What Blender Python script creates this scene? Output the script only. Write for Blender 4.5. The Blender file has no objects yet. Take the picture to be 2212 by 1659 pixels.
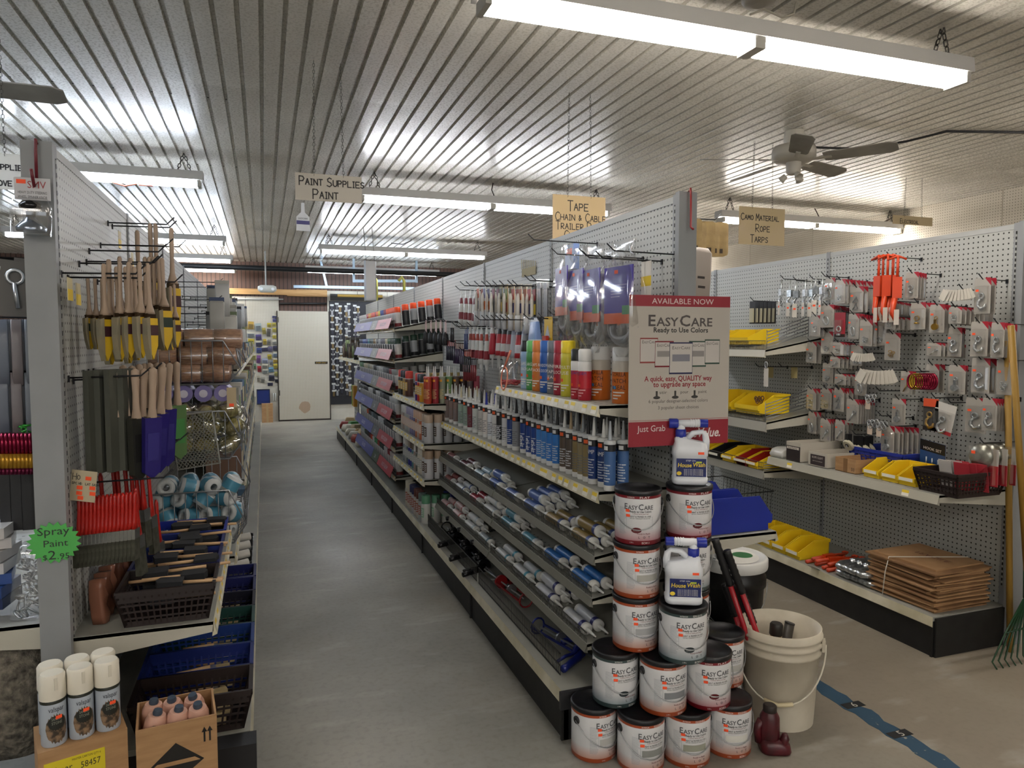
import bpy, bmesh, math, random
from mathutils import Matrix, Vector
RN = random.Random(7)
S = bpy.context.scene
COL = S.collection
PI = math.pi
# ------------------------------------------------------------------ camera, world, exposure
F, PITCH, YAW, H = 1532.0, math.atan(.0610), math.radians(19.28), 1.55
cam = bpy.data.cameras.new('camera')
cam.sensor_width = 36.0
cam.lens = F / 2212 * 36.0
cam.clip_start = .05
camo = bpy.data.objects.new('camera', cam)
COL.objects.link(camo)
camo.location = (0, 0, H)
camo.rotation_euler = (PI / 2 - PITCH, 0, -YAW)
S.camera = camo
S.view_settings.view_transform = 'Standard'
S.view_settings.look = 'None'
S.view_settings.gamma = 1
S.view_settings.use_curve_mapping = False
S.view_settings.exposure = 1.5
W = bpy.data.worlds.new('world')
S.world = W
W.use_nodes = True
W.node_tree.nodes['Background'].inputs[0].default_value = (.8, .85, .9, 1)
W.node_tree.nodes['Background'].inputs[1].default_value = .55
TUBE = 16.5          # brightness of the fluorescent tubes


# ------------------------------------------------------------------ survey: a sighted direction meets a real plane
def ray(u, v):
    a = (u - 1106) / F
    b = (v - 829.5) / F
    fw = math.cos(PITCH) - b * math.sin(PITCH)
    dn = b * math.cos(PITCH) + math.sin(PITCH)
    return (a * math.cos(YAW) + fw * math.sin(YAW), fw * math.cos(YAW) - a * math.sin(YAW), -dn)


def oX(u, v, X):
    r = ray(u, v); t = X / r[0]
    return Vector((X, r[1] * t, H + r[2] * t))


def oY(u, v, Y):
    r = ray(u, v); t = Y / r[1]
    return Vector((r[0] * t, Y, H + r[2] * t))


def oZ(u, v, Z=0):
    r = ray(u, v); t = (Z - H) / r[2]
    return Vector((r[0] * t, r[1] * t, Z))


# ------------------------------------------------------------------ materials
def lin(h):
    c = [int(h[i:i + 2], 16) / 255 for i in (0, 2, 4)]
    return tuple(x / 12.92 if x <= .04045 else ((x + .055) / 1.055) ** 2.4 for x in c) + (1,)


_M = {}


def K(h, r=.5, me=0.0, sp=.5):
    k = (h, r, me)
    if k in _M: return _M[k]
    m = bpy.data.materials.new('paint_' + h)
    m.use_nodes = True
    b = m.node_tree.nodes['Principled BSDF']
    b.inputs['Base Color'].default_value = lin(h)
    b.inputs['Roughness'].default_value = r
    b.inputs['Metallic'].default_value = me
    m.diffuse_color = lin(h)
    _M[k] = m
    return m


class NT:
    def __init__(s, name):
        s.m = bpy.data.materials.new(name); s.m.use_nodes = True
        s.t = s.m.node_tree; s.b = s.t.nodes['Principled BSDF']

    def n(s, ty, **kw):
        x = s.t.nodes.new(ty)
        for k, v in kw.items(): setattr(x, k, v)
        return x

    def l(s, a, b): s.t.links.new(a, b)

    def math(s, op, a, b=None):
        x = s.n('ShaderNodeMath', operation=op)
        for i, q in enumerate((a, b)):
            if q is None: continue
            if isinstance(q, (int, float)): x.inputs[i].default_value = q
            else: s.l(q, x.inputs[i])
        return x.outputs[0]

    def mix(s, f, a, b):
        x = s.n('ShaderNodeMix', data_type='RGBA')
        for i, q in ((0, f), (6, a), (7, b)):
            if isinstance(q, (int, float)): x.inputs[i].default_value = q
            elif isinstance(q, str): x.inputs[i].default_value = lin(q)
            else: s.l(q, x.inputs[i])
        return x.outputs[2]

    def noise(s, scale, co=None, det=4, mul=None):
        x = s.n('ShaderNodeTexNoise')
        x.inputs['Scale'].default_value = scale
        x.inputs['Detail'].default_value = det
        if co is not None:
            if mul:
                mp = s.n('ShaderNodeVectorMath', operation='MULTIPLY')
                mp.inputs[1].default_value = mul
                s.l(co, mp.inputs[0]); co = mp.outputs[0]
            s.l(co, x.inputs['Vector'])
        return x.outputs['Fac']

    def ramp(s, fac, stops):
        x = s.n('ShaderNodeValToRGB')
        e = x.color_ramp.elements
        while len(e) < len(stops): e.new(.5)
        for i, (p, c) in enumerate(stops):
            e[i].position = p; e[i].color = lin(c) if isinstance(c, str) else c
        s.l(fac, x.inputs[0])
        return x.outputs[0]

    def co(s): return s.n('ShaderNodeTexCoord').outputs['Object']

    def col(s, x): s.l(x, s.b.inputs['Base Color'])

    def bump(s, h, st=.3, d=.01):
        x = s.n('ShaderNodeBump'); x.inputs['Strength'].default_value = st; x.inputs['Distance'].default_value = d
        s.l(h, x.inputs['Height']); s.l(x.outputs[0], s.b.inputs['Normal'])


def pegboard(name, color, hole, sp, ax, rad=.17, rough=.5, dirt=None):
    q = NT(name); c = q.co()
    sx = q.n('ShaderNodeSeparateXYZ'); q.l(c, sx.inputs[0])
    fr = [q.math('SUBTRACT', q.math('FRACT', q.math('DIVIDE', sx.outputs[a], sp)), .5) for a in ax]
    d = q.math('ADD', q.math('MULTIPLY', fr[0], fr[0]), q.math('MULTIPLY', fr[1], fr[1]))
    hm = q.math('LESS_THAN', d, rad * rad)
    base = color
    if dirt: base = q.mix(q.ramp(q.noise(2.5, c), [(.35, '000000'), (.7, 'ffffff')]), color, dirt)
    q.col(q.mix(hm, base, hole))
    q.b.inputs['Roughness'].default_value = rough
    return q.m


def noisy(name, a, b, scale, rough=.5, me=0, mul=None, lo=.35, hi=.65, bump=0):
    q = NT(name); c = q.co()
    n = q.noise(scale, c, 5, mul)
    q.col(q.ramp(n, [(lo, a), (hi, b)]))
    q.b.inputs['Roughness'].default_value = rough
    q.b.inputs['Metallic'].default_value = me
    if bump: q.bump(n, bump, .004)
    return q.m


def clear(name, fac=.22, tint='ffffff', rough=.12):
    m = bpy.data.materials.new(name); m.use_nodes = True
    t = m.node_tree; t.nodes.remove(t.nodes['Principled BSDF'])
    a = t.nodes.new('ShaderNodeBsdfTransparent'); g = t.nodes.new('ShaderNodeBsdfPrincipled')
    a.inputs[0].default_value = lin(tint)
    g.inputs['Base Color'].default_value = lin(tint); g.inputs['Roughness'].default_value = rough
    if fac < .4:
        t.nodes.remove(g); g = t.nodes.new('ShaderNodeBsdfGlossy'); g.inputs['Color'].default_value = (.95, .95, .95, 1); g.inputs['Roughness'].default_value = rough
    x = t.nodes.new('ShaderNodeMixShader'); x.inputs[0].default_value = fac
    t.links.new(a.outputs[0], x.inputs[1]); t.links.new(g.outputs[0], x.inputs[2])
    t.links.new(x.outputs[0], t.nodes['Material Output'].inputs[0])
    return m


def emit(name, h, st):
    m = bpy.data.materials.new(name); m.use_nodes = True
    b = m.node_tree.nodes['Principled BSDF']
    b.inputs['Base Color'].default_value = (.8, .8, .8, 1)
    b.inputs['Emission Color'].default_value = lin(h)
    b.inputs['Emission Strength'].default_value = st
    return m


CLEAR = clear('clear_plastic'); BAG = clear('clear_bag', .2, 'ffffff', .12); SLEEVE = clear('dark_sleeve', .55, '6a6c62', .25)
STEEL = K('b9bcbf', .3, .9); ZINC = noisy('zinc_plate', '9fa4a8', 'd0d4d6', 60, .28, .9); BLACKW = K('1b1b1f', .4, .3)
WIRE = K('8d9094', .35, .8); GREYP = K('8f918f', .45); BLK = K('141416', .5); WHITE = K('e4e2dc', .45)
CARD = noisy('corrugated_card', '9b7650', 'ab865e', 9, .85, mul=(1, 1, 6))
WOODH = noisy('raw_wood', '8c7863', 'ab9683', 14, .6, mul=(1, 1, .2))
OST = K('ff5a2c', .6); CREAM = K('e6dcc0', .7); YEL = K('e3c11e', .45); BLUEP = K('1a2d8f', .4); BRNP = K('251a18', .45)


# ------------------------------------------------------------------ mesh builder
class MB:
    def __init__(s): s.v = []; s.f = []; s.m = []; s.sm = []

    def add(s, vs, fs, m=0, sm=False, X=None):
        o = len(s.v)
        if X is not None: vs = [X @ Vector(p) for p in vs]
        s.v += [tuple(p) for p in vs]
        for i, f in enumerate(fs):
            s.f.append(tuple(o + k for k in f)); s.m.append(m[i] if isinstance(m, (list, tuple)) else m); s.sm.append(sm)
        return s

    def box(s, x0, x1, y0, y1, z0, z1, m=0, X=None):
        vs = [(x, y, z) for z in (z0, z1) for y in (y0, y1) for x in (x0, x1)]
        return s.add(vs, [(0, 2, 3, 1), (4, 5, 7, 6), (0, 1, 5, 4), (1, 3, 7, 5), (3, 2, 6, 7), (2, 0, 4, 6)], m, False, X)

    def prism(s, pts, z0, z1, m=0, X=None, sm=False, top=None, mt=None):
        n = len(pts); tp = top or pts
        vs = [(x, y, z0) for x, y in pts] + [(x, y, z1) for x, y in tp]
        fs = [tuple(range(n - 1, -1, -1)), tuple(range(n, 2 * n))] + [(i, (i + 1) % n, n + (i + 1) % n, n + i) for i in range(n)]
        if mt is None: mt = m
        ms = [mt, mt] + [m] * n
        return s.add(vs, fs, ms, False, X)

    def lathe(s, prof, n=16, m=0, X=None, sm=True, caps=True):
        vs = []; fs = []; ms = []
        for r, z in prof:
            for i in range(n):
                a = 2 * PI * i / n; vs.append((r * math.cos(a), r * math.sin(a), z))
        for j in range(len(prof) - 1):
            for i in range(n):
                k = (i + 1) % n
                fs.append((j * n + i, j * n + k, (j + 1) * n + k, (j + 1) * n + i)); ms.append(m[j] if isinstance(m, (list, tuple)) else m)
        s.add(vs, fs, ms, sm, X)
        if caps:
            L = len(prof) - 1
            m0 = m[0] if isinstance(m, (list, tuple)) else m; m1 = m[-1] if isinstance(m, (list, tuple)) else m
            s.add(vs[:n], [tuple(range(n - 1, -1, -1))], m0, False, X)
            s.add(vs[L * n:], [tuple(range(n))], m1, False, X)
        return s

    def tube(s, pts, r, n=6, m=0, closed=False, X=None, sm=True):
        pts = [Vector(p) for p in pts]; N = len(pts); rs = r if isinstance(r, (list, tuple)) else [r] * N
        vs = []; fs = []; up = None
        for i, p in enumerate(pts):
            if closed: t = pts[(i + 1) % N] - pts[i - 1]
            else: t = pts[min(i + 1, N - 1)] - pts[max(i - 1, 0)]
            t.normalize()
            if up is None: up = Vector((0, 0, 1)) if abs(t.z) < .9 else Vector((1, 0, 0))
            a = t.cross(up)
            if a.length < 1e-5: a = t.cross(Vector((1, 0, .3)))
            a.normalize(); b = a.cross(t).normalized(); up = b
            for k in range(n):
                q = 2 * PI * k / n; vs.append(p + (a * math.cos(q) + b * math.sin(q)) * rs[i])
        for i in range(N if closed else N - 1):
            j = (i + 1) % N
            for k in range(n):
                l = (k + 1) % n; fs.append((i * n + k, i * n + l, j * n + l, j * n + k))
        if not closed: fs += [tuple(range(n - 1, -1, -1)), tuple((N - 1) * n + k for k in range(n))]
        return s.add(vs, fs, m, sm, X)

    def loft(s, rings, m=0, sm=True, X=None, caps=True):
        n = len(rings[0]); vs = [p for r in rings for p in r]; fs = []; ms = []
        for j in range(len(rings) - 1):
            for i in range(n):
                k = (i + 1) % n; fs.append((j * n + i, j * n + k, (j + 1) * n + k, (j + 1) * n + i)); ms.append(m[j] if isinstance(m, (list, tuple)) else m)
        if caps:
            fs.append(tuple(range(n - 1, -1, -1))); ms.append(ms[0])
            fs.append(tuple((len(rings) - 1) * n + k for k in range(n))); ms.append(ms[-2])
        return s.add(vs, fs, ms, sm, X)

    def bar(s, a, b, w, h, m=0):
        a = Vector(a); b = Vector(b); d = (b - a); L = d.length; d.normalize()
        up = Vector((0, 0, 1)) if abs(d.z) < .95 else Vector((1, 0, 0))
        x = d.cross(up).normalized(); z = x.cross(d)
        X = Matrix((x, d, z)).transposed().to_4x4(); X.translation = a
        return s.box(-w / 2, w / 2, 0, L, -h / 2, h / 2, m, X)

    def mesh(s, name):
        me = bpy.data.meshes.new(name)
        me.from_pydata(s.v, [], s.f)
        me.polygons.foreach_set('material_index', s.m)
        me.polygons.foreach_set('use_smooth', s.sm)
        me.update()
        return me


def rrect(w, d, r, n=4, cx=0, cy=0):
    out = []
    for sx, sy, a0 in ((1, 1, 0), (-1, 1, 90), (-1, -1, 180), (1, -1, 270)):
        for i in range(n):
            a = math.radians(a0 + 90 * i / (n - 1))
            out.append((cx + sx * (w / 2 - r) + r * math.cos(a), cy + sy * (d / 2 - r) + r * math.sin(a)))
    return out


# ------------------------------------------------------------------ objects
def setm(o, mats):
    me = o.data
    if len(me.materials) == 0:
        for q in mats: me.materials.append(q)
    else:
        for i, q in enumerate(mats):
            if i < len(me.materials) and me.materials[i] != q:
                o.material_slots[i].link = 'OBJECT'; o.material_slots[i].material = q


def link(name, data, mats, parent=None, loc=None, rot=None):
    o = bpy.data.objects.new(name, data); COL.objects.link(o)
    if mats: setm(o, mats)
    if parent is not None: o.parent = parent
    if loc is not None: o.location = loc
    if rot is not None: o.rotation_euler = rot
    return o


def tag(o, label, cat, group=None, kind=None):
    if label: o['label'] = label
    if cat: o['category'] = cat
    if group: o['group'] = group
    if kind: o['kind'] = kind
    return o


def part(name, mb, mats, parent):
    return link(name, mb.mesh(name) if isinstance(mb, MB) else mb, mats, parent)


def struct(name, mb, mats, parent=None, label=None):
    o = link(name, mb.mesh(name), mats, parent)
    if parent is None: o['kind'] = 'structure'
    if label: o['label'] = label
    return o


def T(name, mb, mats, label, cat, group=None, loc=(0, 0, 0), rot=(0, 0, 0), kind=None):
    o = link(name, mb.mesh(name) if isinstance(mb, MB) else mb, mats, None, loc, rot)
    return tag(o, label, cat, group, kind)


def E(name, label, cat, loc=(0, 0, 0), rot=(0, 0, 0), group=None, sc=1):
    o = link(name, None, None, None, loc, rot)
    o.empty_display_size = .02
    if sc != 1: o.scale = (sc,) * 3
    return tag(o, label, cat, group)


class P:
    """a kind of thing: parts = [(name, MB, mats, parent index or -1)]; put() makes one of them"""

    def __init__(s, name, cat, parts):
        s.name = name; s.cat = cat
        s.parts = [(a, b.mesh(a) if isinstance(b, MB) else b, c, d) for a, b, c, d in parts]

    def put(s, loc, rot=0, label=None, group=None, over=None, sc=1, skip=()):
        r = rot if isinstance(rot, (tuple, list)) else (0, 0, rot)
        over = over or {}
        if len(s.parts) == 1:
            a, me, mats, _ = s.parts[0]
            o = link(s.name, me, mats, None, loc, r); setm(o, over.get(a, mats))
            if sc != 1: o.scale = (sc,) * 3 if isinstance(sc, (int, float)) else sc
            return tag(o, label, s.cat, group)
        root = E(s.name, label, s.cat, loc, r, group)
        if sc != 1: root.scale = (sc,) * 3 if isinstance(sc, (int, float)) else sc
        made = []
        for a, me, mats, pi in s.parts:
            if a in skip: made.append(None); continue
            o = link(a, me, mats, root if pi < 0 else made[pi]); setm(o, over.get(a, mats)); made.append(o)
        return root


ORD = ['first', 'second', 'third', 'fourth', 'fifth', 'sixth', 'seventh', 'eighth', 'ninth', 'tenth', 'eleventh', 'twelfth',
       'thirteenth', 'fourteenth', 'fifteenth', 'sixteenth', 'seventeenth', 'eighteenth', 'nineteenth', 'twentieth']

# ------------------------------------------------------------------ lettering
_TX = {}


def tmesh(s):
    if s in _TX: return _TX[s]
    cu = bpy.data.curves.new('t', 'FONT'); cu.body = s.lstrip('^'); cu.offset = .018 if s[0] == '^' else 0; cu.resolution_u = 2; cu.size = 1
    o = bpy.data.objects.new('t', cu); COL.objects.link(o)
    dg = bpy.context.evaluated_depsgraph_get()
    me = bpy.data.meshes.new_from_object(o.evaluated_get(dg))
    vs = [(p.co.x, p.co.y) for p in me.vertices]; fs = [tuple(f.vertices) for f in me.polygons]
    bpy.data.objects.remove(o); bpy.data.curves.remove(cu); bpy.data.meshes.remove(me)
    w = max([p[0] for p in vs] or [0])
    _TX[s] = (vs, fs, w)
    return _TX[s]


def line(runs, gap=.06):
    """runs [(text, size)] side by side -> verts, faces, width (baseline at 0)"""
    vs = []; fs = []; x = 0
    for t, sz in runs:
        a, b, w = tmesh(t); o = len(vs)
        vs += [(x + p[0] * sz, p[1] * sz) for p in a]; fs += [tuple(o + k for k in f) for f in b]
        x += w * sz + gap * sz
    return vs, fs, x


def flat(mb, runs, cx, cz, y, m=0, width=None, gap=.06, slant=0):
    """lettering standing on the plane y (facing -Y), centred on cx; width squeezes to fit"""
    if isinstance(runs, tuple): runs = [runs]
    vs, fs, w = line(runs, gap); k = 1 if width is None else width / max(w, 1e-6)
    mb.add([(cx + (p[0] - w / 2) * k + slant * p[1], y, cz + p[1]) for p in vs], fs, m)
    return mb


def wrap(mb, runs, r, z, ang=0, m=0, width=None, gap=.06, vert=False):
    """lettering bent round a cylinder of radius r whose front is -Y"""
    if isinstance(runs, tuple): runs = [runs]
    vs, fs, w = line(runs, gap); k = 1 if width is None else width / max(w, 1e-6)
    out = []
    for p in vs:
        x, y = (p[0] - w / 2) * k, p[1]
        if vert: x, y = -y + .35 * runs[0][1], x
        a = ang + x / r
        out.append((r * math.sin(a), -r * math.cos(a), z + y))
    mb.add(out, fs, m)
    return mb


def patch(mb, r, a0, a1, z0, z1, m=0, n=8):
    """a printed rectangle bent round a cylinder (front -Y), angles in radians"""
    vs = []
    for i in range(n + 1):
        a = a0 + (a1 - a0) * i / n
        vs += [(r * math.sin(a), -r * math.cos(a), z0), (r * math.sin(a), -r * math.cos(a), z1)]
    mb.add(vs, [(2 * i, 2 * i + 2, 2 * i + 3, 2 * i + 1) for i in range(n)], m, True)
    return mb


STK = {
    'A': [[(0, 0), (.5, 1), (1, 0)], [(.2, .4), (.8, .4)]], 'B': [[(0, 0), (0, 1), (.7, .95), (.7, .55), (0, .52), (.85, .45), (.8, .05), (0, 0)]],
    'C': [[(1, .85), (.6, 1), (.2, .85), (0, .5), (.2, .12), (.6, 0), (1, .15)]], 'D': [[(0, 0), (0, 1), (.7, .85), (1, .5), (.7, .12), (0, 0)]],
    'E': [[(1, 1), (0, 1), (0, 0), (1, 0)], [(0, .5), (.8, .5)]], 'H': [[(0, 0), (0, 1)], [(1, 0), (1, 1)], [(0, .5), (1, .5)]],
    'I': [[(.5, 0), (.5, 1)], [(.1, 1), (.9, 1)], [(.1, 0), (.9, 0)]], 'L': [[(0, 1), (0, 0), (1, 0)]], 'M': [[(0, 0), (.1, 1), (.5, .35), (.9, 1), (1, 0)]],
    'N': [[(0, 0), (0, 1), (1, 0), (1, 1)]], 'O': [[(.5, 1), (.1, .8), (0, .5), (.1, .15), (.5, 0), (.9, .15), (1, .5), (.9, .8), (.5, 1)]],
    'P': [[(0, 0), (0, 1), (.7, .97), (.95, .75), (.7, .48), (0, .45)]], 'R': [[(0, 0), (0, 1), (.7, .97), (.9, .75), (.7, .5), (0, .47), (1, 0)]],
    'S': [[(.9, .88), (.5, 1), (.1, .82), (.2, .58), (.8, .42), (.92, .2), (.5, 0), (0, .12)]], 'T': [[(.5, 0), (.5, 1)], [(0, 1), (1, 1)]],
    'U': [[(0, 1), (0, .25), (.3, 0), (.7, 0), (1, .25), (1, 1)]], 'V': [[(0, 1), (.5, 0), (1, 1)]], 'K': [[(0, 0), (0, 1)], [(1, 1), (0, .45), (1, 0)]],
    '&': [[(.9, .1), (.2, .75), (.4, 1), (.6, .8), (.1, .3), (.3, 0), (.9, .5)]], 'Q': [[(.5, 1), (0, .5), (.5, 0), (1, .5), (.5, 1)]],
}


def marker(mb, s, x, z, h, y, w=.006, m=0, big=1.5):
    """hand lettering in small capitals on the plane y; a capital (given upper case) is taller"""
    for ch in s:
        if ch == ' ': x += h * .55; continue
        up = ch.isupper() and ch != '&'; hh = h * big if up else h; ww = hh * (.55 if up else .62)
        if ch in 'Ii': ww *= .55
        for pl in STK.get(ch.upper(), []):
            for a, b in zip(pl, pl[1:]):
                A = Vector((x + a[0] * ww, 0, z + (a[1] * hh if not up else a[1] * hh - (hh - h) * .25))); B = Vector((x + b[0] * ww, 0, z + (b[1] * hh if not up else b[1] * hh - (hh - h) * .25)))
                d = (B - A); L = d.length
                if L < 1e-6: continue
                d /= L; q = Vector((-d.z, 0, d.x)) * w / 2; A -= d * w * .3; B += d * w * .3
                mb.add([(p.x, y, p.z) for p in (A - q, B - q, B + q, A + q)], [(0, 1, 2, 3)], m)
        x += ww + h * .2
    return x

# ------------------------------------------------------------------ the room
XR, XL, YB, YF, ZC = 6.95, -6.0, 14.35, -5.2, 3.04
q = NT('concrete'); c = q.co()
n1 = q.noise(.55, c, 6); n2 = q.noise(3.2, c, 8); n3 = q.noise(38, c, 4); n4 = q.noise(1.3, c, 6, (1, .6, 1))
a = q.ramp(n1, [(.3, '6f6e69'), (.5, '86847c'), (.72, '9f9b8f')])
a = q.mix(q.ramp(n2, [(.5, '000000'), (.75, '9c9c9c')]), a, 'a5a399')
a = q.mix(q.ramp(n4, [(.52, '000000'), (.75, 'a8a8a8')]), a, '6a5a48')
a = q.mix(q.ramp(n3, [(.3, '7c7c7c'), (.52, '000000')]), a, '4d4b45')
sxf = q.n('ShaderNodeSeparateXYZ'); q.l(c, sxf.inputs[0])
mr = q.n('ShaderNodeMapRange'); mr.inputs[1].default_value = 1.7; mr.inputs[2].default_value = 2.6; q.l(q.math('ADD', sxf.outputs[0], q.math('MULTIPLY', n4, .5)), mr.inputs[0])
n5 = q.noise(7, c, 8, (.35, 1, 1))
a = q.mix(q.math('MULTIPLY', mr.outputs[0], .55), a, '7a6a54')
a = q.mix(q.ramp(n5, [(.58, '000000'), (.72, 'a0a0a0')]), a, 'b4b2aa')
q.col(a)
q.l(q.ramp(n1, [(.3, 'd0d0d0'), (.7, 'a8a8a8')]), q.b.inputs['Roughness'])
q.bump(n3, .15, .003)
FLOORM = q.m
struct('floor', MB().box(XL, XR, YF, YB, -.1, 0), [FLOORM])

q = NT('white_ceiling_steel'); c = q.co()
n1 = q.noise(1.6, c, 5); n2 = q.noise(70, c, 3)
q.col(q.mix(q.ramp(n2, [(.56, '000000'), (.74, '666666')]), q.ramp(n1, [(.3, 'b9b5aa'), (.7, 'cfccc2')]), '77736a'))
q.l(q.ramp(n2, [(.35, '7a7a7a'), (.7, 'b0b0b0')]), q.b.inputs['Roughness'])
CEILM = q.m
ce = struct('ceiling', MB().box(XL, XR, YF, YB, ZC + .03, ZC + .1), [K('8c8a84', .7)])
PITCHR = .104
mb = MB()
for i in range(9):
    x = i * PITCHR
    prof = [(0, 0), (.080, 0), (.083, .02), (.1, .02), (PITCHR, 0)]
    for (xa, za), (xb, zb) in zip(prof, prof[1:]):
        mb.add([(x + xa, 0, za), (x + xb, 0, zb), (x + xb, 4.892, zb), (x + xa, 4.892, za)], [(0, 1, 2, 3)], 0)
cm = mb.mesh('ceiling_panel')
screw = MB().lathe([(.006, -.003), (.006, .001)], 6, 0).mesh('screw')
k = 0
while XL + k * 9 * PITCHR < XR:
    for j in range(4):
        o = link('ceiling_panel', cm, [CEILM], ce, (XL + k * 9 * PITCHR, YF + j * 4.8875, ZC - .0006 * (j % 2)))
    k += 1
# rows of screws in the grooves, only those over the view
for k in range(34):
    for j in range(2, 12):
        if (k * 3 + j) % 3 == 0 and -2 < XL + .09 + (22 + k) * PITCHR < 4:
            link('screw', screw, [K('55524c', .5, .6)], ce, (XL + .09 + (22 + k) * PITCHR, 1.2 + j * .61, ZC + .013))

PEGCREAM = pegboard('cream_pegboard', 'bdb9ab', '4a4740', .028, (0, 2), .15, .7, 'cbc7bb')
PEGCREAMY = pegboard('cream_pegboard_side', 'beb6a6', '5b5548', .028, (1, 2), .15, .7, 'cbc4b6')
wr = struct('wall_right', MB().box(XR, XR + .1, YF, YB, 0, ZC + .03), [K('a59d8c', .8)])
y = YF
pm = MB().box(-.008, 0, .003, 1.287, 0, ZC).mesh('pegboard_panel')
while y < YB - .1:
    link('pegboard_panel', pm, [PEGCREAMY], wr, (XR, y, 0)); y += 1.29
struct('wall_left', MB().box(XL - .1, XL, YF, YB, 0, ZC + .03), [K('b8b3a6', .8)])
# shop front behind the camera: unseen wall, its three windows added as daylight fill
wf = MB().box(XL, XR, YF - .1, YF, 0, .7).box(XL, XR, YF - .1, YF, 2.6, ZC + .03)
for x0, x1 in ((XL, -4.6), (-1.9, -1.3), (1.4, 2.0), (4.7, XR)): wf.box(x0, x1, YF - .1, YF, .7, 2.6)
struct('wall_front', wf, [K('b8b3a6', .8)])
for i, (x0, x1) in enumerate(((-4.6, -1.9), (-1.3, 1.4), (2.0, 4.7))):
    wn = E('window_%d' % (i + 1), None, None, (x0, YF - .05, .7)); wn['kind'] = 'structure'
    part('window_frame', MB().box(0, x1 - x0, -.03, .03, 0, .05).box(0, x1 - x0, -.03, .03, 1.85, 1.9).box(0, .05, -.03, .03, .05, 1.85).box(x1 - x0 - .05, x1 - x0, -.03, .03, .05, 1.85), [K('8f9090', .4, .6)], wn)
    part('pane', MB().box(.05, x1 - x0 - .05, -.003, .003, .05, 1.85), [clear('window_glass_%d' % i, .05)], wn)
# back wall: brown ribbed steel, cream pegboards in front of it, a plain beam, the flush pegboard door
q = NT('brown_ribbed_steel'); c = q.co()
sx = q.n('ShaderNodeSeparateXYZ'); q.l(c, sx.inputs[0])
w = q.math('FRACT', q.math('DIVIDE', sx.outputs[0], .075))
q.col(q.mix(q.math('LESS_THAN', w, .22), '5b4338', '382820')); q.b.inputs['Roughness'].default_value = .6
wb = struct('wall_back', MB().box(XL, XR, YB, YB + .1, 0, ZC + .03), [q.m])


def YBp(u, v): return oY(u, v, YB - .02)


pz = YBp(560, 636).z
for (u0, u1, vt) in ((300, 602, 636), (706, 960, 628)):
    a = YBp(u0, vt); b = YBp(u1, vt)
    n = max(1, round((b.x - a.x) / .6)); wd = (b.x - a.x) / n
    for i in range(n):
        link('pegboard_panel', MB().box(a.x + i * wd + .004, a.x + (i + 1) * wd - .004, YB - .03, YB, 0, a.z).mesh('pegboard_panel'), [PEGCREAM], wb)
for i, (u0, u1, v0, v1) in enumerate(((440, 640, 626, 634), (620, 706, 632, 640), (640, 706, 627, 632))):
    a = YBp(u0, v1); b = YBp(u1, v0)
    struct('trim_%d' % (i + 1), MB().box(a.x, b.x, YB - .07 - .01 * i, YB - .03, a.z, b.z), [noisy('pine_%d' % i, 'b28a55', 'c9a06a', 8, .6, mul=(.3, 1, 4))])
a = YBp(604, 908); b = YBp(709, 673)
dr = E('door_1', None, None, ((a.x + b.x) / 2, YB - .04, 0)); dr['kind'] = 'structure'; dr['label'] = 'cream pegboard door at the end of the aisle'
dw = (b.x - a.x)
q2 = NT('stained_door'); c = q2.co()
sx = q2.n('ShaderNodeSeparateXYZ'); q2.l(c, sx.inputs[0])
fr = [q2.math('SUBTRACT', q2.math('FRACT', q2.math('DIVIDE', sx.outputs[k], .028)), .5) for k in (0, 2)]
d = q2.math('ADD', q2.math('MULTIPLY', fr[0], fr[0]), q2.math('MULTIPLY', fr[1], fr[1]))
vm = q2.n('ShaderNodeVectorMath', operation='DISTANCE'); q2.l(c, vm.inputs[0]); vm.inputs[1].default_value = (0, -.03, .27)
st = q2.math('LESS_THAN', q2.math('ADD', vm.outputs['Value'], q2.math('MULTIPLY', q2.noise(9, c), .08)), .15)
q2.col(q2.mix(q2.math('LESS_THAN', d, .0225), q2.mix(q2.math('MULTIPLY', st, .6), 'bbb5a5', '9a6f48'), '4a4336'))
part('door_panel', MB().box(-dw / 2, dw / 2, -.03, .0, .03, b.z), [q2.m], dr)
part('door_edge', MB().box(-dw / 2 - .02, -dw / 2, -.032, .0, 0, b.z).box(dw / 2, dw / 2 + .02, -.032, .0, 0, b.z).box(-dw / 2, dw / 2, -.034, 0, 0, .03), [K('2b241e', .7)], dr)
for z in (.5, 1.9): part('hinge', MB().box(-dw / 2 - .018, -dw / 2 + .018, -.042, -.03, z, z + .1), [K('55524a', .4, .7)], dr)
sg = part('door_sign', MB().box(.2, .44, -.036, -.03, 1.1, 1.145), [K('1b1a16', .5)], dr)
part('lettering', flat(MB(), ('STAFF ONLY', .03), .32, 1.112, -.037, 0, .2), [K('d8b23a', .5)], sg)

# ------------------------------------------------------------------ fluorescent fixtures (these light the room)
WARM = emit('tube_warm', 'fff6ec', TUBE); COOL = emit('tube_cool', 'e6f1ff', TUBE)
FIXW = K('c9c8c6', .45)


def chain_mb(mb, a, b, n, r=.0035, m=0):
    a = Vector(a); b = Vector(b); d = b - a
    for i in range(n):
        p = a + d * (i + .5) / n; h = d * (.62 / n); s = d.cross(Vector((0, 1, 0)) if i % 2 else Vector((1, 0, .01))).normalized() * d.length / n * .3
        mb.tube([p - h, p - h * .6 + s, p + h * .6 + s, p + h, p + h * .6 - s, p - h * .6 - s], r, 4, m, True)


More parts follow.
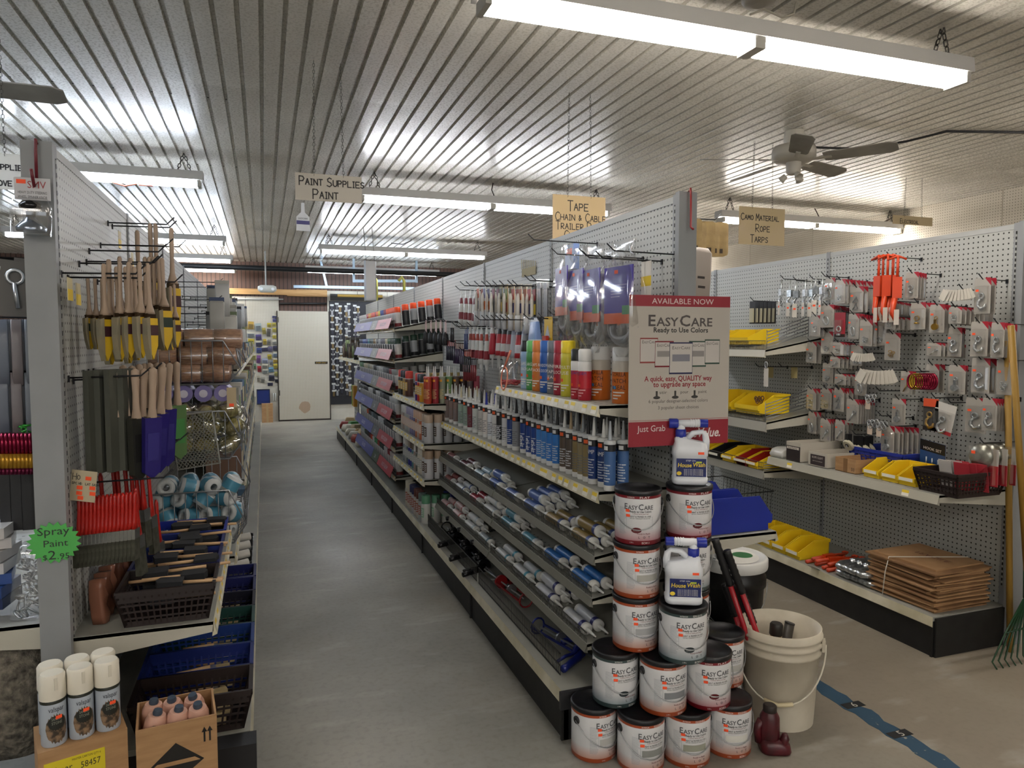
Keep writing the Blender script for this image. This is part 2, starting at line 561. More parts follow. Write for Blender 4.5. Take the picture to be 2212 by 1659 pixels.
def fixture_proto(em):
    L = 2.42; hs = MB(); L2 = L / 2
    prof = [(-.068, .03), (-.05, .035), (-.03, .04), (.03, .04), (.05, .035), (.068, .03), (.06, .1), (-.06, .1)]
    hs.prism([(p[0], p[1]) for p in prof], -L2 - .02, L2 + .02, 0, Matrix(((0, 0, 1, 0), (1, 0, 0, 0), (0, 1, 0, 0), (0, 0, 0, 1))))
    parts = [('housing', hs, [FIXW], -1)]
    for s in (-1, 1):
        for yy in (-.042, .042):
            x0 = s * .02 if s > 0 else -L2; x1 = L2 if s > 0 else -.02
            parts.append(('tube_lamp', MB().tube([(x0 + .025, yy, 0), (x1 - .025, yy, 0)], .018, 10), [em], -1))
    for x in (-L2 + .012, 0, L2 - .012):
        w_ = .026 if x == 0 else .012
        parts.append(('lamp_holder', MB().box(x - w_, x + w_, -.062, .062, -.02, .03), [K('b9b7b0', .5)], -1))
    for x in (-L2 + .12, L2 - .12):
        ch = MB()
        for dx in (-.05, .05): chain_mb(ch, (x + dx, 0, .1), (x, 0, .245), 5)
        parts.append(('hanging_chain', ch, [K('57544f', .4, .8)], -1))
    return P('fluorescent_light', 'ceiling light', parts)


NEUT = emit('tube_neutral', 'f6f8ff', TUBE)
FXW, FXC, FXN = fixture_proto(WARM), fixture_proto(COOL), fixture_proto(NEUT)
for pr_, x, y, lb in ((FXW, 2.0, 2.61, 'long twin-tube fluorescent light nearest the camera, top right'),
                      (FXN, 2.05, 6.45, 'fluorescent light behind the PAINT SUPPLIES and TAPE signs'),
                      (FXN, 1.99, 10.4, 'fluorescent light third along the aisle with a visible joint between its tubes'),
                      (FXC, 1.97, 13.4, 'cool white fluorescent light nearest the back wall over the paint racks'),
                      (FXC, -1.66, 6.3, 'fluorescent light with a red cord above the left gondola'),
                      (FXC, -1.66, 10.0, 'second fluorescent light above the left gondola'),
                      (FXC, -1.66, 12.2, 'third fluorescent light above the left gondola'),
                      (FXW, -1.66, 13.9, 'farthest fluorescent light at left, in front of the brown back wall'),
                      (FXW, 5.72, 6.34, 'fluorescent light at right behind the CAMO MATERIAL sign'),
                      (FXC, -2.3, 2.61, 'fluorescent light above the left gondola end, out of view overhead'),
                      (FXW, 5.72, 2.4, 'fluorescent light over the right wall near the camera'),
                      (FXW, 5.72, 10.4, 'fluorescent light over the right wall far back'),
                      (FXW, 2.0, -1.3, 'fluorescent light behind the camera at right'),  # this pair hangs out of view, added to fill from behind the camera
                      (FXW, -2.0, -1.3, 'fluorescent light behind the camera at left'),
                      (FXW, 2.0, -4.3, 'fluorescent light over the shop front at right'),  # unseen second pair, added for more fill on camera-facing surfaces
                      (FXW, -2.0, -4.3, 'fluorescent light over the shop front at left')):
    pr_.put((x, y, 2.8), 0, lb, 'fluorescent ceiling lights')


# ------------------------------------------------------------------ gondola shelving
PEGG = pegboard('grey_pegboard', 'aeb0ac', '26261f', .027, (1, 2), .16, .45)
PEGGX = pegboard('grey_pegboard_end', 'aeb0ac', '26261f', .027, (0, 2), .16, .45)
q = NT('slotted_upright'); c = q.co(); sx = q.n('ShaderNodeSeparateXYZ'); q.l(c, sx.inputs[0])
sl = q.math('LESS_THAN', q.math('FRACT', q.math('DIVIDE', sx.outputs[2], .027)), .55)
q.col(q.mix(sl, '9fa09b', '1c1c1a')); SLOT = q.m
POST = noisy('scuffed_post', '85888a', '8d9092', 5, .5)
SHELF = noisy('shelf_grey', '8b8b83', '96968d', 4, .5); LIP = K('b5b2a4', .5); KICK = noisy('black_kick', '121212', '1c1c1b', 12, .55)
CHAN = noisy('price_channel', 'b9b295', 'd8d2bd', 6, .35)
TAGY = K('e8c933', .5); TAGW = K('e9e5d8', .6)
tagm = MB().box(-.002, 0, -.021, .021, 0, .03, 0).add([(-.0024, -.021, .016), (-.0024, .021, .016), (-.0024, .021, .03), (-.0024, -.021, .03)], [(3, 2, 1, 0)], 1).mesh('price_tag')


def shelf(par, xb, xf, y0, y1, z, drop=.045, tags=0, lip=CHAN, name='shelf', tilt=0):
    """shelf from the panel xb to its front edge xf; z is the top at the back, tilt lowers the front"""
    s = 1 if xf > xb else -1; mb = MB(); zf = z - tilt
    y0 += .006; y1 -= .006
    mb.add([(xb, y0, z), (xf, y0, zf), (xf, y1, zf), (xb, y1, z), (xb, y0, z - .012), (xf, y0, zf - .012), (xf, y1, zf - .012), (xb, y1, z - .012)],
           [(0, 1, 2, 3), (7, 6, 5, 4), (0, 4, 5, 1), (2, 6, 7, 3)], 0)
    for y in (y0, y1 - .012):
        mb.add([(xb, y, z - .001), (xf, y, zf - .001), (xf, y, zf - drop * .8), (xb, y, z - .085), (xb, y + .012, z - .001), (xf, y + .012, zf - .001), (xf, y + .012, zf - drop * .8), (xb, y + .012, z - .085)],
               [(0, 3, 2, 1), (4, 5, 6, 7), (3, 7, 6, 2), (1, 2, 6, 5)], 1)
    # slots punched near the back edge and the bracket holes
    nh = int((y1 - y0) / .05)
    for i in range(nh):
        for dx in (.05, .1):
            xx = xf - s * dx; t = (xx - xb) / (xf - xb); zz = z - tilt * t + .0006
            mb.add([(xx - .006, y0 + .03 + i * .05, zz), (xx + .006, y0 + .03 + i * .05, zz), (xx + .006, y0 + .04 + i * .05, zz), (xx - .006, y0 + .04 + i * .05, zz)], [(0, 1, 2, 3)], 2)
    o = part(name, mb, [SHELF, LIP, BLK], par)
    xo = xf + s * .012
    part('price_channel', MB().add([(xf, y0, zf), (xo, y0, zf - drop), (xo, y1, zf - drop), (xf, y1, zf), (xf - s * .004, y0, zf - drop - .006), (xf - s * .004, y1, zf - drop - .006)],
                                   [(0, 1, 2, 3), (1, 4, 5, 2), (0, 4, 1), (3, 2, 5)], 0), [lip], o)
    if tags:
        for i in range(tags):
            y = y0 + (y1 - y0) * (i + .5 + RN.uniform(-.25, .25)) / tags
            t = link('price_tag', tagm, [TAGW, TAGY], o, (xf + s * .009, y, zf - drop * .86), (0, -s * .26 if s < 0 else .26, 0 if s < 0 else PI))
    return o


def fence(par, x, y0, y1, z, h, sp=.014, name='wire_fence', rail=.004, col='6b6b66'):
    mb = MB(); n = max(2, int((y1 - y0) / sp))
    for i in range(n + 1):
        y = y0 + (y1 - y0) * i / n
        mb.box(x - .0009, x + .0009, y - .0011, y + .0011, z, z + h)
    for zz in (z + .003, z + h * .45, z + h): mb.box(x - rail / 2, x + rail / 2, y0, y1, zz - rail / 2, zz + rail / 2)
    return part(name, mb, [K(col, .35, .7)], par)


def hookmesh(L, up=.03):
    return MB().tube([(0, 0, 0), (L - .03, 0, .004), (L, 0, up)], .003, 5).box(-.002, .003, -.006, .006, -.014, .008).mesh('peg_hook')


_HK = {}


def hook(x, y, z, L, s, label, group, mat_=None, up=.03):
    """peg hook on a panel at x reaching L to the side s"""
    k = (round(L, 2), up)
    if k not in _HK: _HK[k] = hookmesh(k[0], up)
    o = link('peg_hook', _HK[k], [BLACKW], None, (x, y, z), (0, 0, 0 if s > 0 else PI))
    if mat_: setm(o, [mat_])
    return tag(o, label, 'peg hook', group)


def bay(name, label, group, xp, s, y0, y1, top, xk, deck=.2, xp2=None, post=True, kickend=False, cat='shelving'):
    """one bay: panel at xp seen from side s, deck out to xk; xp2 = the panel of the other side"""
    r = E(name, label, cat, (0, 0, 0), (0, 0, 0), group)
    part('back_panel', MB().box(min(xp, xp - s * .008), max(xp, xp - s * .008), y0 + .03, y1, deck, top), [PEGG], r)
    part('top_rail', MB().box(min(xp + s * .002, xp - s * .03), max(xp + s * .002, xp - s * .03), y0 + .03, y1, top - .02, top + .006), [K('a8aaa8', .45)], r)
    if xp2 is not None:
        part('rear_panel', MB().box(min(xp2, xp2 + s * .008), max(xp2, xp2 + s * .008), y0 + .03, y1, deck, top), [PEGG], r)
    x2 = xp2 if xp2 is not None else xp - s * .05
    part('upright', MB().box(min(xp + s * .006, x2 - s * .004), max(xp + s * .006, x2 - s * .004), y0, y0 + .03, 0, top + .01), [POST], r)
    part('slot_strip', MB().box(min(xp + s * .0062, xp + s * .0072), max(xp + s * .0062, xp + s * .0072), y0 + .012, y0 + .019, .3, top - .03), [SLOT], r)
    part('deck', MB().box(min(xp, xk), max(xp, xk), y0, y1, deck - .02, deck), [SHELF], r)
    part('kick_plate', MB().box(min(xk - s * .01, xk - s * .03), max(xk - s * .01, xk - s * .03), y0, y1, 0, deck - .02).box(min(xp, xk), max(xp, xk), y0, y0 + .012, 0, deck - .021), [KICK], r)
    part('deck_channel', MB().add([(xk, y0, deck), (xk + s * .008, y0, deck - .045), (xk + s * .008, y1, deck - .045), (xk, y1, deck), (xk, y0, deck - .05), (xk, y1, deck - .05)], [(0, 1, 2, 3), (1, 4, 5, 2), (0, 4, 1), (3, 2, 5)], 0), [CHAN], r)
    return r


# centre gondola: aisle panel x=1.55, far panel x=1.60
CX, CB = 1.55, 1.29
CY = [2.45 + CB * i for i in range(8)]
NEARC = ['with the caulk shelves, nearest the camera', 'with hanging glue tubes and lying caulk', 'with adhesive cans, third from the camera', 'with the first blue and red spray paint rack',
         'with the far blue and red spray paint rack', 'beyond the paint racks', 'at the far end by the door']
CBAY = [bay('gondola_bay', 'grey pegboard gondola bay along the aisle ' + NEARC[i], 'centre gondola bays', CX, -1, CY[i], CY[i + 1], 2.115, 1.06, .2, 1.60) for i in range(7)]
part('end_post', MB().box(1.535, 1.615, CY[0] - .03, CY[0] - .001, 0, 2.13), [POST], CBAY[0])
part('corner_bumper', MB().box(1.05, 1.54, CY[0] - .016, CY[0] + .0, .13, .2), [K('2a2a2c', .4)], CBAY[0])
shelf(CBAY[0], CX, 1.215, CY[0], CY[1], 1.30, .04, 14)
for i in (0, 1): shelf(CBAY[i], CX, 1.215, CY[i], CY[i + 1], .965, .042, 16)
for zz, xf in ((.71, 1.2), (.545, 1.19), (.365, 1.17)):
    for i in (0, 1):
        s_ = shelf(CBAY[i], CX, xf, CY[i], CY[i + 1], zz + .05, .03, 0, K('77766d', .4), tilt=.05)
        fence(s_, xf + .004, CY[i] + .02, CY[i + 1] - .02, zz - .005, .046, .012)
for i in (0, 1): fence(CBAY[i], 1.105, CY[i] + (.12 if i == 0 else .02), CY[i + 1] - .02, .2, .09, .012, col='3c3c3a')
for zz in (1.09, .80, .535): shelf(CBAY[2], CX, 1.085, CY[2], CY[3], zz, .042, 10 if zz > .5 else 4)
for i in (3, 4):
    for z_, tl in ((1.72, .09), (1.44, .07), (1.16, .06), (.9, .06), (.64, .06), (.38, .04)):
        shelf(CBAY[i], CX, 1.1, CY[i], CY[i + 1], z_ + tl - .06, .03, 6, CHAN, tilt=tl)
# far face of the centre gondola: deck and the shelf of blue bins
for i in range(7):
    part('rear_deck', MB().box(1.60, 2.02, CY[i] + (.12 if i == 0 else 0), CY[i + 1], .18, .2), [SHELF], CBAY[i])
    part('rear_kick', MB().box(1.99, 2.005, CY[i] + .12, CY[i + 1], 0, .18).box(1.6, 1.99, CY[i] + .12, CY[i] + .13, 0, .18), [KICK], CBAY[i])
shelf(CBAY[0], 1.602, 2.06, CY[0], CY[1], .735, .04, 0, LIP, 'rear_shelf')

# right gondola: panel x=3.55 facing the camera side
RX = 3.55
RY = [2.52 + 1.25 * i for i in range(6)]
RL = ['nearest the camera, hung with blister packs', 'with tilted wire shelves of yellow bins', 'behind the poster', 'third from its near end', 'farthest from its near end']
RBAY = [bay('gondola_bay', 'grey pegboard bay of the right-hand gondola ' + RL[i], 'right gondola bays', RX, -1, RY[i], RY[i + 1], 2.125, 3.06, .2, 3.62) for i in range(5)]
part('end_post', MB().box(3.535, 3.635, RY[0] - .03, RY[0] - .001, 0, 2.14), [POST], RBAY[0])
part('end_panel', MB().box(3.07, 3.55, RY[0] - .012, RY[0] - .002, 0, .195), [KICK], RBAY[0])
# left gondola: panel x=-0.60 facing the aisle, other face x=-0.66
LX = -.60
LY = [2.55 + 1.25 * i for i in range(9)]
LL = ['nearest the camera, hung with paint brushes', 'with wire baskets of twine rolls', 'third from the camera', 'fourth from the camera', 'fifth from the camera', 'sixth from the camera', 'seventh from the camera', 'at the far end']
LBAY = [bay('gondola_bay', 'grey pegboard bay of the left gondola ' + LL[i], 'left gondola bays', LX, 1, LY[i], LY[i + 1], 2.14, -.07, .2, -.66) for i in range(8)]
part('end_post', MB().box(-.675, -.592, LY[0] - .03, LY[0] - .001, 0, 2.15), [POST], LBAY[0])
shelf(LBAY[0], LX, -.18, LY[0], LY[1], .6, .045, 12)
shelf(LBAY[0], -.662, -1.1, LY[0], LY[1], .66, .05, 0, LIP, 'rear_shelf')

# ================================================================== end of the centre gondola: paint cans, poster, bottles, buckets
def canmat(nm, h, pale):
    q = NT('label_' + nm); c = q.co(); sx = q.n('ShaderNodeSeparateXYZ'); q.l(c, sx.inputs[0])
    f = q.math('DIVIDE', sx.outputs[2], .2)
    x = q.n('ShaderNodeValToRGB'); e = x.color_ramp.elements
    st = [(0, h), (.088, h), (.09, pale), (.30, 'dcdcdc'), (.855, 'dcdcdc'), (.857, h)]
    while len(e) < len(st): e.new(.5)
    for i, (p, cc) in enumerate(st): e[i].position = p; e[i].color = lin(cc)
    q.l(f, x.inputs[0]); q.col(x.outputs[0]); q.b.inputs['Roughness'].default_value = .28
    return q.m


CANM = {'eggshell': canmat('eggshell', 'a64a26', 'cf9f8c'), 'flat': canmat('flat', '7a1a24', 'c08e93'), 'semi-gloss': canmat('semi_gloss', '3a4a4a', '99a6ac')}
INK = K('2d2d2e', .6); GINK = K('55575a', .6); RINK = K('7d2a2f', .6); PINK = K('f0ece6', .6); WOODM = K('9a9a98', .5)
CR, CH = .0855, .2


def can_proto(kind):
    b = MB().lathe([(CR - .004, 0), (CR, .004), (CR, .17), (CR, .184)], 32, 0)
    lid = MB().lathe([(CR + .002, .182), (CR + .0035, .186), (CR + .0035, .197), (CR + .001, .2), (CR - .006, .2), (CR - .012, .193), (.001, .193)], 32, 0)
    ear1, ear2 = MB(), MB()
    for e, s in ((ear1, -1), (ear2, 1)):
        e.lathe([(.015, 0), (.015, .004), (.011, .007)], 14, 0, Matrix.Translation((s * CR, 0, .148)) @ Matrix.Rotation(s * PI / 2, 4, 'Y'))
    bail = MB()
    pts = []
    for i in range(19):
        a = -PI / 2 + PI * i / 18; pts.append(((CR + .007) * math.sin(a), -(CR + .006) * math.cos(a), .148 - .09 * math.cos(a)))
    bail.tube(pts, .0019, 5)
    r = CR + .0006; tx = MB()
    wrap(tx, [('^E', .030), ('^ASY', .022), ('^C', .030), ('^ARE', .022)], r, .132, 0, 0, .113, .08)
    wrap(tx, ('^Ready to Use Colors', .0105), r, .1215, .08, 1, .082)
    wrap(tx, ('Colores listos para usar', .0065), r, .1148, .08, 2, .062)
    wrap(tx, ('PAINT & PRIMER IN ONE', .009), r, .1035, .06, 1, .082)
    wrap(tx, ('PINTURA Y IMPRIMADOR TODO EN UNO', .005), r, .098, .06, 1, .076)
    wrap(tx, ('Ready-to-Apply', .0085), r, .041, .22, 2, .05)
    for k, g in enumerate(('L', 'O', 'T')): wrap(tx, (g, .012), r, .026, .02 + .22 * k, 1)
    # fine print column at the side and the thin frame
    for k in range(24): patch(tx, r, -.92, -.55 - .1 * RN.random(), .135 - k * .0042, .1363 - k * .0042, 3, 3)
    for a0, a1, z0, z1 in ((-.55, .62, .0605, .0615), (-.55, -.538, .061, .104), (.608, .62, .061, .104), (-.55, -.42, .1035, .1045), (.56, .62, .1035, .1045)): patch(tx, r, a0, a1, z0, z1, 3, 8)
    sw = patch(MB(), r, -.48, .56, .066, .09, 0)
    bd = MB()
    wrap(bd, (kind.upper(), .010), r, .1735, .25, 0, .04); wrap(bd, ('INTERIOR', .007), r, .174, -.35, 0, .028); wrap(bd, ('ECW-1', .010), r, .006, .3, 0); wrap(bd, ('3.78 L', .006), r, .008, -.3, 0)
    s1 = patch(MB(), r + .0003, -.58, -.40, .122, .132); s2 = patch(MB(), r + .0003, -.56, -.38, .104, .114)
    ov = MB(); N = 14
    vs = [(0, 0)] + [(.019 * math.cos(2 * PI * i / N), .0105 * math.sin(2 * PI * i / N)) for i in range(N)]
    ov.add([((r + .0004) * math.sin(-.1 + x / r), -(r + .0004) * math.cos(-.1 + x / r), .056 + z) for x, z in vs], [(0, 1 + i, 1 + (i + 1) % N) for i in range(N)], 0, True)
    wrap(ov, ('COLOR', .006), r + .0008, .0535, -.1, 1, .024)
    ovc = {'eggshell': 'a64a26', 'flat': '5f1219', 'semi-gloss': '30383a'}[kind]
    return P('paint_can', 'paint can', [('can_body', b, [CANM[kind]], -1), ('lid', lid, [K('17171a', .35)], -1), ('ear', ear1, [BLK], -1), ('ear', ear2, [BLK], -1),
                                        ('bail_handle', bail, [K('a9abad', .3, .85)], -1), ('lettering', tx, [GINK, INK, RINK, K('a9abb0', .6)], 0), ('colour_swatch', sw, [WOODM], 0),
                                        ('band_lettering', bd, [PINK], 0), ('price_sticker', s1, [OST], 0), ('price_sticker', s2, [OST], 0), ('seal', ov, [K(ovc, .5), PINK], 0)])


CANP = {k: can_proto(k) for k in CANM}


def face(x, y): return -math.atan2(x, y)


def can(kind, x, y, tier, label, turn=.45, swatch=None, skip=()):
    sk = list(skip)
    if swatch is None: sk.append('colour_swatch')
    else: sk.append('seal')
    ov = {'colour_swatch': [K(swatch, .5)]} if swatch else {}
    return CANP[kind].put((x, y, tier * .2005), face(x, y) + turn, label, 'stacked gallon paint cans', ov, 1, sk)


can('eggshell', 1.150, 2.35, 0, 'orange banded paint can on the floor at the left of the pyramid', .75, 'b9b9b4')
can('eggshell', 1.282, 2.23, 0, 'orange banded paint can on the floor, front of the pyramid, cut by the frame', .55, '8b8d88')
can('eggshell', 1.462, 2.205, 0, 'orange banded paint can on the floor with a light green grey swatch', .35, '9a9b8b')
can('eggshell', 1.645, 2.205, 0, 'orange banded paint can on the floor at the right of the pyramid, beside the bucket', .4, 'd4d3cb')
can('eggshell', 1.755, 2.41, 0, 'orange banded paint can on the floor half hidden behind the white bucket', .5, 'b9b9b4')
can('semi-gloss', 1.23, 2.335, 1, 'green banded semi-gloss paint can in the second tier at left', .5)
can('eggshell', 1.37, 2.225, 1, 'orange banded paint can in the second tier, centre, with grey swatch', .55, '7f8285')
can('flat', 1.548, 2.205, 1, 'maroon banded flat paint can in the second tier at right', .42)
can('eggshell', 1.70, 2.33, 1, 'orange banded paint can in the second tier behind the maroon one', .5, 'b0b0aa')
can('semi-gloss', 1.425, 2.185, 2, 'green banded semi-gloss paint can carrying the lower spray jug', .4)
can('eggshell', 1.312, 2.332, 2, 'orange banded paint can, lowest of the three in the tall left column', .5, 'a9aaaa')
can('eggshell', 1.315, 2.333, 3, 'orange banded paint can, middle of the tall left column', .5, 'aaa9a0')
can('flat', 1.318, 2.333, 4, 'maroon banded flat paint can topping the tall left column', .05)
can('eggshell', 1.53, 2.326, 2, 'orange banded paint can, lowest of the right column behind the jug', .3, 'b0b0aa')
can('semi-gloss', 1.534, 2.327, 3, 'green banded paint can, middle of the right column behind the jug', .3, 'b5b5b0')
can('flat', 1.538, 2.328, 4, 'maroon banded flat paint can topping the right column under a spray jug', .5)


# ---- spray jugs
def jug_proto(s=1):
    def ring(w, d, z, cx=0): return [(x, y, z) for x, y in rrect(w, d, min(w, d) * .28, 5, cx)]
    b = MB().loft([ring(.118, .075, 0), ring(.128, .084, .006), ring(.13, .086, .03), ring(.124, .08, .032), ring(.124, .08, .125), ring(.13, .086, .128), ring(.13, .086, .155), ring(.112, .076, .185), ring(.05, .045, .2, -.032), ring(.036, .036, .21, -.034)], 0)
    hd = MB().tube([(-.012, 0, .2), (.012, 0, .226), (.045, 0, .232), (.056, 0, .22), (.06, 0, .19), (.06, 0, .15)], [.012, .012, .011, .012, .013, .012], 8)
    neck = MB().lathe([(.019, .205), (.02, .207), (.02, .24), (.016, .243)], 14, 0, Matrix.Translation((-.034, 0, 0)))
    sp = MB().lathe([(.016, 0), (.016, .03), (.012, .032)], 12, 0, Matrix.Translation((-.034, 0, .24)))
    sp.tube([(-.05, 0, .268), (.04, 0, .27)], .017, 12)
    for k in range(4): sp.lathe([(.019, 0), (.019, .004)], 12, 0, Matrix.Translation((.0 + .009 * k, 0, .27)) @ Matrix.Rotation(PI / 2, 4, 'Y'))
    c1 = MB().lathe([(.021, 0), (.022, .004), (.022, .03), (.019, .034)], 14, 0, Matrix.Translation((-.078, 0, .268)) @ Matrix.Rotation(PI / 2, 4, 'Y'))
    c2 = MB().lathe([(.019, 0), (.019, .028)], 14, 0, Matrix.Translation((.036, 0, .27)) @ Matrix.Rotation(PI / 2, 4, 'Y'))
    for q_ in (b, hd, neck, sp, c1, c2): q_.v = [(s * v_[0], v_[1], v_[2]) for v_ in q_.v]
    lb = MB().box(-.052, .056, -.0412, -.04, .038, .118)
    t = MB(); flat(t, ('^House', .026), -.022, .08, -.0416, 0, .052, slant=.1); flat(t, ('^Wash', .026), .030, .083, -.0416, 0, .046, slant=.1)
    for k in range(5): flat(t, ('spray on rinse off no scrubbing', .006), .01, .068 - .006 * k, -.0416, 1, .07)
    flat(t, ('STEP ON', .009), 0, .106, -.0416, 1); t.box(.02, .04, -.0416, -.0414, .098, .106, 2)
    t.add([(-.042 + .009 * math.cos(a * PI / 6), -.0416, .052 + .009 * math.sin(a * PI / 6)) for a in range(12)], [tuple(range(12))], 0)
    stk = MB().box(.026, .048, -.0432, -.042, .137, .148)
    BLU = K('1f2f96', .35); WHT = K('dfe2e6', .4)
    return P('spray_jug', 'bottle', [('jug_body', b, [WHT], -1), ('handle', hd, [WHT], -1), ('neck_cap', neck, [BLU], -1), ('sprayer_head', sp, [WHT], -1), ('hose_cap', c1, [BLU], 3), ('hose_cap', c2, [BLU], 3),
                                     ('label', lb, [noisy('navy_label', '141f55', '1d2c6b', 30, .4)], 0), ('lettering', t, [K('e3c53a', .5), PINK, K('b9c83a', .5)], 6), ('price_sticker', stk, [OST], 0)])


JUG = jug_proto(); JUG2 = jug_proto(-1)
JUG.put((1.538, 2.328, 1.0025), face(1.545, 2.4) + .1, 'white house wash spray jug on the upper right paint can', 'spray jugs', sc=(1.02, 1.02, .86))
JUG2.put((1.425, 2.185, .6015), face(1.44, 2.26) + .12, 'white house wash spray jug on the lower paint can with green band', 'spray jugs', sc=(1.02, 1.02, .82))

# ---- poster
pw, ph = .436, .575
po = E('poster', 'EASYCARE poster board with red bands hanging on the gondola end post', 'poster', (1.512, 2.362, 1.147), (0, 0, -.03))
brd = part('board', MB().box(-pw / 2, pw / 2, 0, .004, 0, ph), [K('b3ada3', .6)], po)
part('header_band', MB().box(-pw / 2, pw / 2, -.0006, 0, ph - .042, ph), [K('8f1f2e', .5)], brd)
part('footer_band', MB().box(-pw / 2, pw / 2, -.0006, 0, 0, .095).box(-pw / 2, pw / 2, -.0006, 0, .099, .1005), [K('8f1f2e', .5)], brd)
part('lettering', flat(MB(), ('AVAILABLE NOW', .03), .01, ph - .032, -.0012, 0, .27), [K('d9c9c4', .6)], brd)
def print_on(runs, cx, z, col, w, slant=0, gap=.06, y=-.0006):
    part('lettering', flat(MB(), runs, cx, z, y, 0, w, gap, slant), [K(col, .6)], brd)


print_on([('^E', .06), ('^ASY', .046), ('^C', .06), ('^ARE', .046)], 0, .459, '4f4a48', .285, 0, .07)
print_on(('^Ready to Use Colors', .027), .002, .435, '242322', .24)
print_on(('^A quick, easy, QUALITY way', .028), -.005, .249, '8f1f2e', .295)
print_on(('^to upgrade any space', .028), 0, .227, '8f1f2e', .23)
for tx_, x in (('stir', -.072), ('pour', .02), ('paint', .1)): print_on((tx_, .017), x, .2, '5e5a56', .02 + .004 * len(tx_))
print_on(('6 popular designer-selected colors', .018), -.005, .166, '5e5a56', .26)
print_on(('3 popular sheen choices', .018), -.005, .141, '5e5a56', .18)
print_on(('Just Grab', .034), -.12, .057, 'ddd5d0', .12, y=-.0012)
print_on([('^True', .045), ('^Value.', .05)], .09, .028, 'ddd5d0', .185, .25, .02, -.0012)
for x in (-.1, -.02, .065):
    t = MB().add([(x - .015 * math.cos(i * PI / 8), -.0006, .186 + .006 * math.sin(i * PI / 8)) for i in range(16)], [tuple(range(16))], 0)
    t.box(x - .004, x + .004, -.0007, 0, .186, .211, 0); part('icon', t, [K('3c3a38', .6)], brd)
for i, (x, z, w_, h_, cc) in enumerate(((-.135, .318, .075, .096, '8d3a36'), (-.07, .302, .08, .1, '7f2630'), (.075, .302, .075, .1, '2f4a3d'), (.14, .312, .066, .096, '2f4a3d'), (.002, .275, .1, .122, '23264f'))):
    y = -.0008 - .0004 * i; g = MB().box(x - w_ / 2, x + w_ / 2, y, 0, z, z + h_, 0).box(x - w_ / 2, x + w_ / 2, y - .0002, 0, z, z + .006, 1).box(x - w_ / 2, x + w_ / 2, y - .0002, 0, z + h_ - .005, z + h_, 1)
    g.box(x - w_ / 2, x - w_ / 2 + .0014, y - .0002, 0, z, z + h_, 1).box(x + w_ / 2 - .0014, x + w_ / 2, y - .0002, 0, z, z + h_, 1)
    flat(g, [('E', .017), ('ASY', .013), ('C', .017), ('ARE', .013)], x, z + h_ * .78, y - .0004, 2, w_ * .8)
    g.box(x - w_ * .38, x + w_ * .38, y - .0003, 0, z + h_ * .4, z + h_ * .62, 3 if i in (1, 2, 4) else 0)
    part('can_picture', g, [K('bdb8b2', .6), K(cc, .6), K('55504e', .6), K('7c7c85' if i == 4 else '8a8683', .6)], brd)

# ---- buckets and tools
bx, by = 1.985, 2.33
R0, R1, HB = .135, .158, .39
bk = E('white_bucket', 'dirty white five gallon bucket holding bolt cutters beside the paint cans', 'bucket', (bx, by, 0), (0, 0, face(bx, by)))
DIRTY = noisy('dirty_white_plastic', 'b5ac98', 'cfc8b6', 5, .45, lo=.3)
def bp(z): return R0 + (R1 - R0) * z / HB
part('pail', MB().lathe([(R0, 0), (bp(.29), .29), (bp(.29) + .007, .292), (bp(.3) + .006, .30), (bp(.3), .302), (bp(.325), .325), (bp(.33) + .008, .327), (bp(.335) + .006, .335), (bp(.34), .337), (bp(.355), .355), (bp(.36) + .008, .357), (R1 + .006, .366), (R1, .368), (R1 + .002, HB), (R1 - .004, HB), (R0 - .004, .004), (.001, .004)], 40, 0), [DIRTY], bk)
pts = []
for i in range(21):
    a = -PI / 2 + PI * i / 20; pts.append(((R1 + .016) * math.sin(a), -(R1 + .014) * math.cos(a), .325 - .2 * math.cos(a)))
bl = part('bail_handle', MB().tube(pts, .0035, 6), [K('cfc9b8', .4)], bk)
part('grip', MB().tube([pts[8], pts[10], pts[12]], .0085, 10), [K('d1c49f', .5)], bl)
for s in (-1, 1): part('ear', MB().box(s * (R1 + .001), s * (R1 + .014), -.02, .02, .3, .345) if s > 0 else MB().box(-R1 - .014, -R1 - .001, -.02, .02, .3, .345), [DIRTY], bk)
# bolt cutters leaning in the bucket: red arms, black ribbed grips
def cutter(label, arms):
    r = E('bolt_cutter', label, 'bolt cutter', (bx, by, .01), (0, 0, 0), 'bolt cutters in the white bucket')
    REDM = K('9c1420', .35)
    for (top, bot, gl) in arms:
        t_ = Vector(top) - Vector((bx, by, .01)); b_ = Vector(bot) - Vector((bx, by, .01)); d = (t_ - b_).normalized(); g0 = t_ - d * gl
        part('arm', MB().tube([b_, g0 + d * .02], .011, 8), [REDM], r)
        pts_ = [g0 + d * gl * i / 16 for i in range(17)]
        part('grip', MB().tube(pts_, [.015 if i % 2 else .0172 for i in range(17)], 10), [BLK], r)
    c_ = sum((Vector(a[1]) for a in arms), Vector()) / len(arms) - Vector((bx, by, .01))
    part('jaw', MB().tube([c_ + Vector((-.03, 0, .03)), c_ + Vector((0, 0, -.04)), c_ + Vector((.02, 0, .02))], .012, 6), [K('3a3a3c', .4, .8)], r)
tp = lambda u, v, Y: tuple(oY(u, v, Y))
cutter('long red bolt cutter with tall black grips in the white bucket', [(tp(1545, 1166, 2.36), (1.93, 2.33, .08), .2), (tp(1570, 1190, 2.34), (1.985, 2.32, .08), .19)])
cutter('short red bolt cutter with lower black grips in the white bucket', [(tp(1566, 1262, 2.42), (1.94, 2.38, .07), .14), (tp(1600, 1273, 2.38), (2.02, 2.37, .07), .16)])
hm = E('mallet', 'wooden handled tool with a black cap standing in the white bucket', 'tool', (2.0, 2.40, .012), (.03, .05, 0))
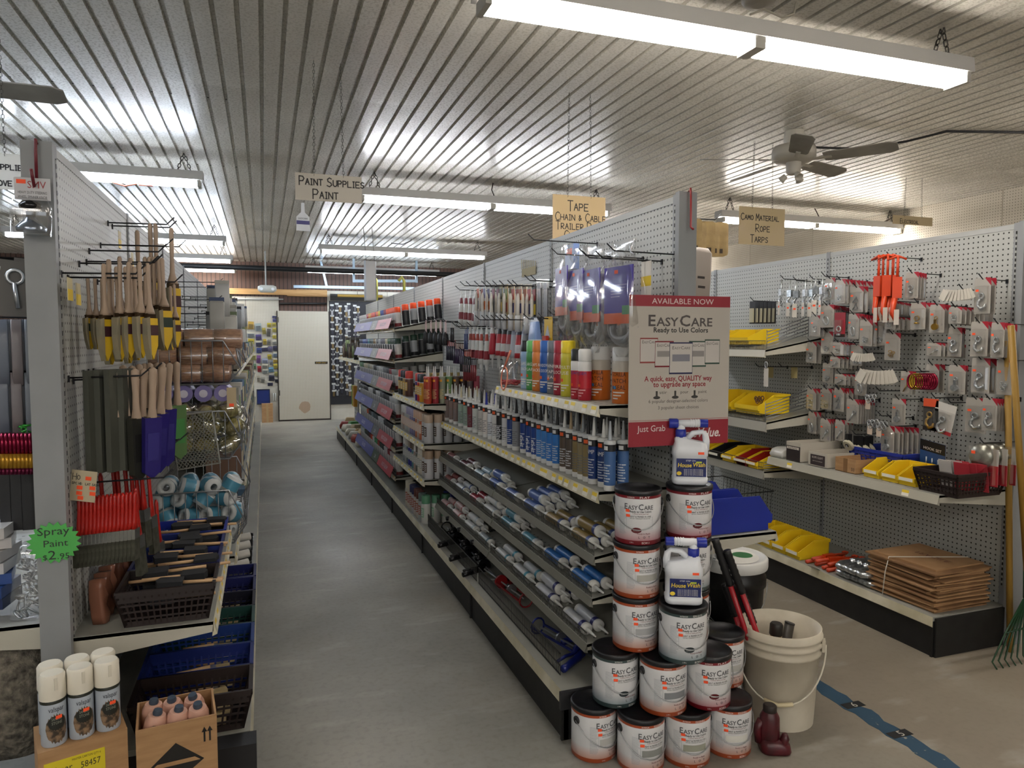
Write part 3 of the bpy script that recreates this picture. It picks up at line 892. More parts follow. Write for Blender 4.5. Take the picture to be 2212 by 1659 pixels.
part('handle', MB().lathe([(.019, 0), (.022, .15), (.022, .3)], 14), [noisy('worn_wood', '8a6a3a', 'b08a4d', 10, .6)], hm)
part('cap', MB().lathe([(.024, .3), (.027, .304), (.027, .345), (.022, .352)], 16), [K('1d1a18', .5)], hm)
T('pipe', MB().tube([(0, 0, 0), (.095, .03, .33)], .02, 14).lathe([(.021, 0), (.021, .006)], 14, 1, Matrix.Translation((.095, .03, .33)) @ Matrix.Rotation(.29, 4, 'Y')), [K('37332c', .5), BLK], 'dark pipe leaning inside the white bucket', 'pipe', None, (1.99, 2.36, .02))
# black bucket with white lid
x2, y2 = 2.19, 2.93
bb = E('black_bucket', 'black five gallon bucket with a white lid behind the bolt cutters', 'bucket', (x2, y2, 0), (0, 0, face(x2, y2)))
part('pail', MB().lathe([(.14, 0), (.155, .34), (.165, .345), (.165, .39), (.158, .4), (.158, .44)], 32), [K('0f0f10', .4)], bb)
part('lid', MB().lathe([(.17, .43), (.173, .44), (.173, .475), (.165, .483), (.155, .483), (.152, .475), (.001, .475)], 36), [K('cfcfcb', .4)], bb)
t = MB().add([(.13 * math.cos(i * PI / 16), .13 * math.sin(i * PI / 16), .4762) for i in range(32)], [tuple(range(32))], 0)
t.add([(.05 + .05 * math.cos(i * PI / 12), .03 + .05 * math.sin(i * PI / 12), .4768) for i in range(24)], [tuple(range(24))], 1)
t.add([(-.06 + .04 * math.cos(i * PI / 3), -.05 + .02 * math.sin(i * PI / 3), .4768) for i in range(6)], [tuple(range(6))], 2)
part('lid_label', t, [K('d5d3cc', .5), K('2f6a3c', .5), K('6a3a33', .5)], bb)
part('bail_handle', MB().tube([((.17) * math.sin(a), -.172 * math.cos(a), .36 - .19 * math.cos(a)) for a in [-PI / 2 + PI * i / 14 for i in range(15)]], .0025, 5), [STEEL], bb)
BAGP = MB()
for k in range(9): BAGP.tube([(.03 * math.sin(k * 2.1), .02 * math.cos(k * 1.7), .005 + .008 * k), (.05 * math.sin(k * 1.3 + 1), .04 * math.cos(k), .012 + .008 * k)], [.02, .006], 5)
T('crumpled_bag', BAGP, [clear('crumpled_clear_bag', .7, 'e9ecee', .15)], 'crumpled clear plastic bag on the lid of the black bucket', 'bag', None, (2.04, 2.86, .49))
# small maroon jack in front of the bucket
jx, jy = 1.79, 2.135
jk = E('bottle_jack', 'small maroon bottle jack on the floor in front of the white bucket', 'jack', (jx, jy, 0), (0, 0, face(jx, jy) + .3))
MAR = noisy('maroon_paint', '3a1016', '55161f', 20, .35)
part('base', MB().loft([[(x, y, z) for x, y in rrect(w_, d_, .03, 5, cx)] for w_, d_, z, cx in ((.11, .09, 0, .012), (.115, .095, .008, .012), (.11, .09, .03, .01), (.08, .075, .05, 0))], 0), [MAR], jk)
part('cylinder', MB().lathe([(.036, .045), (.038, .06), (.036, .13), (.03, .142), (.026, .15)], 18, 0, Matrix.Translation((-.008, 0, 0))), [MAR], jk)
part('pump', MB().tube([(.03, -.02, .02), (.045, -.022, .06), (.042, -.02, .075)], [.018, .016, .01], 10), [MAR], jk)
part('side_lug', MB().tube([(-.045, 0, .03), (-.052, 0, .085), (-.038, 0, .115)], .016, 8), [MAR], jk)
part('screw_cap', MB().lathe([(.024, .148), (.025, .15), (.025, .172), (.02, .176)], 16, 0, Matrix.Translation((-.008, 0, 0))), [K('2b2320', .5, .3)], jk)

# blue stacking bins on the far side shelf, and the paper-backed packs above them
def bin_mb(w, d, h, t=.004, lip=.45, cut=.55):
    """hopper-front bin: open top, sloping front (front = -Y)"""
    mb = MB()
    mb.box(-w / 2, w / 2, -d / 2, d / 2, 0, t)
    mb.box(-w / 2, w / 2, d / 2 - t, d / 2, t, h)
    prof = [(-d / 2, 0), (d / 2, 0), (d / 2, h), (-d / 2 + d * (1 - cut), h), (-d / 2 - d * .06, h * lip), (-d / 2 - d * .06, h * lip * .55), (-d / 2, h * lip * .4)]
    X0 = Matrix(((0, 0, 1, 0), (1, 0, 0, 0), (0, 1, 0, 0), (0, 0, 0, 1)))
    mb.prism(prof, -w / 2, -w / 2 + t, 0, X0); mb.prism(prof, w / 2 - t, w / 2, 0, X0)
    mb.box(-w / 2, w / 2, -d / 2 - d * .06 - t, -d / 2 - d * .06, h * lip * .5, h * lip)
    mb.box(-w / 2, w / 2, -d / 2 - t, -d / 2, 0, h * lip * .45)
    mb.box(-w / 2, w / 2, -d / 2 - d * .06, -d / 2, h * lip * .42, h * lip * .5)
    return mb


def bin_rim(w, d, h, t=.006):
    mb = MB()
    mb.box(-w / 2 - .005, -w / 2 + .001, -d * .05, d / 2 + .005, h - .012, h + .003); mb.box(w / 2 - .001, w / 2 + .005, -d * .05, d / 2 + .005, h - .012, h + .003); mb.box(-w / 2, w / 2, d / 2 - .001, d / 2 + .005, h - .012, h + .003)
    return mb


BB = P('stacking_bin', 'bin', [('bin_body', bin_mb(.155, .35, .15, cut=.88), [BLUEP], -1), ('rim', bin_rim(.155, .35, .15), [BLUEP], -1)])
for i, (y, lb) in enumerate(((2.56, 'nearest'), (2.73, 'middle'), (2.90, 'farthest'))):
    BB.put((1.86, y, .737), PI / 2, '%s of the three blue stacking bins behind the paint cans' % lb, 'blue stacking bins')

# ================================================================== centre gondola, aisle side
def lab(base, i): return '%s %s' % (ORD[i] if i < len(ORD) else 'last', base)


# ---- caulk cartridges
TR = .0235


def caulk_proto(nm, text=None, tsize=.02, tcol=None, vert=False, bands=((.0, .03, 0), (.03, .185, 1), (.185, .215, 2))):
    pf = [(TR - .001, 0), (TR, .004), (TR, .022), (TR, .024), (TR, .155), (TR, .17), (TR, .188)]
    b = MB().lathe(pf, 16, [0, 0, 1, 1, 2, 2])
    col = MB().lathe([(TR + .0012, .182), (TR + .0012, .194), (TR - .003, .197), (.009, .198)], 16)
    nz = MB().lathe([(.0085, .197), (.0075, .215), (.0033, .272)], 10)
    parts = [('tube_body', b, [K('d9d9d5', .4), K('888888', .4), BLK], -1), ('collar', col, [K('d9d9d5', .4)], -1), ('nozzle', nz, [K('d9d9d5', .4)], -1)]
    tx = MB()
    if text: wrap(tx, (text, tsize), TR + .0006, .045 if vert else .125, 0, 0, .105 if vert else min(.04, .6 * tsize * len(text)), vert=vert)
    for k in range(7): patch(tx, TR + .0005, -.7, .55 + .25 * math.sin(k * 2.3), k * .0105 + .036, .04 + k * .0105, 1, 3)
    patch(tx, TR + .0006, -.5, .35, .16, .176, 2, 4)
    parts.append(('lettering', tx, [K('e6e6e6', .5), K('c9cdd2', .5), K('dcdcdc', .5)], 0))
    return P('caulk_tube', 'caulk tube', parts)


CK = {'': caulk_proto('plain'), 'S': caulk_proto('stretch', 'STRETCH', .026, vert=True), '2': caulk_proto('n230', '230', .026, vert=True), 'A': caulk_proto('amp', 'AMP', .024)}
W_, B_, G_, T_ = 'd9d9d5', '1d1d1f', '6a6b6c', 'b09a78'
ROW = [(135, '7d6a64', '', W_, 'brown-labelled'), (180, '7d6a64', '', W_, 'brown-labelled'), (225, '7d6a64', '', W_, 'brown-labelled'), (275, '8fa396', '', 'd8cfae', 'green and white labelled'),
       (330, '8fa396', '', W_, 'green and white labelled'), (372, '6d2a33', '', W_, 'maroon'), (425, 'b9bfba', '', W_, 'pale green labelled'), (485, 'b9b5b0', '', B_, 'pale grey labelled'), (535, 'd9d2cc', '', '26329a', 'orange lettered white'),
       (585, 'cfd3d8', '', W_, 'white and blue'), (632, 'cfcfcd', 'S', W_, 'white STRETCH'), (678, '2a2a2c', 'S', B_, 'black STRETCH'), (735, 'cfd0d0', 'S', W_, 'white STRETCH with navy band'), (790, '2b4380', '', W_, 'blue'),
       (845, '8a8d92', '', B_, 'grey'), (910, '1f3f86', '2', '4a4a4c', 'navy 230'), (990, '1f3f86', '2', '4a4a4c', 'navy 230'), (1045, '1f3f86', '2', '3a352f', 'navy 230'), (1098, '3f7fc4', '', B_, 'sky blue'),
       (1150, '3f7fc4', '', W_, 'sky blue'), (1205, '2f74c0', '', G_, 'sky blue'), (1268, '2f74c0', '', B_, 'sky blue'), (1345, '5a4d42', '', W_, 'brown'), (1410, '5a5048', '', T_, 'brown tan-tipped'), (1480, '85754f', '', G_, 'tan'),
       (1535, '857a5c', '', '8f9498', 'tan'), (1590, '85754f', '', B_, 'tan black-tipped'), (1648, '1b3a78', 'A', W_, 'navy AMP'), (1725, '17356f', 'A', W_, 'navy AMP'), (1815, '3d5f8f', '', 'a5abb0', 'grey-blue')]
for k, (X, hx, tp_, nz, nm) in enumerate(ROW):
    u = 940 + X / 4.809
    for d in range(2 if k % 3 else 3):
        x = 1.268 + .056 * d + (.01 if k in (15, 28) else 0)
        y = oX(u, 1000, 1.268).y + (RN.uniform(-.004, .004) if d else 0)
        if d and k in (28,): x += .0
        ov = {'tube_body': [K(W_, .4), K(hx, .35), K('17181c', .35)], 'nozzle': [K(nz, .45)], 'collar': [K(W_ if nz in (W_, T_, '26329a') else 'c2c4c4', .45)], 'lettering': [K('e6e6e6', .5), K('c9cdd2' if hx[0] in '12345' else '6c6e72', .5), K('dcdcdc' if k % 2 else 'e8602c', .5)]}
        CK[tp_].put((x, y, .9658), -1.05 + RN.uniform(-.3, .3), '%s caulk tube standing in the %s row, place %s' % (nm, ('front', 'second', 'third')[d], ORD[k] if k < 20 else 'twenty-' + ORD[k - 20]), 'caulk tubes standing on the middle shelf', ov)

# ---- lying caulk cartridges on the three tilted shelves
SH = {0: (.71, 1.2), 1: (.545, 1.19), 2: (.365, 1.17)}
SHN = ('upper', 'middle', 'lower')


def shz(k, x): zz, xf = SH[k]; return zz + .05 * (x - xf) / (1.55 - xf)


LY_ = [(0, 4.78, 'mr', 1, 0), (0, 4.45, 'mw', 2, 0), (0, 4.10, 'lb', 2, 0), (0, 3.80, 'db', 2, 1), (0, 3.50, 'db', 1, 0), (0, 3.22, 'db', 4, 3), (0, 2.93, 'gd', 2, 0), (0, 2.63, 'gd', 4, 1),
       (1, 4.82, 'mr', 2, 0), (1, 4.50, 'wb', 3, 0), (1, 4.18, 'rd', 2, 0), (1, 3.86, 'wt', 2, 1), (1, 3.55, 'tl', 3, 2), (1, 3.22, 'tl', 1, 0), (1, 2.92, 'sb', 2, 0), (1, 2.61, 'sb', 2, 0),
       (2, 4.85, 'rw', 2, 0), (2, 4.53, 'rw', 3, 1), (2, 4.2, 'wt', 2, 1), (2, 3.9, 'gy', 1, 0), (2, 3.58, 'wr', 2, 0), (2, 3.27, 'wr', 2, 0), (2, 2.96, 'pw', 3, 1), (2, 2.64, 'pw', 2, 0)]
LC = {'mr': ('8a4a44', '6a2a2c', 'brick red'), 'mw': ('5a1a22', 'c9c4c0', 'dark maroon'), 'lb': ('a9bfca', '3a6a8a', 'light blue'), 'db': ('4a66a8', 'c9d0dc', 'blue and white'), 'gd': ('8a7440', '3a4a86', 'gold'),
      'wb': ('c9ccd0', '3a5a9a', 'white and blue'), 'rd': ('a8303c', 'd9d2ce', 'red'), 'wt': ('cfd0d0', 'b9c4cc', 'white'), 'tl': ('5f98ac', 'd0d8dc', 'teal'), 'sb': ('2f6fb8', '2a62a8', 'bright blue'), 'rw': ('c9a9a6', 'b04a4a', 'pink and white'),
      'gy': ('a3adb0', '4a6a78', 'grey'), 'wr': ('c6cacc', '4a9ab4', 'white with red sticker'), 'pw': ('c3c6cc', '2c2c6e', 'white with navy band')}
cnt = {}
for k, y, t, nr, n2 in LY_:
    body, band, nm = LC[t]
    spots = [(i, 0) for i in range(nr)] + [(i + .5, 1) for i in range(n2)]
    for i, lay in spots:
        x = SH[k][1] + .034 + i * .0525
        z = shz(k, x) + TR + .001 + lay * .043
        ov = {'tube_body': [K('d3d3cf', .4), K(body, .35), K(band, .4)], 'nozzle': [K('d9d9d5', .45)], 'collar': [K('d3d3cf', .45)], 'lettering': [K('e6e6e6', .5), K('c9cdd2' if t in 'sbdbmw' else '6c7078', .5), K('e8602c', .5)]}
        c_ = cnt.get((k, t), 0); cnt[(k, t)] = c_ + 1
        CK[''].put((x, y + .09 + RN.uniform(-.012, .012), z), (PI / 2, RN.uniform(-2.4, -.6), 0), '%s caulk tube on the %s tilted shelf, %s from the far end' % (nm, SHN[k], ORD[min(c_, 19)]), 'caulk tubes lying on the tilted shelves', ov)

# ---- foam and spray sealant cans on the upper shelf
def foam_proto(r, h, caph, text=None, n=18, gor=False):
    b = MB().lathe([(r - .002, 0), (r, .003), (r, h * .3), (r, h * .72), (r, h - .012), (r - .006, h)], n, [0, 0, 1, 2, 2])
    c_ = MB().lathe([(r - .001, h - .006), (r - .001, h + caph - .006), (r - .006, h + caph)], n)
    tx = MB()
    if text:
        for i, s_ in enumerate(text): wrap(tx, (s_, .021 if not gor else .024), r + .0006, h * .62 - i * .026, 0, 0, min(r * 1.5, .011 * len(s_) + .01))
    for i in range(3): patch(tx, r + .0005, -.6, .6 - .3 * i, h * .24 - .012 * i, h * .27 - .012 * i, 1, 4)
    patch(tx, r + .0006, -.75, -.2, h * .33, h * .4, 2, 3)
    return P('aerosol_can', 'aerosol can', [('can_body', b, [K('aaaaaa'), K('aaaaaa'), K('aaaaaa')], -1), ('cap', c_, [K('aaaaaa')], -1), ('lettering', tx, [K('eceae4', .5), K('dcdad4', .5), K('e8602c', .5)], 0)])


FOAM = {}
for key, tx_ in (('GAPS', ['GAPS &', 'CRACKS']), ('BIG', ['LARGE', 'GAP']), ('WIN', ['WINDOW', '& DOOR']), ('FIRE', ['FIRE', 'BLOCK']), ('PEST', ['PEST', 'BLOCK']), ('MULTI', ['MULTI', 'USE']), ('SEAL', ['WIND', 'TAPE', 'SEAL']), ('', None)):
    FOAM[key] = foam_proto(.034, .2, .05, tx_)
SEALM = foam_proto(.029, .17, .045, ['FOAM']); GOR = foam_proto(.043, .175, .05, ['GORILLA', 'PATCH', '& SEAL'], 24, True)
FO = [(1139, 'GAPS', '9fb6cf', '9fb6cf', '8aa9cc', '1a1a1c', 'light blue foam can with black cap'), (1151, 'BIG', '4a9a54', '4a9a54', '3f8c4a', '63b364', 'green foam can'), (1164, 'GAPS', 'cf7a35', 'cf7a35', 'd8823c', 'd8823c', 'orange foam can'),
      (1181, 'WIN', '2a5aa8', '2a5aa8', '2458a8', '2f66b8', 'blue foam can'), (1197, 'SEAL', '6b7078', '6b7078', '5a5f68', '6d737c', 'grey foam can'), (1211, 'FIRE', 'a0263a', 'a0263a', '9a2034', 'a8283c', 'red foam can'), (1227, 'MULTI', 'c9c03a', 'c9c03a', 'c9c03a', 'e8cf2a', 'yellow foam can')]
for i, (u, key, lo_, mi, hi_, cp, lb) in enumerate(FO):
    p = oX(u, 860, 1.29)
    FOAM[key].put((1.29, p.y, 1.3008), -.95, lb + ' on the upper caulk shelf', 'foam cans on the upper shelf', {'can_body': [K(lo_, .35), K(mi, .35), K(hi_, .35)], 'cap': [K(cp, .4)]})
for i, u in enumerate((1247, 1263)):
    p = oX(u, 860, 1.27)
    SEALM.put((1.27, p.y, 1.3008), -.95, 'red and white sealant can, %s of the pair beside the orange cans' % ('left', 'right')[i], 'red and white sealant cans', {'can_body': [K('b02433', .35), K('c62a38', .35), K('d9d9d6', .35)], 'cap': [K('1f1f21' if i == 0 else 'd9d9d6', .4)], 'lettering': [K('3a4a8a', .5), K('d9a0a0', .5), K('e8602c', .5)]})
for i, u in enumerate((1297, 1345)):
    p = oX(u, 860, 1.352)
    GOR.put((1.352, p.y, 1.3008), -.95, 'large orange patch and seal spray can, %s one' % ('left', 'right, partly behind the poster')[i], 'orange seal spray cans', {'can_body': [K('c9691f', .35), K('c9691f', .35), K('bdb6aa', .35)], 'cap': [K('d6d6d4', .4)], 'lettering': [K('2a2018', .5), K('dcdad4', .5), K('4a86b8', .5)]})
p = oX(1105, 840, 1.27)
zb = E('zip_bag', 'clear bag of red twisted string on the upper caulk shelf', 'bag', (1.27, p.y, 1.302), (0, 0, 0))
tw = MB(); pts = []
for i in range(60): pts.append((.05 * math.sin(i * .9) * math.cos(i * .31), .05 * math.cos(i * 1.13), .012 + .02 * (i % 3) / 2))
tw.tube(pts, .006, 5); part('red_string', tw, [K('b8202c', .5)], zb)
part('clear_bag', MB().loft([[(x, y, z) for x, y in rrect(w_, d_, .02, 4)] for w_, d_, z in ((.1, .13, 0), (.12, .15, .03), (.1, .15, .1), (.02, .15, .14))], 0), [BAG], zb)
p = oX(1095, 818, 1.22)
T('scissors_loop', MB().tube([(0, .05 * math.sin(a), .05 + .06 * math.cos(a)) for a in [i * PI / 8 for i in range(16)]], .004, 5, 0, True).tube([(0, .02, .1), (0, -.06, .2)], .006, 5), [K('e08a70', .4)], 'orange loop handle leaning on the bag of red string', 'handle', None, (1.2, p.y, 1.3), (0, .1, 0))


# ---- hanging packs
HG = 'peg hooks on the centre gondola'


def squeeze_mb(L=.19, w=.04):
    rings = []
    for t in [0, .1, .3, .6, .85, 1]:
        a = w / 2 * (1 if t > .05 else 1); b = .003 + (w / 2 - .003) * min(1, (1 - (1 - t)) ** .6) if t > 0 else .002
        rings.append([(b * math.cos(i * PI / 6) * 1.0, a * math.sin(i * PI / 6), -L * t - .02) for i in range(12)])
    return rings


SQ = P('glue_tube', 'glue tube', [('tube_body', MB().loft(squeeze_mb(), [0, 1, 0, 2, 0]), [K('d3d3cf', .35), K('7d2a33', .4), K('7d2a33', .4)], -1), ('cap', MB().lathe([(.006, 0), (.012, .03), (.013, .034)], 10, 0, Matrix.Translation((0, 0, -.244))), [K('d3d3cf', .4)], -1),
                                  ('hang_tab', MB().box(-.001, .001, -.017, .017, -.03, .012), [K('d9d9d5', .5)], -1)])
CT = P('carded_tube', 'carded tube', [('card', MB().box(-.002, .002, -.021, .021, -.2, .012, 0).box(-.003, -.002, -.02, .02, -.06, -.01, 1).box(-.003, -.002, -.02, .02, -.12, -.075, 2), [K('c9c6c0', .5), K('8d3a33', .5), K('3a3f66', .5)], -1),
                                      ('blister', MB().loft([[(x, y, z) for x, y in rrect(.022, .034, .009, 4, -.013)] for z in (-.205, -.13)], 0), [clear('frosted_blister', .5, 'e8eaec', .2)], -1),
                                      ('tube', MB().lathe([(.008, -.13), (.008, -.05), (.003, -.03)], 8, 0, Matrix.Translation((-.011, 0, 0))), [K('b9b6ae', .4)], -1)])


def z1(X, Y): return 940 + X / 4.365, 480 + Y / 4.365


# top row: white glue tubes with maroon bands, then carded tubes, then black packs
for i, X in enumerate((245, 290, 332, 372)):
    p = oX(*z1(X, 660), 1.33); SQ.put((1.33, p.y, p.z), 0, 'white glue tube with maroon bands, %s in the upper hanging row' % ORD[i], 'white glue tubes hanging in the upper row', {}, (1.15, 1.05, 1.05))
hook(1.548, oX(*z1(300, 640), 1.33).y, oX(*z1(300, 650), 1.33).z + .004, .3, -1, 'black peg hook carrying the white glue tubes', HG)
CTC = [('cfc9c4', 'b8543a', '8a8a8e'), ('c4c6c8', '5a5a86', 'c86a2a'), ('6d6a66', '7d3550', '4a4a4c'), ('8d8a70', '3a3a30', 'c9b06a'), ('a9946a', '6a7a3a', '8a3a2a'), ('c9b9a0', 'a83a2a', '33386a'), ('c9bfae', 'a8562a', '33386a'), ('bdb6a8', 'a83a3a', '33386a'), ('2a2a2c', '8a2a2a', 'd0b83a')]
for i, X in enumerate((405, 465, 550, 622, 672, 735, 803, 888, 935)):
    p = oX(*z1(X, 610), 1.33)
    for d in range(2):
        CT.put((1.33 + .03 * d, p.y + .004 * d, p.z), 0, 'carded glue pack on the %s upper hook from the far end, %s' % (ORD[i], ('front', 'behind')[d]), 'carded glue packs hanging in the upper row', {'card': [K(CTC[i][0], .5), K(CTC[i][1], .5), K(CTC[i][2], .5)]}, 1.2)
    hook(1.548, p.y, p.z + .002, .34, -1, 'black peg hook in the upper row of the glue packs', HG)
BP = P('spatula_pack', 'spatula pack', [('blade', MB().box(-.003, .003, -.024, .024, -.21, -.03), [K('1c1f26', .4)], -1), ('sleeve', MB().box(-.006, .006, -.03, .03, -.23, .012), [CLEAR], -1), ('header', MB().box(-.0065, .0065, -.024, .024, -.035, -.005), [K('b9bcc2', .5)], -1)])
for i, X in enumerate((985, 1045)):
    p = oX(*z1(X, 560), 1.33); BP.put((1.33, p.y, p.z), 0, 'black carded pack beside the purple hose packs, %s one' % ('left', 'right')[i], 'black packs next to the hose packs'); hook(1.548, p.y, p.z, .3, -1, 'black peg hook holding a black carded pack', HG)
for i, X in enumerate((1185, 1235, 1290, 1340)):
    p = oX(*z1(X, 880), 1.42); BP.put((1.42, p.y, p.z), 0, 'black spatula pack under the purple hose packs, %s from the left' % ORD[i], 'black spatula packs under the hoses', sc=.95); hook(1.548, p.y, p.z, .2, -1, 'black peg hook holding a spatula pack', HG)
# second row: squeeze tubes nozzle down
ST = P('sealant_tube', 'sealant tube', [('tube_body', MB().loft(squeeze_mb(.16, .046), [0, 1, 2, 0, 2]), [K('d3d3cf', .35), K('33353a', .4), K('b03038', .4)], -1), ('nozzle', MB().lathe([(.002, -.255), (.006, -.2), (.014, -.195), (.014, -.178)], 10), [K('d3d3cf', .4)], -1), ('hang_tab', MB().box(-.001, .001, -.02, .02, -.03, .012), [K('dedede', .5)], -1)])
SC2 = [('b02838', 'c9c4c0', 'b02838', 'red'), ('c9c6c4', '2a2a2c', 'b03038', 'white'), ('c4c4c2', '2a2a2c', 'b03038', 'white'), ('b9b4b4', '3a3a3c', 'a04048', 'white'), ('a9aeb8', '8a90a0', 'a9aeb8', 'grey'), ('c4c6cc', '3a3a4a', 'b03038', 'white'), ('9aa0a6', '8a90a0', '9aa0a6', 'grey')]
for i, X in enumerate((540, 605, 652, 700, 745, 790, 842)):
    p = oX(*z1(X, 930), 1.34)
    for d in range(2):
        ST.put((1.34 + .035 * d, p.y, p.z), 0, '%s sealant tube on the %s lower hook from the far end, %s' % (SC2[i][3], ORD[i], ('front', 'behind')[d]), 'sealant tubes hanging nozzle down', {'tube_body': [K(SC2[i][0], .35), K(SC2[i][1], .4), K(SC2[i][2], .4)]}, 1.15)
    hook(1.548, p.y, p.z + .002, .32, -1, 'black peg hook in the second row above the sealant tubes', HG)
for i, X in enumerate((333, 362, 398, 435, 485)):
    p = oX(*z1(X, 990), 1.36); SQ.put((1.36, p.y, p.z), 0, 'white glue tube with red bands, %s in the second hanging row' % ORD[i], 'white glue tubes hanging in the second row', {'tube_body': [K('d3d3cf', .35), K('a8402f', .4), K('8d1f2c', .4)]}, (1.15, 1.05, 1.15))
    if i % 2 == 0: hook(1.548, p.y, p.z + .002, .32, -1, 'black peg hook above the red banded glue tubes', HG)
p = oX(*z1(1065, 915), 1.3); sc_ = E('scraper_card', 'yellow carded paint scraper hanging below the purple hose packs', 'scraper', tuple(p))
part('card', MB().box(0, .003, -.05, .05, -.21, .012), [K('d9b21c', .5)], sc_); part('blade', MB().prism([(-.03, -.09), (.035, -.09), (.0, -.03)], -.004, 0, 0, Matrix(((0, 0, 1, 0), (1, 0, 0, 0), (0, 1, 0, 0), (0, 0, 0, 1)))), [STEEL], sc_); part('handle', MB().box(-.016, 0, -.014, .014, -.24, -.09), [BLK], sc_); part('grip_patch', MB().box(-.018, -.002, -.016, .03, -.11, -.08), [K('b5301c', .5)], sc_)
hook(1.548, p.y, p.z, .3, -1, 'black peg hook holding the yellow scraper card', HG)
p = oX(*z1(940, 920), 1.31); T('drop_cloth_pack', MB().loft([[(x, y, z) for x, y in rrect(w_, d_, .008, 4)] for w_, d_, z in ((.03, .1, -.18), (.04, .105, -.1), (.02, .09, -.01), (.004, .08, .015))], [0, 1, 0]), [K('c3cbd6', .3), K('6f8cc0', .35)], 'white and blue folded bag pack left of the yellow scraper', 'pack', None, tuple(p))
hook(1.548, p.y, p.z, .3, -1, 'black peg hook holding the white and blue bag pack', HG)
# purple hose packs
hp = []
crd = MB().box(-.004, 0, -.1, .1, -.30, -.06, 0).box(-.0045, .001, -.1, .1, -.30, -.255, 1).box(-.0048, -.0045, -.1, -.03, -.262, -.225, 2)
for k in range(5): crd.box(-.0048, -.0042, -.06 + .012 * k, .05, -.14 - .012 * k, -.136 - .012 * k, 3)
coil = MB()
for k in range(4): coil.tube([(.02 + .01 * math.sin(a + k), (.072 + .008 * k) * math.cos(a), -.315 + (.05 + .008 * k) * math.sin(a)) for a in [i * PI / 9 for i in range(18)]], .012, 7, 0, True)
bgp = MB().loft([[(x + .02, y, z) for x, y in rrect(w_, d_, .02, 5)] for w_, d_, z in ((.02, .06, -.44), (.06, .17, -.39), (.09, .215, -.3), (.085, .21, -.15), (.05, .17, -.05), (.012, .12, .0), (.02, .15, .05))], 0, caps=False)
HS = P('hose_pack', 'hose pack', [('card', crd, [K('341690', .35), K('cc561a', .4), K('3f8a5a', .5), K('8d80b8', .5)], -1), ('hose_coil', coil, [K('8b8d8f', .4)], -1), ('clear_bag', bgp, [BAG], -1), ('price_sticker', MB().box(-.0052, -.0046, .0, .025, -.09, -.075), [OST], 0)])
for i, (X, Y, lb) in enumerate(((1195, 310, 'leftmost'), (1325, 330, 'second from the left'), (1465, 320, 'third from the left'), (1640, 350, 'fourth, half hidden'), (1735, 280, 'nearest the poster'))):
    x = 1.30 if i != 3 else 1.37
    p = oX(*z1(X, Y), x); HS.put((x, p.y, p.z), .12 * (i - 2) * .5, 'bagged purple dryer hose pack, %s' % lb, 'purple hose packs', {}, (1, .95, .92))
    if i != 1: hook(1.548, p.y, p.z, .3, -1, 'black peg hook holding a purple hose pack', HG)
p = oX(*z1(1265, 190), 1.4); T('blue_pack', MB().box(0, .03, -.05, .05, -.13, -.01, 0).box(-.0006, 0, -.03, .03, -.06, -.03, 1), [K('6d86b8', .3), OST], 'small blue wrapped pack hung high above the hose packs', 'pack', None, tuple(p))
hook(1.548, p.y, p.z, .36, -1, 'long black peg hook high above the hose packs', HG)
p = oX(1410, 565, 1.5); T('price_label', MB().box(0, .001, -.04, .04, -.16, 0, 0).box(-.0004, 0, -.04, .04, -.1, -.06, 1), [K('dedbd0', .6), TAGY], 'white price label with a yellow stripe hung right of the hose packs', 'label', None, (1.47, p.y, p.z))
hook(1.548, p.y + .01, p.z + .004, .3, -1, 'black peg hook holding the white price label', HG)
p = oX(1142, 578, 1.545); mb = MB().box(-.001, 0, -.12, .12, -.05, .0)
for k in range(9): mb.box(-.001, 0, -.12 + .03 * k, -.11 + .03 * k, 0, .03 + .004 * k)
T('spreader_comb', mb, [K('a89a6a', .6)], 'notched tan cardboard strip stuck high on the pegboard', 'card strip', None, (1.545, p.y, p.z))

# third bay: brushes and small tools on hooks
BR = P('carded_brush', 'brush', [('card', MB().box(0, .002, -.024, .024, -.08, .01), [K('c9a9a4', .5)], -1), ('head', MB().lathe([(.018, -.16), (.024, -.13), (.02, -.09), (.006, -.07)], 10), [BLK], -1)])
for i, U in enumerate((1215, 1275, 1335, 1390, 1450)):
    u, v = 700 + U / 5.53, 560 + 745 / 5.53; p = oX(u, v, 1.32 + .0 * i); BR.put(tuple(p), 0, 'black round brush on a red card, %s of five in the third bay' % ORD[i], 'black round brushes', sc=1.15); hook(1.548, p.y, p.z, .28, -1, 'black peg hook holding a black round brush', HG)
SM = P('small_tool_pack', 'tool pack', [('card', MB().box(0, .002, -.018, .018, -.05, .01), [K('8a3a3a', .5)], -1), ('tool', MB().tube([(-.004, 0, -.04), (-.004, 0, -.16)], .009, 7), [K('2a2a3a', .4)], -1)])
n = 0
for U, V, cnt_, c1 in ((1475, 980, 5, '9a4a48'), (1560, 1010, 6, '8a6a5a'), (1640, 1100, 6, 'a84a3a'), (1680, 1200, 7, '5a5a5c'), (1525, 760, 2, 'a9a49a'), (1690, 830, 2, '44507a')):
    for k in range(cnt_):
        p = oX(700 + (U + 22 * k) / 5.53, 560 + V / 5.53, 1.33)
        SM.put(tuple(p), 0, 'small carded tool in the third bay, %s along row %s' % (ORD[k], ORD[n]), 'small carded tools in the third bay', {'card': [K(c1, .5)], 'tool': [K(('2a2a3a', '3a2a4a', '222226', '7a2a30', '2a2a2c', '44507a')[n], .4)]}, .9)
    hook(1.548, p.y, p.z, .3, -1, 'black peg hook holding small carded tools', HG); n += 1


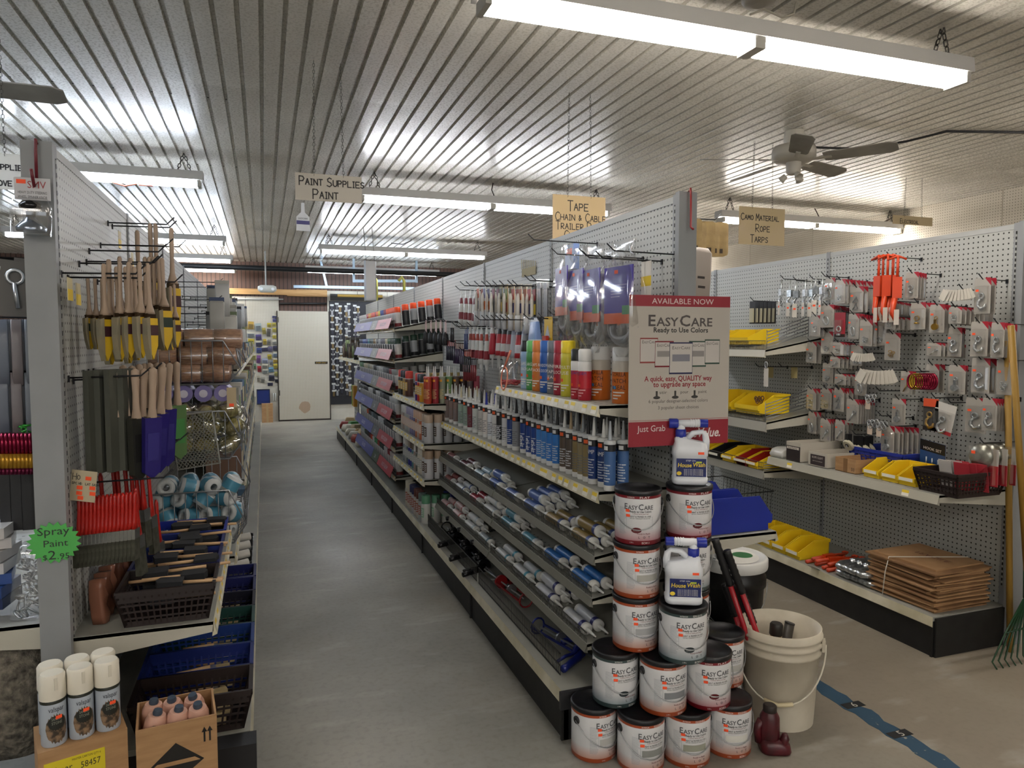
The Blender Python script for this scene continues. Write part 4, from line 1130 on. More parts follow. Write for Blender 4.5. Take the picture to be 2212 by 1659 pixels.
# ---- third bay: adhesive tubes and spray cans
def spray_mb(r=.0345, h=.158, ch=.052, n=14):
    return MB().lathe([(r - .002, 0), (r, .004), (r, h * .25), (r, h * .8), (r, h - .012), (r - .007, h)], n, [0, 1, 2, 2, 0]), MB().lathe([(r - .002, h - .008), (r - .002, h + ch - .004), (r - .006, h + ch)], n)


b_, c_ = spray_mb()
tx = MB(); patch(tx, .0349, -.65, .3, .05, .12, 0, 5)
for k in range(4): patch(tx, .0352, -.5, .15, .06 + .014 * k, .066 + .014 * k, 1, 3)
SPC = P('spray_can', 'spray can', [('can_body', b_, [K('b9bbbd', .35), K('c9c9c6', .35), K('c9c9c6', .35)], -1), ('cap', c_, [K('aaaaaa', .45)], -1), ('label', tx, [K('777777', .5), K('d0d0d0', .5)], 0)])


def spray(x, y, z, body, cap, mark, label, group, rz=-1.0):
    return SPC.put((x, y, z), rz, label, group, {'can_body': [K('b9bbbd', .35, .5), K(body, .35), K(body, .35)], 'cap': [K(cap, .45)], 'label': [K(mark, .5), K('c9c9c9', .5)]})


def grid(xs, ys): return [(i, j, x, y) for i, x in enumerate(xs) for j, y in enumerate(ys)]


ADC = ['b0402c', '9a2c34', '8a8f7a', '6a8a58', '5a4a40', '3a2420', '6a5a58', 'a84a58']
for i in range(8):   # adhesive cartridges across the near end of the shelf
    for j in range(2):
        ov = {'tube_body': [K(ADC[i], .4), K(ADC[i], .35), K(ADC[i], .4)], 'nozzle': [K(W_, .45)], 'collar': [K(ADC[i], .45)], 'lettering': [K('e6e6e6', .5), K('d9c080', .5), K('e8a02c', .5)]}
        CK[''].put((1.13 + .052 * i, 5.075 + .056 * j, 1.0908), -.7, 'white-nozzled adhesive cartridge in the third bay, %s from the aisle, %s row' % (ORD[i], ('near', 'far')[j]), 'adhesive cartridges in the third bay', ov)
for i in range(7): spray(1.14 + .07 * i * .82, 5.42, 1.0908, '8a7a76', 'a3915a', '6a5a50', 'gold capped spray can behind the adhesive cartridges, %s from the aisle' % ORD[i], 'gold capped spray cans')
OC = ['c8902a', 'b8362c', '4a2a78', 'c9a24a', '3a3a3c', '5a3a30', 'aa8a5a', '2a2a2c', '4a4a4c']
for i in range(9):
    spray(1.125, 5.25 + .105 * i if i > 2 else 5.21 + .08 * i, 1.0908, OC[i], ('1f1f22', '2a2238', 'c23a30')[i % 3], 'd9b05a', 'mixed adhesive can on the third bay top shelf, %s from the near end' % ORD[i], 'mixed cans on the third bay top shelf') if i not in (3, 4) else None
for i, j, x, y in grid([1.13 + .073 * k for k in range(6)], [5.08, 5.16]): spray(x, y, .8008, 'b9babc', 'b09c88', '4a3a30', 'beige capped spray can, third bay second shelf, %s from the aisle, %s row' % (ORD[i], ('near', 'far')[j]), 'beige capped spray cans on the second shelf')
SECC = ['b86a4a', 'a99a90', 'b0684a', '6d6a8a', '77749a', '807aa0', 'a9a6a2', 'a3a8a4', 'b0b0aa', '9a8a80', 'a9a29a']
for i in range(11): spray(1.13, 5.26 + .073 * i if i < 10 else 6.0, .8008, SECC[i], ('c9a58a', '9a94b0', 'c9c6c2')[min(2, i // 4)], 'd9b9a0', 'spray can edging the third bay second shelf, %s from the near end' % ORD[i], 'spray cans along the second shelf')
for i, j, x, y in grid([1.13 + .073 * k for k in range(5)], [5.08, 5.16]): spray(x, y, .5358, 'b9babc', '9c8670', '4a3424', 'tan capped spray can, third bay third shelf, %s from the aisle, %s row' % (ORD[i], ('near', 'far')[j]), 'tan capped spray cans on the third shelf')
T3 = [('c9c3b4', 'c9c3b4'), ('c9c3b4', 'd0cabc'), ('6a6a60', '5a5048'), ('a08a80', 'd9d6d0'), ('4a7a80', '6a5a4a'), ('2a3a8a', '5a4a40'), ('2a2a8a', '8a7a6a'), ('5a6a6a', 'a9a094'), ('9a9a9a', 'c0bab0'), ('7a8088', 'd0d0cc')]
for i in range(10): spray(1.13, 5.25 + .075 * i, .5358, T3[i][0], T3[i][1], 'a9a9a0', 'spray can edging the third bay third shelf, %s from the near end' % ORD[i], 'spray cans along the third shelf')
for i, j, x, y in grid([1.30 + .08 * k for k in range(3)], [5.12, 5.2]): spray(x, y, .2008, 'b9bbc4', '1a2470', '3a4a9a', 'blue capped spray can on the third bay deck, %s from the aisle, %s row' % (ORD[i], ('near', 'far')[j]), 'blue capped spray cans on the deck')
for i in range(3): spray(1.11 + .075 * i, 5.1, .2008, 'b9bbb6', '4a7d60', '7aa88a', 'green capped spray can on the deck of the third bay, %s from the aisle' % ORD[i], 'green capped spray cans on the deck')
DK = [('9aa0a0', '5a6a66'), ('b4aca4', '5a3028'), ('b8b0a8', '5a3028'), ('a9a9b0', '22264a'), ('b0aca4', '24284c'), ('bab4a8', 'c0b8a4'), ('bab4a8', 'c6beaa')]
for i in range(7): spray(1.105, 5.19 + .085 * i, .2008, DK[i][0], DK[i][1], '9a5a4a', 'spray can edging the third bay deck, %s behind the green capped one' % ORD[i], 'spray cans along the deck')

# ---- spray paint racks of the fourth and fifth bay
SP1 = MB(); a1, a2 = spray_mb(.033, .158, .05, 10)
for src, off in ((a1, 0), (a2, 3)): SP1.add(src.v, src.f, [m_ + off for m_ in src.m], True)
SPR = P('spray_can', 'spray can', [('spray_can', SP1, [K('b9bbbd', .35), K('1f2022', .4), K('c0c0c0', .4), K('aaaaaa', .4)], -1)])
LEV = [(1.72, .09, ['e8501c'] * 7 + ['7a1a3a', '1a2a7a', '1a2a7a', 'd0b020', 'e0601c', 'a02030', 'e85020', 'e85020', 'e8901c', 'e8901c', 'c02a2a', 'd0c8c0', 'c9c0ba'], 'b9b9b9'),
       (1.44, .07, ['1f3a2c', '26402c', '2f5a34', 'c9bf9a', '6d6a72', '6a6870', 'c4c2c0', '6a6a6c', 'c9c0a8', '8a6a40', '5a6a6a', '2a4a50', '2a7a90', '1a3a80', '1f4a98', '1f4a98', '16305a', '16305a'], '22242a'),
       (1.16, .06, ['8a8a86', '7a1a26', '3a3a40', '6a6a6c', 'a9a9a6', 'c0beb8', '9a9a98', '2a2a2c', 'a9a69a', 'a9a08a', '8a8a7a', 'b0a88a', 'b9ae90', '1c4a2c', '3a6a3a'], '8a8a8c'),
       (.90, .06, ['a9a9a6', 'b0b0ae', '2a2a2c', '1c1c1e', '55555a', 'a9a9a8', 'b4b4b2', '2a2a2c', 'b9b9b8', 'c0c0bc', '2a2a2c', '3a3a3c', '77777a', '5a5a5c'], '9a9a9c'),
       (.64, .06, ['1c1c1e', '1c1c1e', '222226', '2a2a2e', 'b0b4b4', 'b9bdbc', '33383a', '3a4a50', '6a7a80', '2a2a2c', 'c8501c', 'b9bab4', 'b0b8b0', 'a9b0b4'], '8a8a8c'),
       (.38, .04, ['b9aaa8', 'b0a6a4', '8a2a30', 'b8b4b4', '1c2a28', '26302e', '9a2a22', '3a8a58', 'b9bab8', 'c8401c', '5a1a20', '22282a', '1f3a30', 'b9bfbf', 'a9b4bc'], 'a9a4a4')]
for li, (z, tl, caps, lbc) in enumerate(LEV):
    zf = z + tl - .06 - tl * (1.55 - 1.15) / .45
    n = 0
    while True:
        y = 6.385 + .0715 * n
        if y > 8.86: break
        cp = caps[min(len(caps) - 1, int(n / 34 * len(caps)))] if li else caps[min(len(caps) - 1, int(n / 34 * len(caps) + (3 if n else 0)))]
        SPR.put((1.15, y, zf + .002), (0, -.1, -1.0), 'spray can in row %s of the paint rack, %s from its near end' % (ORD[li], ORD[n] if n < 20 else 'twenty-' + ORD[n - 20] if n < 29 else 'thirty-' + ORD[n - 29]), 'spray cans in the blue and red rack', {'spray_can': [K('b9bbbd', .35), K('26272b' if n % 3 else '7a2a2c', .4), K(lbc if n % 2 else 'c4c0bc', .4), K(cp, .4)]}, (1, 1, .87))
        n += 1
    for k in range(1, 6):   # cans receding into the rack at its near end
        x = 1.15 + .074 * k; zz = z + tl - .06 - tl * (1.55 - x) / .45
        if li > 2 and k > 3: continue
        SPR.put((x, 6.385, zz + .002), (0, -.1, -.9), 'spray can at the near end of rack row %s, %s in' % (ORD[li], ORD[k]), 'spray cans showing their labels at the rack end', {'spray_can': [K('b9bbbd', .35), K('18191c', .4), K('1c1d20' if k % 2 else '9a9c9e', .4), K(caps[0], .4)]}, (1, 1, .92))
    # sloping sign strips
    zs = z - .06
    for bi, (y0, y1, cc, txt) in enumerate(((6.33, 7.12, 'a83040' if li > 1 else 'b86070', 'RUST-OLEUM'), (7.13, 7.52, '4a525a' if li < 5 else '2f4a3a', '2X'), (7.53, 8.89, '3d4a9a' if li > 1 else '6068b0', 'GLOSS'))):
        X0 = Matrix.Translation((1.068, 0, zs + .045)) @ Matrix.Rotation(.35, 4, 'Y')
        sgn = E('shelf_sign', '%s strip sign on the front of paint rack row %s' % (('red', 'grey' if li < 5 else 'green', 'blue')[bi], ORD[li]), 'sign', (0, 0, 0), (0, 0, 0), 'sign strips on the paint rack')
        m1 = MB().box(-.003, 0, y0, y1, -.05, .05, 0, X0); part('strip', m1, [K(cc, .45)], sgn)
        t1 = MB(); flat(t1, (txt, .05), 0, -.02, 0, 0, min(.32, .05 * len(txt)))
        part('lettering', MB().add([X0 @ Vector((-.0036, (y0 + y1) / 2 - p_[0], p_[2])) for p_ in t1.v], t1.f, 0), [K('d0d0dc', .6)], sgn)
    for i in (3, 4): fence(CBAY[i], 1.108, CY[i] + .02, CY[i + 1] - .02, zf - .01, .07, .03, 'rack_fence')

# ---- caulk guns on the deck
def gun(label, loc, rz, col, frame=STEEL, tilt=0):
    g = E('caulk_gun', label, 'caulk gun', loc, (tilt, 0, rz), 'caulk guns on the deck', 1.2)
    cr = MB()
    for s in (-1, 1): cr.box(s * .028 - .004, s * .028 + .004, -.12, .13, .028, .034)
    cr.tube([(.03 * math.cos(a), -.12, .032 + .03 * math.sin(a)) for a in [i * PI / 6 for i in range(12)]], .004, 5, 0, True)
    cr.lathe([(.03, 0), (.032, .006), (.03, .012)], 14, 0, Matrix.Translation((0, .13, .032)) @ Matrix.Rotation(-PI / 2, 4, 'X'))
    part('cradle', cr, [col], g)
    part('plunger_rod', MB().tube([(0, -.1, .032), (0, .33, .032), (.012, .345, .03), (.03, .335, .03)], .004, 6), [frame], g)
    part('piston', MB().lathe([(.024, 0), (.024, .006)], 14, 0, Matrix.Translation((0, .02, .032)) @ Matrix.Rotation(-PI / 2, 4, 'X')), [frame], g)
    part('handle', MB().tube([(0, .145, .032), (.03, .165, .025), (.1, .19, .02), (.125, .2, .02)], [.013, .014, .012, .013], 8), [col], g)
    part('trigger', MB().tube([(.015, .14, .028), (.06, .13, .022), (.11, .145, .02)], [.007, .006, .006], 6), [col], g)
    return g


DKM = K('18181a', .25, .4)
for i in range(9): gun('black caulk gun in the pile on the lower deck, %s from the camera' % ORD[i], (1.19 + .07 * (i % 3), 4.05 + .1 * i, .204 + .058 * (i % 3)), PI + .15 * math.sin(i * 2.1), DKM)
gun('red framed caulk gun on the lower deck', (1.21, 3.43, .204), .1, K('8a1a1c', .35)); gun('red framed caulk gun lying beside the first red one', (1.37, 3.55, .204), .12, K('8a1a1c', .35))
gun('blue caulk gun nearest the camera on the lower deck', (1.2, 2.83, .204), PI + .25, K('16226a', .3)); gun('blue caulk gun behind the nearest blue one', (1.38, 3.02, .204), PI - .1, K('16226a', .3))

# ================================================================== right-hand gondola
shelf(RBAY[0], RX, 3.08, RY[0], RY[1], .80, .045, 2, K('a9a698', .4))
s3_ = shelf(RBAY[1], RX, 3.06, RY[1], RY[2], .70, .05, 0, K('8d8b82', .4)); fence(s3_, 3.062, RY[1] + .02, RY[2] - .02, .70, .055, .014)
s2_ = shelf(RBAY[1], RX, 3.07, RY[1], RY[2], 1.09, .06, 0, K('9a988e', .4), tilt=.07); fence(s2_, 3.075, RY[1] + .02, RY[2] - .02, 1.02, .05, .014)
s1_ = shelf(RBAY[1], RX, 3.05, RY[1], RY[2], 1.58, .045, 0, LIP, tilt=.09); fence(s1_, 3.06, RY[1] + .02, RY[2] - .02, 1.49, .06, .014)
# wire side frames of the tilted shelves
def wires(par, pts_list, r=.003, m=WIRE, name='wire_side'):
    mb = MB()
    for p in pts_list: mb.tube(p, r, 4)
    return part(name, mb, [m], par)
for par, z0, z1_ in ((s1_, 1.58, 1.49), (s2_, 1.09, 1.02)):
    wires(par, [[(3.07, RY[1] + .02, z1_ + .015 + .02 * k), (3.4, RY[1] + .02, z0 + .02 + .022 * k)] for k in range(6)] + [[(3.07, RY[1] + .02, z1_), (3.07, RY[1] + .02, z1_ + .13)], [(3.4, RY[1] + .02, z0), (3.4, RY[1] + .02, z0 + .14)]])
wires(s3_, [[(3.07, RY[1] + .02, .71 + .016 * k), (3.3, RY[1] + .02, .71 + .016 * k)] for k in range(4)])

# ---- blister packs
XZ = Matrix(((0, 0, 1, 0), (1, 0, 0, 0), (0, 1, 0, 0), (0, 0, 0, 1)))


def hw(kind):
    m = MB(); r = .0055
    if kind == 'hook':
        m.tube([(-.008, .014 * math.cos(a), -.085 + .014 * math.sin(a)) for a in [i * PI / 6 for i in range(12)]], r, 6, 0, True)
        m.tube([(-.008, .004, -.098), (-.008, .018, -.115), (-.008, .02, -.135), (-.008, .0, -.155), (-.008, -.022, -.145), (-.008, -.026, -.128)], [r, .007, .008, .009, .008, .004], 6)
    elif kind == 'carabiner':
        m.tube([(-.008, .018 * math.cos(a) + .006 * math.sin(a), -.12 + .036 * math.sin(a)) for a in [i * PI / 7 for i in range(14)]], .0045, 6, 0, True)
    elif kind == 'ring':
        m.tube([(-.008, .016 * math.cos(a), -.1 + .016 * math.sin(a)) for a in [i * PI / 6 for i in range(12)]], .004, 6, 0, True)
        m.lathe([(.012, -.006), (.014, 0), (.012, .006)], 12, 0, Matrix.Translation((-.008, 0, -.135)))
    elif kind == 'pulley':
        m.lathe([(.022, -.006), (.018, 0), (.022, .006)], 16, 0, Matrix.Translation((-.01, .004, -.14)) @ Matrix.Rotation(PI / 2, 4, 'Y')); m.box(-.014, -.006, -.006, .01, -.14, -.09); m.tube([(-.008, .01 * math.cos(a), -.08 + .01 * math.sin(a)) for a in [i * PI / 5 for i in range(10)]], .003, 5, 0, True)
    elif kind == 'chain':
        for k in range(5): m.tube([(-.008 + .004 * math.sin(k), .011 * math.cos(a) + .012 * math.sin(k * 1.7), -.15 + .008 * k + .008 * math.sin(a)) for a in [i * PI / 4 for i in range(8)]], .003, 5, 0, True)
    elif kind == 'bolt':
        m.tube([(-.008, .02, -.16), (-.008, -.012, -.1)], .005, 6); m.tube([(-.008, -.02 + .012 * math.cos(a), -.09 + .012 * math.sin(a)) for a in [i * PI / 5 for i in range(10)]], .004, 5, 0, True)
    elif kind == 'thimble':
        m.tube([(-.008, .02, -.16), (-.008, -.016, -.15), (-.008, -.006, -.115), (-.008, .02, -.16)], .004, 5); m.tube([(-.008, .02, -.105), (-.008, -.016, -.095), (-.008, -.006, -.065), (-.008, .02, -.105)], .004, 5)
    return m


BCARD = K('a9a59d', .45); RCRD = K('a01c2e', .4)
cardm = MB().prism([(-.047, -.18), (.047, -.18), (.05, -.176), (.05, -.004), (.046, .012), (-.012, .012), (-.05, -.03), (-.05, -.176)], 0, .0016, 0, XZ)
redc = MB().add([(-.0004, -.012, .012), (-.0004, -.05, -.03), (-.0004, -.05, .006), (-.0004, -.046, .012), (.002, -.012, .012), (.002, -.05, -.03), (.002, -.05, .006), (.002, -.046, .012)], [(0, 3, 2, 1), (4, 5, 6, 7), (0, 4, 7, 3), (3, 7, 6, 2), (2, 6, 5, 1)], 0)
blis = MB().loft([[(-.0005, y, z) for y, z in rrect(.086, .15, .012, 4, 0, -.1)], [(-.014, y, z) for y, z in rrect(.076, .138, .012, 4, 0, -.1)]], 0, False, None, False).add([(-.014, y, z) for y, z in rrect(.076, .138, .012, 4, 0, -.1)], [tuple(range(16))], 0)
stk = MB().box(-.0152, -.0146, .012, .03, -.062, -.05)
BLP = {k: P('blister_pack', 'blister pack', [('card', cardm, [BCARD], -1), ('red_corner', redc, [RCRD], 0), ('blister', blis, [CLEAR], -1), ('hardware', hw(k), [ZINC], -1), ('price_sticker', stk, [OST], -1)]) for k in ('hook', 'carabiner', 'ring', 'pulley', 'chain', 'bolt', 'thimble')}
BRASS = K('a8843a', .3, .9)


def z_1(X, Y): return 1480 + X / 5.184, 540 + Y / 5.184
def z_2(X, Y): return 1820 + X / 4.88, 520 + Y / 4.88
def z_4(X, Y): return 1800 + X / 4.609, 820 + Y / 4.609
def z_3(X, Y): return 1500 + X / 4.88, 840 + Y / 4.88


HW = {'hook': 'steel hook', 'carabiner': 'spring snap', 'ring': 'ring and eye', 'pulley': 'pulley', 'chain': 'short chain', 'bolt': 'eye bolt', 'thimble': 'cable thimbles'}
PK = [(z_2, 150, 500, 140, 270, 2, 'thimble', 0), (z_2, 735, 350, 130, 275, 4, 'ring', 0), (z_2, 1480, 415, 165, 375, 2, 'hook', 0), (z_2, 500, 645, 125, 135, 7, 'bolt', 0), (z_2, 800, 670, 165, 280, 3, 'ring', 1), (z_2, 1000, 690, 150, 295, 3, 'pulley', 1),
      (z_2, 1190, 710, 140, 175, 8, 'ring', 0), (z_2, 120, 785, 120, 265, 7, 'carabiner', 0), (z_2, 250, 855, 130, 270, 3, 'chain', 0), (z_2, 405, 855, 125, 265, 2, 'chain', 0), (z_2, 505, 810, 110, 130, 5, 'ring', 0), (z_2, 530, 990, 150, 285, 1, 'chain', 1),
      (z_2, 965, 1085, 140, 140, 6, 'bolt', 0), (z_2, 1185, 935, 160, 305, 2, 'hook', 0), (z_2, 1445, 875, 170, 365, 3, 'hook', 0), (z_2, 1640, 885, 150, 365, 5, 'hook', 0), (z_2, 150, 1110, 125, 220, 1, 'chain', 0), (z_2, 680, 1390, 120, 240, 2, 'bolt', 1),
      (z_2, 950, 1320, 145, 295, 2, 'carabiner', 1), (z_2, 1210, 1330, 180, 300, 2, 'pulley', 0), (z_2, 1460, 1260, 215, 365, 2, 'hook', 0), (z_2, 1715, 1270, 160, 375, 1, 'chain', 0), (z_2, 195, 1395, 130, 250, 1, 'carabiner', 0),
      (z_1, 1625, 330, 120, 245, 1, 'carabiner', 0), (z_1, 1740, 345, 110, 270, 9, 'chain', 0), (z_1, 1590, 630, 140, 250, 8, 'carabiner', 0), (z_1, 1465, 750, 110, 230, 3, 'ring', 0), (z_1, 1590, 930, 120, 250, 1, 'chain', 0), (z_1, 1415, 1045, 120, 235, 2, 'ring', 0),
      (z_1, 1715, 1040, 130, 150, 5, 'ring', 0), (z_1, 1680, 1200, 100, 125, 7, 'bolt', 0), (z_1, 1600, 1280, 110, 220, 2, 'chain', 0), (z_1, 1740, 1395, 120, 125, 5, 'bolt', 0), (z_3, 1235, 10, 110, 225, 2, 'ring', 0), (z_3, 1395, 10, 115, 220, 2, 'chain', 0), (z_3, 1525, 15, 110, 235, 6, 'thimble', 0),
      (z_3, 1245, 255, 90, 230, 2, 'carabiner', 0), (z_3, 1385, 330, 110, 240, 4, 'bolt', 0), (z_3, 1535, 340, 90, 220, 3, 'bolt', 0), (z_4, 195, 210, 110, 240, 7, 'bolt', 0), (z_4, 60, 95, 110, 235, 5, 'thimble', 0), (z_4, 655, 205, 130, 255, 1, 'pulley', 0),
      (z_4, 1425, 205, 215, 345, 1, 'hook', 0), (z_4, 1560, 205, 150, 320, 5, 'hook', 0), (z_4, 545, 475, 135, 260, 6, 'pulley', 0)]
RHG = 'peg hooks on the right gondola'
for gi, (zf_, X, Y, w_, h_, n_, kd, br) in enumerate(PK):
    sc_ = {z_1: 5.184, z_2: 4.88, z_3: 4.88, z_4: 4.609}[zf_]
    x0 = 3.34 if n_ > 2 else 3.38
    a = oX(*zf_(X - w_ / 2, Y), x0); b = oX(*zf_(X + w_ / 2, Y), x0); c = oX(*zf_(X, Y), x0); d = oX(*zf_(X, Y + h_), x0)
    wy = max(.05, a.y - b.y); hz = max(.06, c.z - d.z)
    for k in range(n_):
        x = x0 + k * min(.028, .19 / max(n_, 1))
        if x > 3.54: break
        BLP[kd].put((x, c.y + .006 * k * (1 if gi % 2 else -1), c.z - .002 * k), (0, 0, RN.uniform(-.12, .12)), '%s %s blister pack, hook group %s, %s from the front' % ('brass' if br else 'silver', HW[kd], ORD[gi] if gi < 20 else ('twenty-' + ORD[gi - 20] if gi < 29 else 'thirty-' + ORD[gi - 29] if gi < 39 else 'forty-' + ORD[gi - 39]), ORD[k]),
                    'blister packs of hardware on the right gondola', {'hardware': [BRASS]} if br else {}, (1, wy / .1, hz / .19), ('price_sticker',) if k else ())
    hook(3.548, c.y, c.z + .001, 3.55 - x0 + .03, -1, 'black peg hook holding %s packs on the right gondola' % HW[kd], RHG)

# red bordered pack, orange snap card, tilted white and red pack
def special(name, label, loc, w, h, cols, rot=(0, 0, 0), hwk='hook', hm=ZINC):
    r = E(name, label, 'blister pack', loc, rot)
    part('card', MB().box(0, .002, -w / 2, w / 2, -h, .0, 0).box(-.0005, 0, -w / 2, w / 2, -h * .25, 0, 1).box(-.0005, 0, -w / 2, w / 2, -h, -h * .88, 2), [K(c_, .45) for c_ in cols], r)
    part('hardware', hw(hwk), [hm], r); part('blister', MB().box(-.02, 0, -w * .38, w * .38, -h * .85, -h * .3), [CLEAR], r)
for nm, lb, f_, X, Y, w, h, cols, rot, k_, m_ in (('red_pack', 'red carded snap pack between grey blister packs on the right gondola', z_1, 1735, 700, .085, .15, ('9c1a2a', '8a1424', '2a1a14'), (0, 0, 0), 'ring', ZINC),
        ('orange_pack', 'black and orange carded brass snap above the shelf baskets', z_4, 975, 190, .09, .17, ('2a201c', 'd0502c', '2a201c'), (0, 0, 0), 'hook', BRASS),
        ('tilted_pack', 'tilted white and red hook pack right of the orange card', z_4, 1130, 240, .12, .16, ('b9b6b0', 'c9c6c0', 'b03038'), (.2, 0, 0), 'hook', ZINC)):
    p = oX(*f_(X, Y), 3.33); special(nm, lb, tuple(p), w, h, cols, rot, k_, m_); hook(3.548, p.y, p.z, .22, -1, 'black peg hook holding a coloured carded pack', RHG)
p = oX(*z_4(990, 620), 3.36); c5 = E('hook_set_card', 'blue and black carded hook set leaning on the pegboard above the yellow bins', 'carded set', tuple(p), (.12, -.15, 0))
part('card', MB().box(0, .003, -.075, .075, -.19, 0, 0).box(-.0005, 0, -.075, .075, -.06, 0, 1), [K('2a4f86', .4), K('16161a', .4)], c5)
t = flat(MB(), ('HOOK SET', .022), 0, -.05, 0, 0, .11); part('lettering', MB().add([(-.001, -q_[0], q_[2]) for q_ in t.v], t.f), [PINK], c5)
m = MB()
for k in range(3): m.tube([(-.006, -.04 + .035 * k, -.09), (-.006, -.04 + .035 * k, -.14), (-.006, -.03 + .035 * k, -.155), (-.006, -.018 + .035 * k, -.14)], .004, 5)
part('hooks', m, [ZINC], c5)
DOME = P('pulley_pack', 'blister pack', [('card', MB().box(0, .003, -.075, .075, -.2, -.02, 0).box(-.001, .004, -.075, -.02, -.2, -.1, 1), [K('b9b6b0', .45), K('a82632', .4)], -1), ('wheel', MB().lathe([(.06, -.01), (.062, 0), (.05, .018), (.02, .024)], 22, 0, Matrix.Translation((-.004, .01, -.06)) @ Matrix.Rotation(-PI / 2, 4, 'Y')), [noisy('galvanised', '8a8a80', 'b5b5aa', 30, .3, .9)], -1), ('blister', MB().box(-.03, 0, -.07, .07, -.19, -.01), [CLEAR], -1), ('price_sticker', MB().box(-.0305, -.03, .02, .04, -.05, -.035), [OST], -1)])
for k in range(3):
    p = oX(*z_4(1500, 640), 3.3); DOME.put((3.3 + .06 * k, p.y, p.z), 0, 'galvanised pulley wheel on a red and white card, %s on its hook' % ORD[k], 'galvanised pulley packs', sc=1.0)
hook(3.548, p.y, p.z + .0, .28, -1, 'black peg hook holding the galvanised pulley packs', RHG)
# black carded bolts at the left, silver clevis hooks, orange load binders, red carabiners, tag bundles, caster wheels
BLT = P('bolt_pack', 'bolt pack', [('card', MB().box(0, .002, -.028, .028, -.16, .0), [K('1c1c1e', .45)], -1), ('bolt', MB().box(-.012, 0, -.016, .016, -.15, -.05), [K('b5b29a', .4)], -1)])
for k in range(6):
    p = oX(*z_1(755 + 46 * k, 575), 3.3 + .035 * k); BLT.put((3.3 + .035 * k, p.y, p.z), .1, 'black carded bolt pack at the left of the right gondola, %s on its hook' % ORD[k], 'black carded bolt packs')
p = oX(*z_1(755, 575), 3.3); hook(3.548, p.y, p.z, .27, -1, 'black peg hook holding the black carded bolts', RHG)
cl = MB().tube([(0, 0, .0), (.004, .01, -.05), (0, 0, -.07)], .005, 5).box(-.012, .012, -.02, .02, -.11, -.065).tube([(0, .0, -.11), (0, .024, -.135), (0, .014, -.17), (0, -.012, -.175), (0, -.026, -.15)], [.009, .01, .009, .007, .004], 6)
CLV = P('latch_hook', 'steel hook', [('latch_body', cl, [ZINC], -1), ('paper_tag', MB().box(-.014, -.013, -.014, .02, -.24, -.15), [K('c9c4bb', .6)], -1), ('price_sticker', MB().box(-.0145, -.014, -.006, .012, -.19, -.178), [OST], 1)])
for k, (X, Y) in enumerate(((1080, 330), (1180, 340), (1250, 350), (1350, 330), (1420, 330), (1470, 300), (1540, 300))):
    p = oX(*z_1(X, Y), 3.34 + .01 * (k % 3)); CLV.put(tuple(p), .3 * (k % 3) - .3, 'bright zinc latch hook high on the right gondola, %s from the left' % ORD[k], 'zinc latch hooks'); 
    if k % 2 == 0: hook(3.548, p.y, p.z, .22, -1, 'black peg hook holding the zinc latch hooks', RHG)
OR = K('c23c12', .4)
bd_ = MB().tube([(0, .05, .0), (0, 0, .02), (0, -.04, 0)], .006, 6).tube([(0, 0, .02), (0, 0, -.1)], .007, 6).box(-.012, .012, -.022, .022, -.2, -.09).tube([(0, .01, -.2), (0, .02, -.28), (0, -.005, -.33)], [.016, .013, .01], 6)
LBD = P('load_binder', 'load binder', [('lever', bd_, [OR], -1), ('paper_tag', MB().box(-.016, -.015, -.012, .012, -.34, -.26), [K('b9b2a8', .6)], -1)])
for k, (X, Y) in enumerate(((385, 195), (430, 190), (480, 185), (535, 185), (585, 200))):
    p = oX(*z_2(X, Y), 3.3 + .03 * (k % 2)); LBD.put(tuple(p), .2 * k, 'orange ratchet load binder hung high on the right gondola, %s from the left' % ORD[k], 'orange load binders hanging', sc=1.05)
p = oX(*z_2(480, 175), 3.3); hook(3.548, p.y, p.z, .26, -1, 'black peg hook holding the orange load binders', RHG)
CBN = P('carabiner', 'carabiner', [('carabiner', MB().tube([(0, .028 * math.cos(a), -.04 + .04 * math.sin(a)) for a in [i * PI / 7 for i in range(14)]], .006, 6, 0, True), [K('8a1230', .25, .6)], -1)])
for k in range(10):
    p = oX(*z_2(735 + 24 * k, 1405), 3.34); CBN.put(tuple(p), .0, 'shiny carabiner in the row over the yellow bins, %s from the left' % ORD[k], 'red and gold carabiners', {'carabiner': [K('b08a2a', .25, .7)]} if k in (1, 2, 3) else None, 1.0)
p = oX(*z_2(850, 1385), 3.34); hook(3.548, p.y, p.z, .25, -1, 'black peg hook holding the red carabiners', RHG)
TGB = MB()
for k in range(9): TGB.box(-.001 - .004 * k, -.004 * k, -.03, .03, -.06, .0, 0, Matrix.Rotation(.15 * (k - 4), 4, 'X') @ Matrix.Translation((0, .03 * (k - 4), 0)))
for nm, f_, X, Y, sc_ in (('wide bundle of white price tags over the carabiners', z_2, 400, 1370, 1.3), ('small bundle of white price tags left of the brass chain', z_2, 240, 1190, .8), ('white price tags taped high beside the big hook pack', z_2, 1240, 520, .9)):
    p = oX(*f_(X, Y), 3.36); o = E('tag_bundle', nm, 'price tags', tuple(p), (0, 0, 0), None, sc_)
    for k in range(9): part('price_tag', MB().box(-.001, 0, -.02, .02, -.06, .0, 0, Matrix.Translation((-.006 * k, .012 * (k - 4), 0)) @ Matrix.Rotation(.13 * (k - 4), 4, 'X')), [K('c9c5ba', .6)], o)
    hook(3.548, p.y, p.z, .2, -1, 'black peg hook holding a bundle of price tags', RHG)
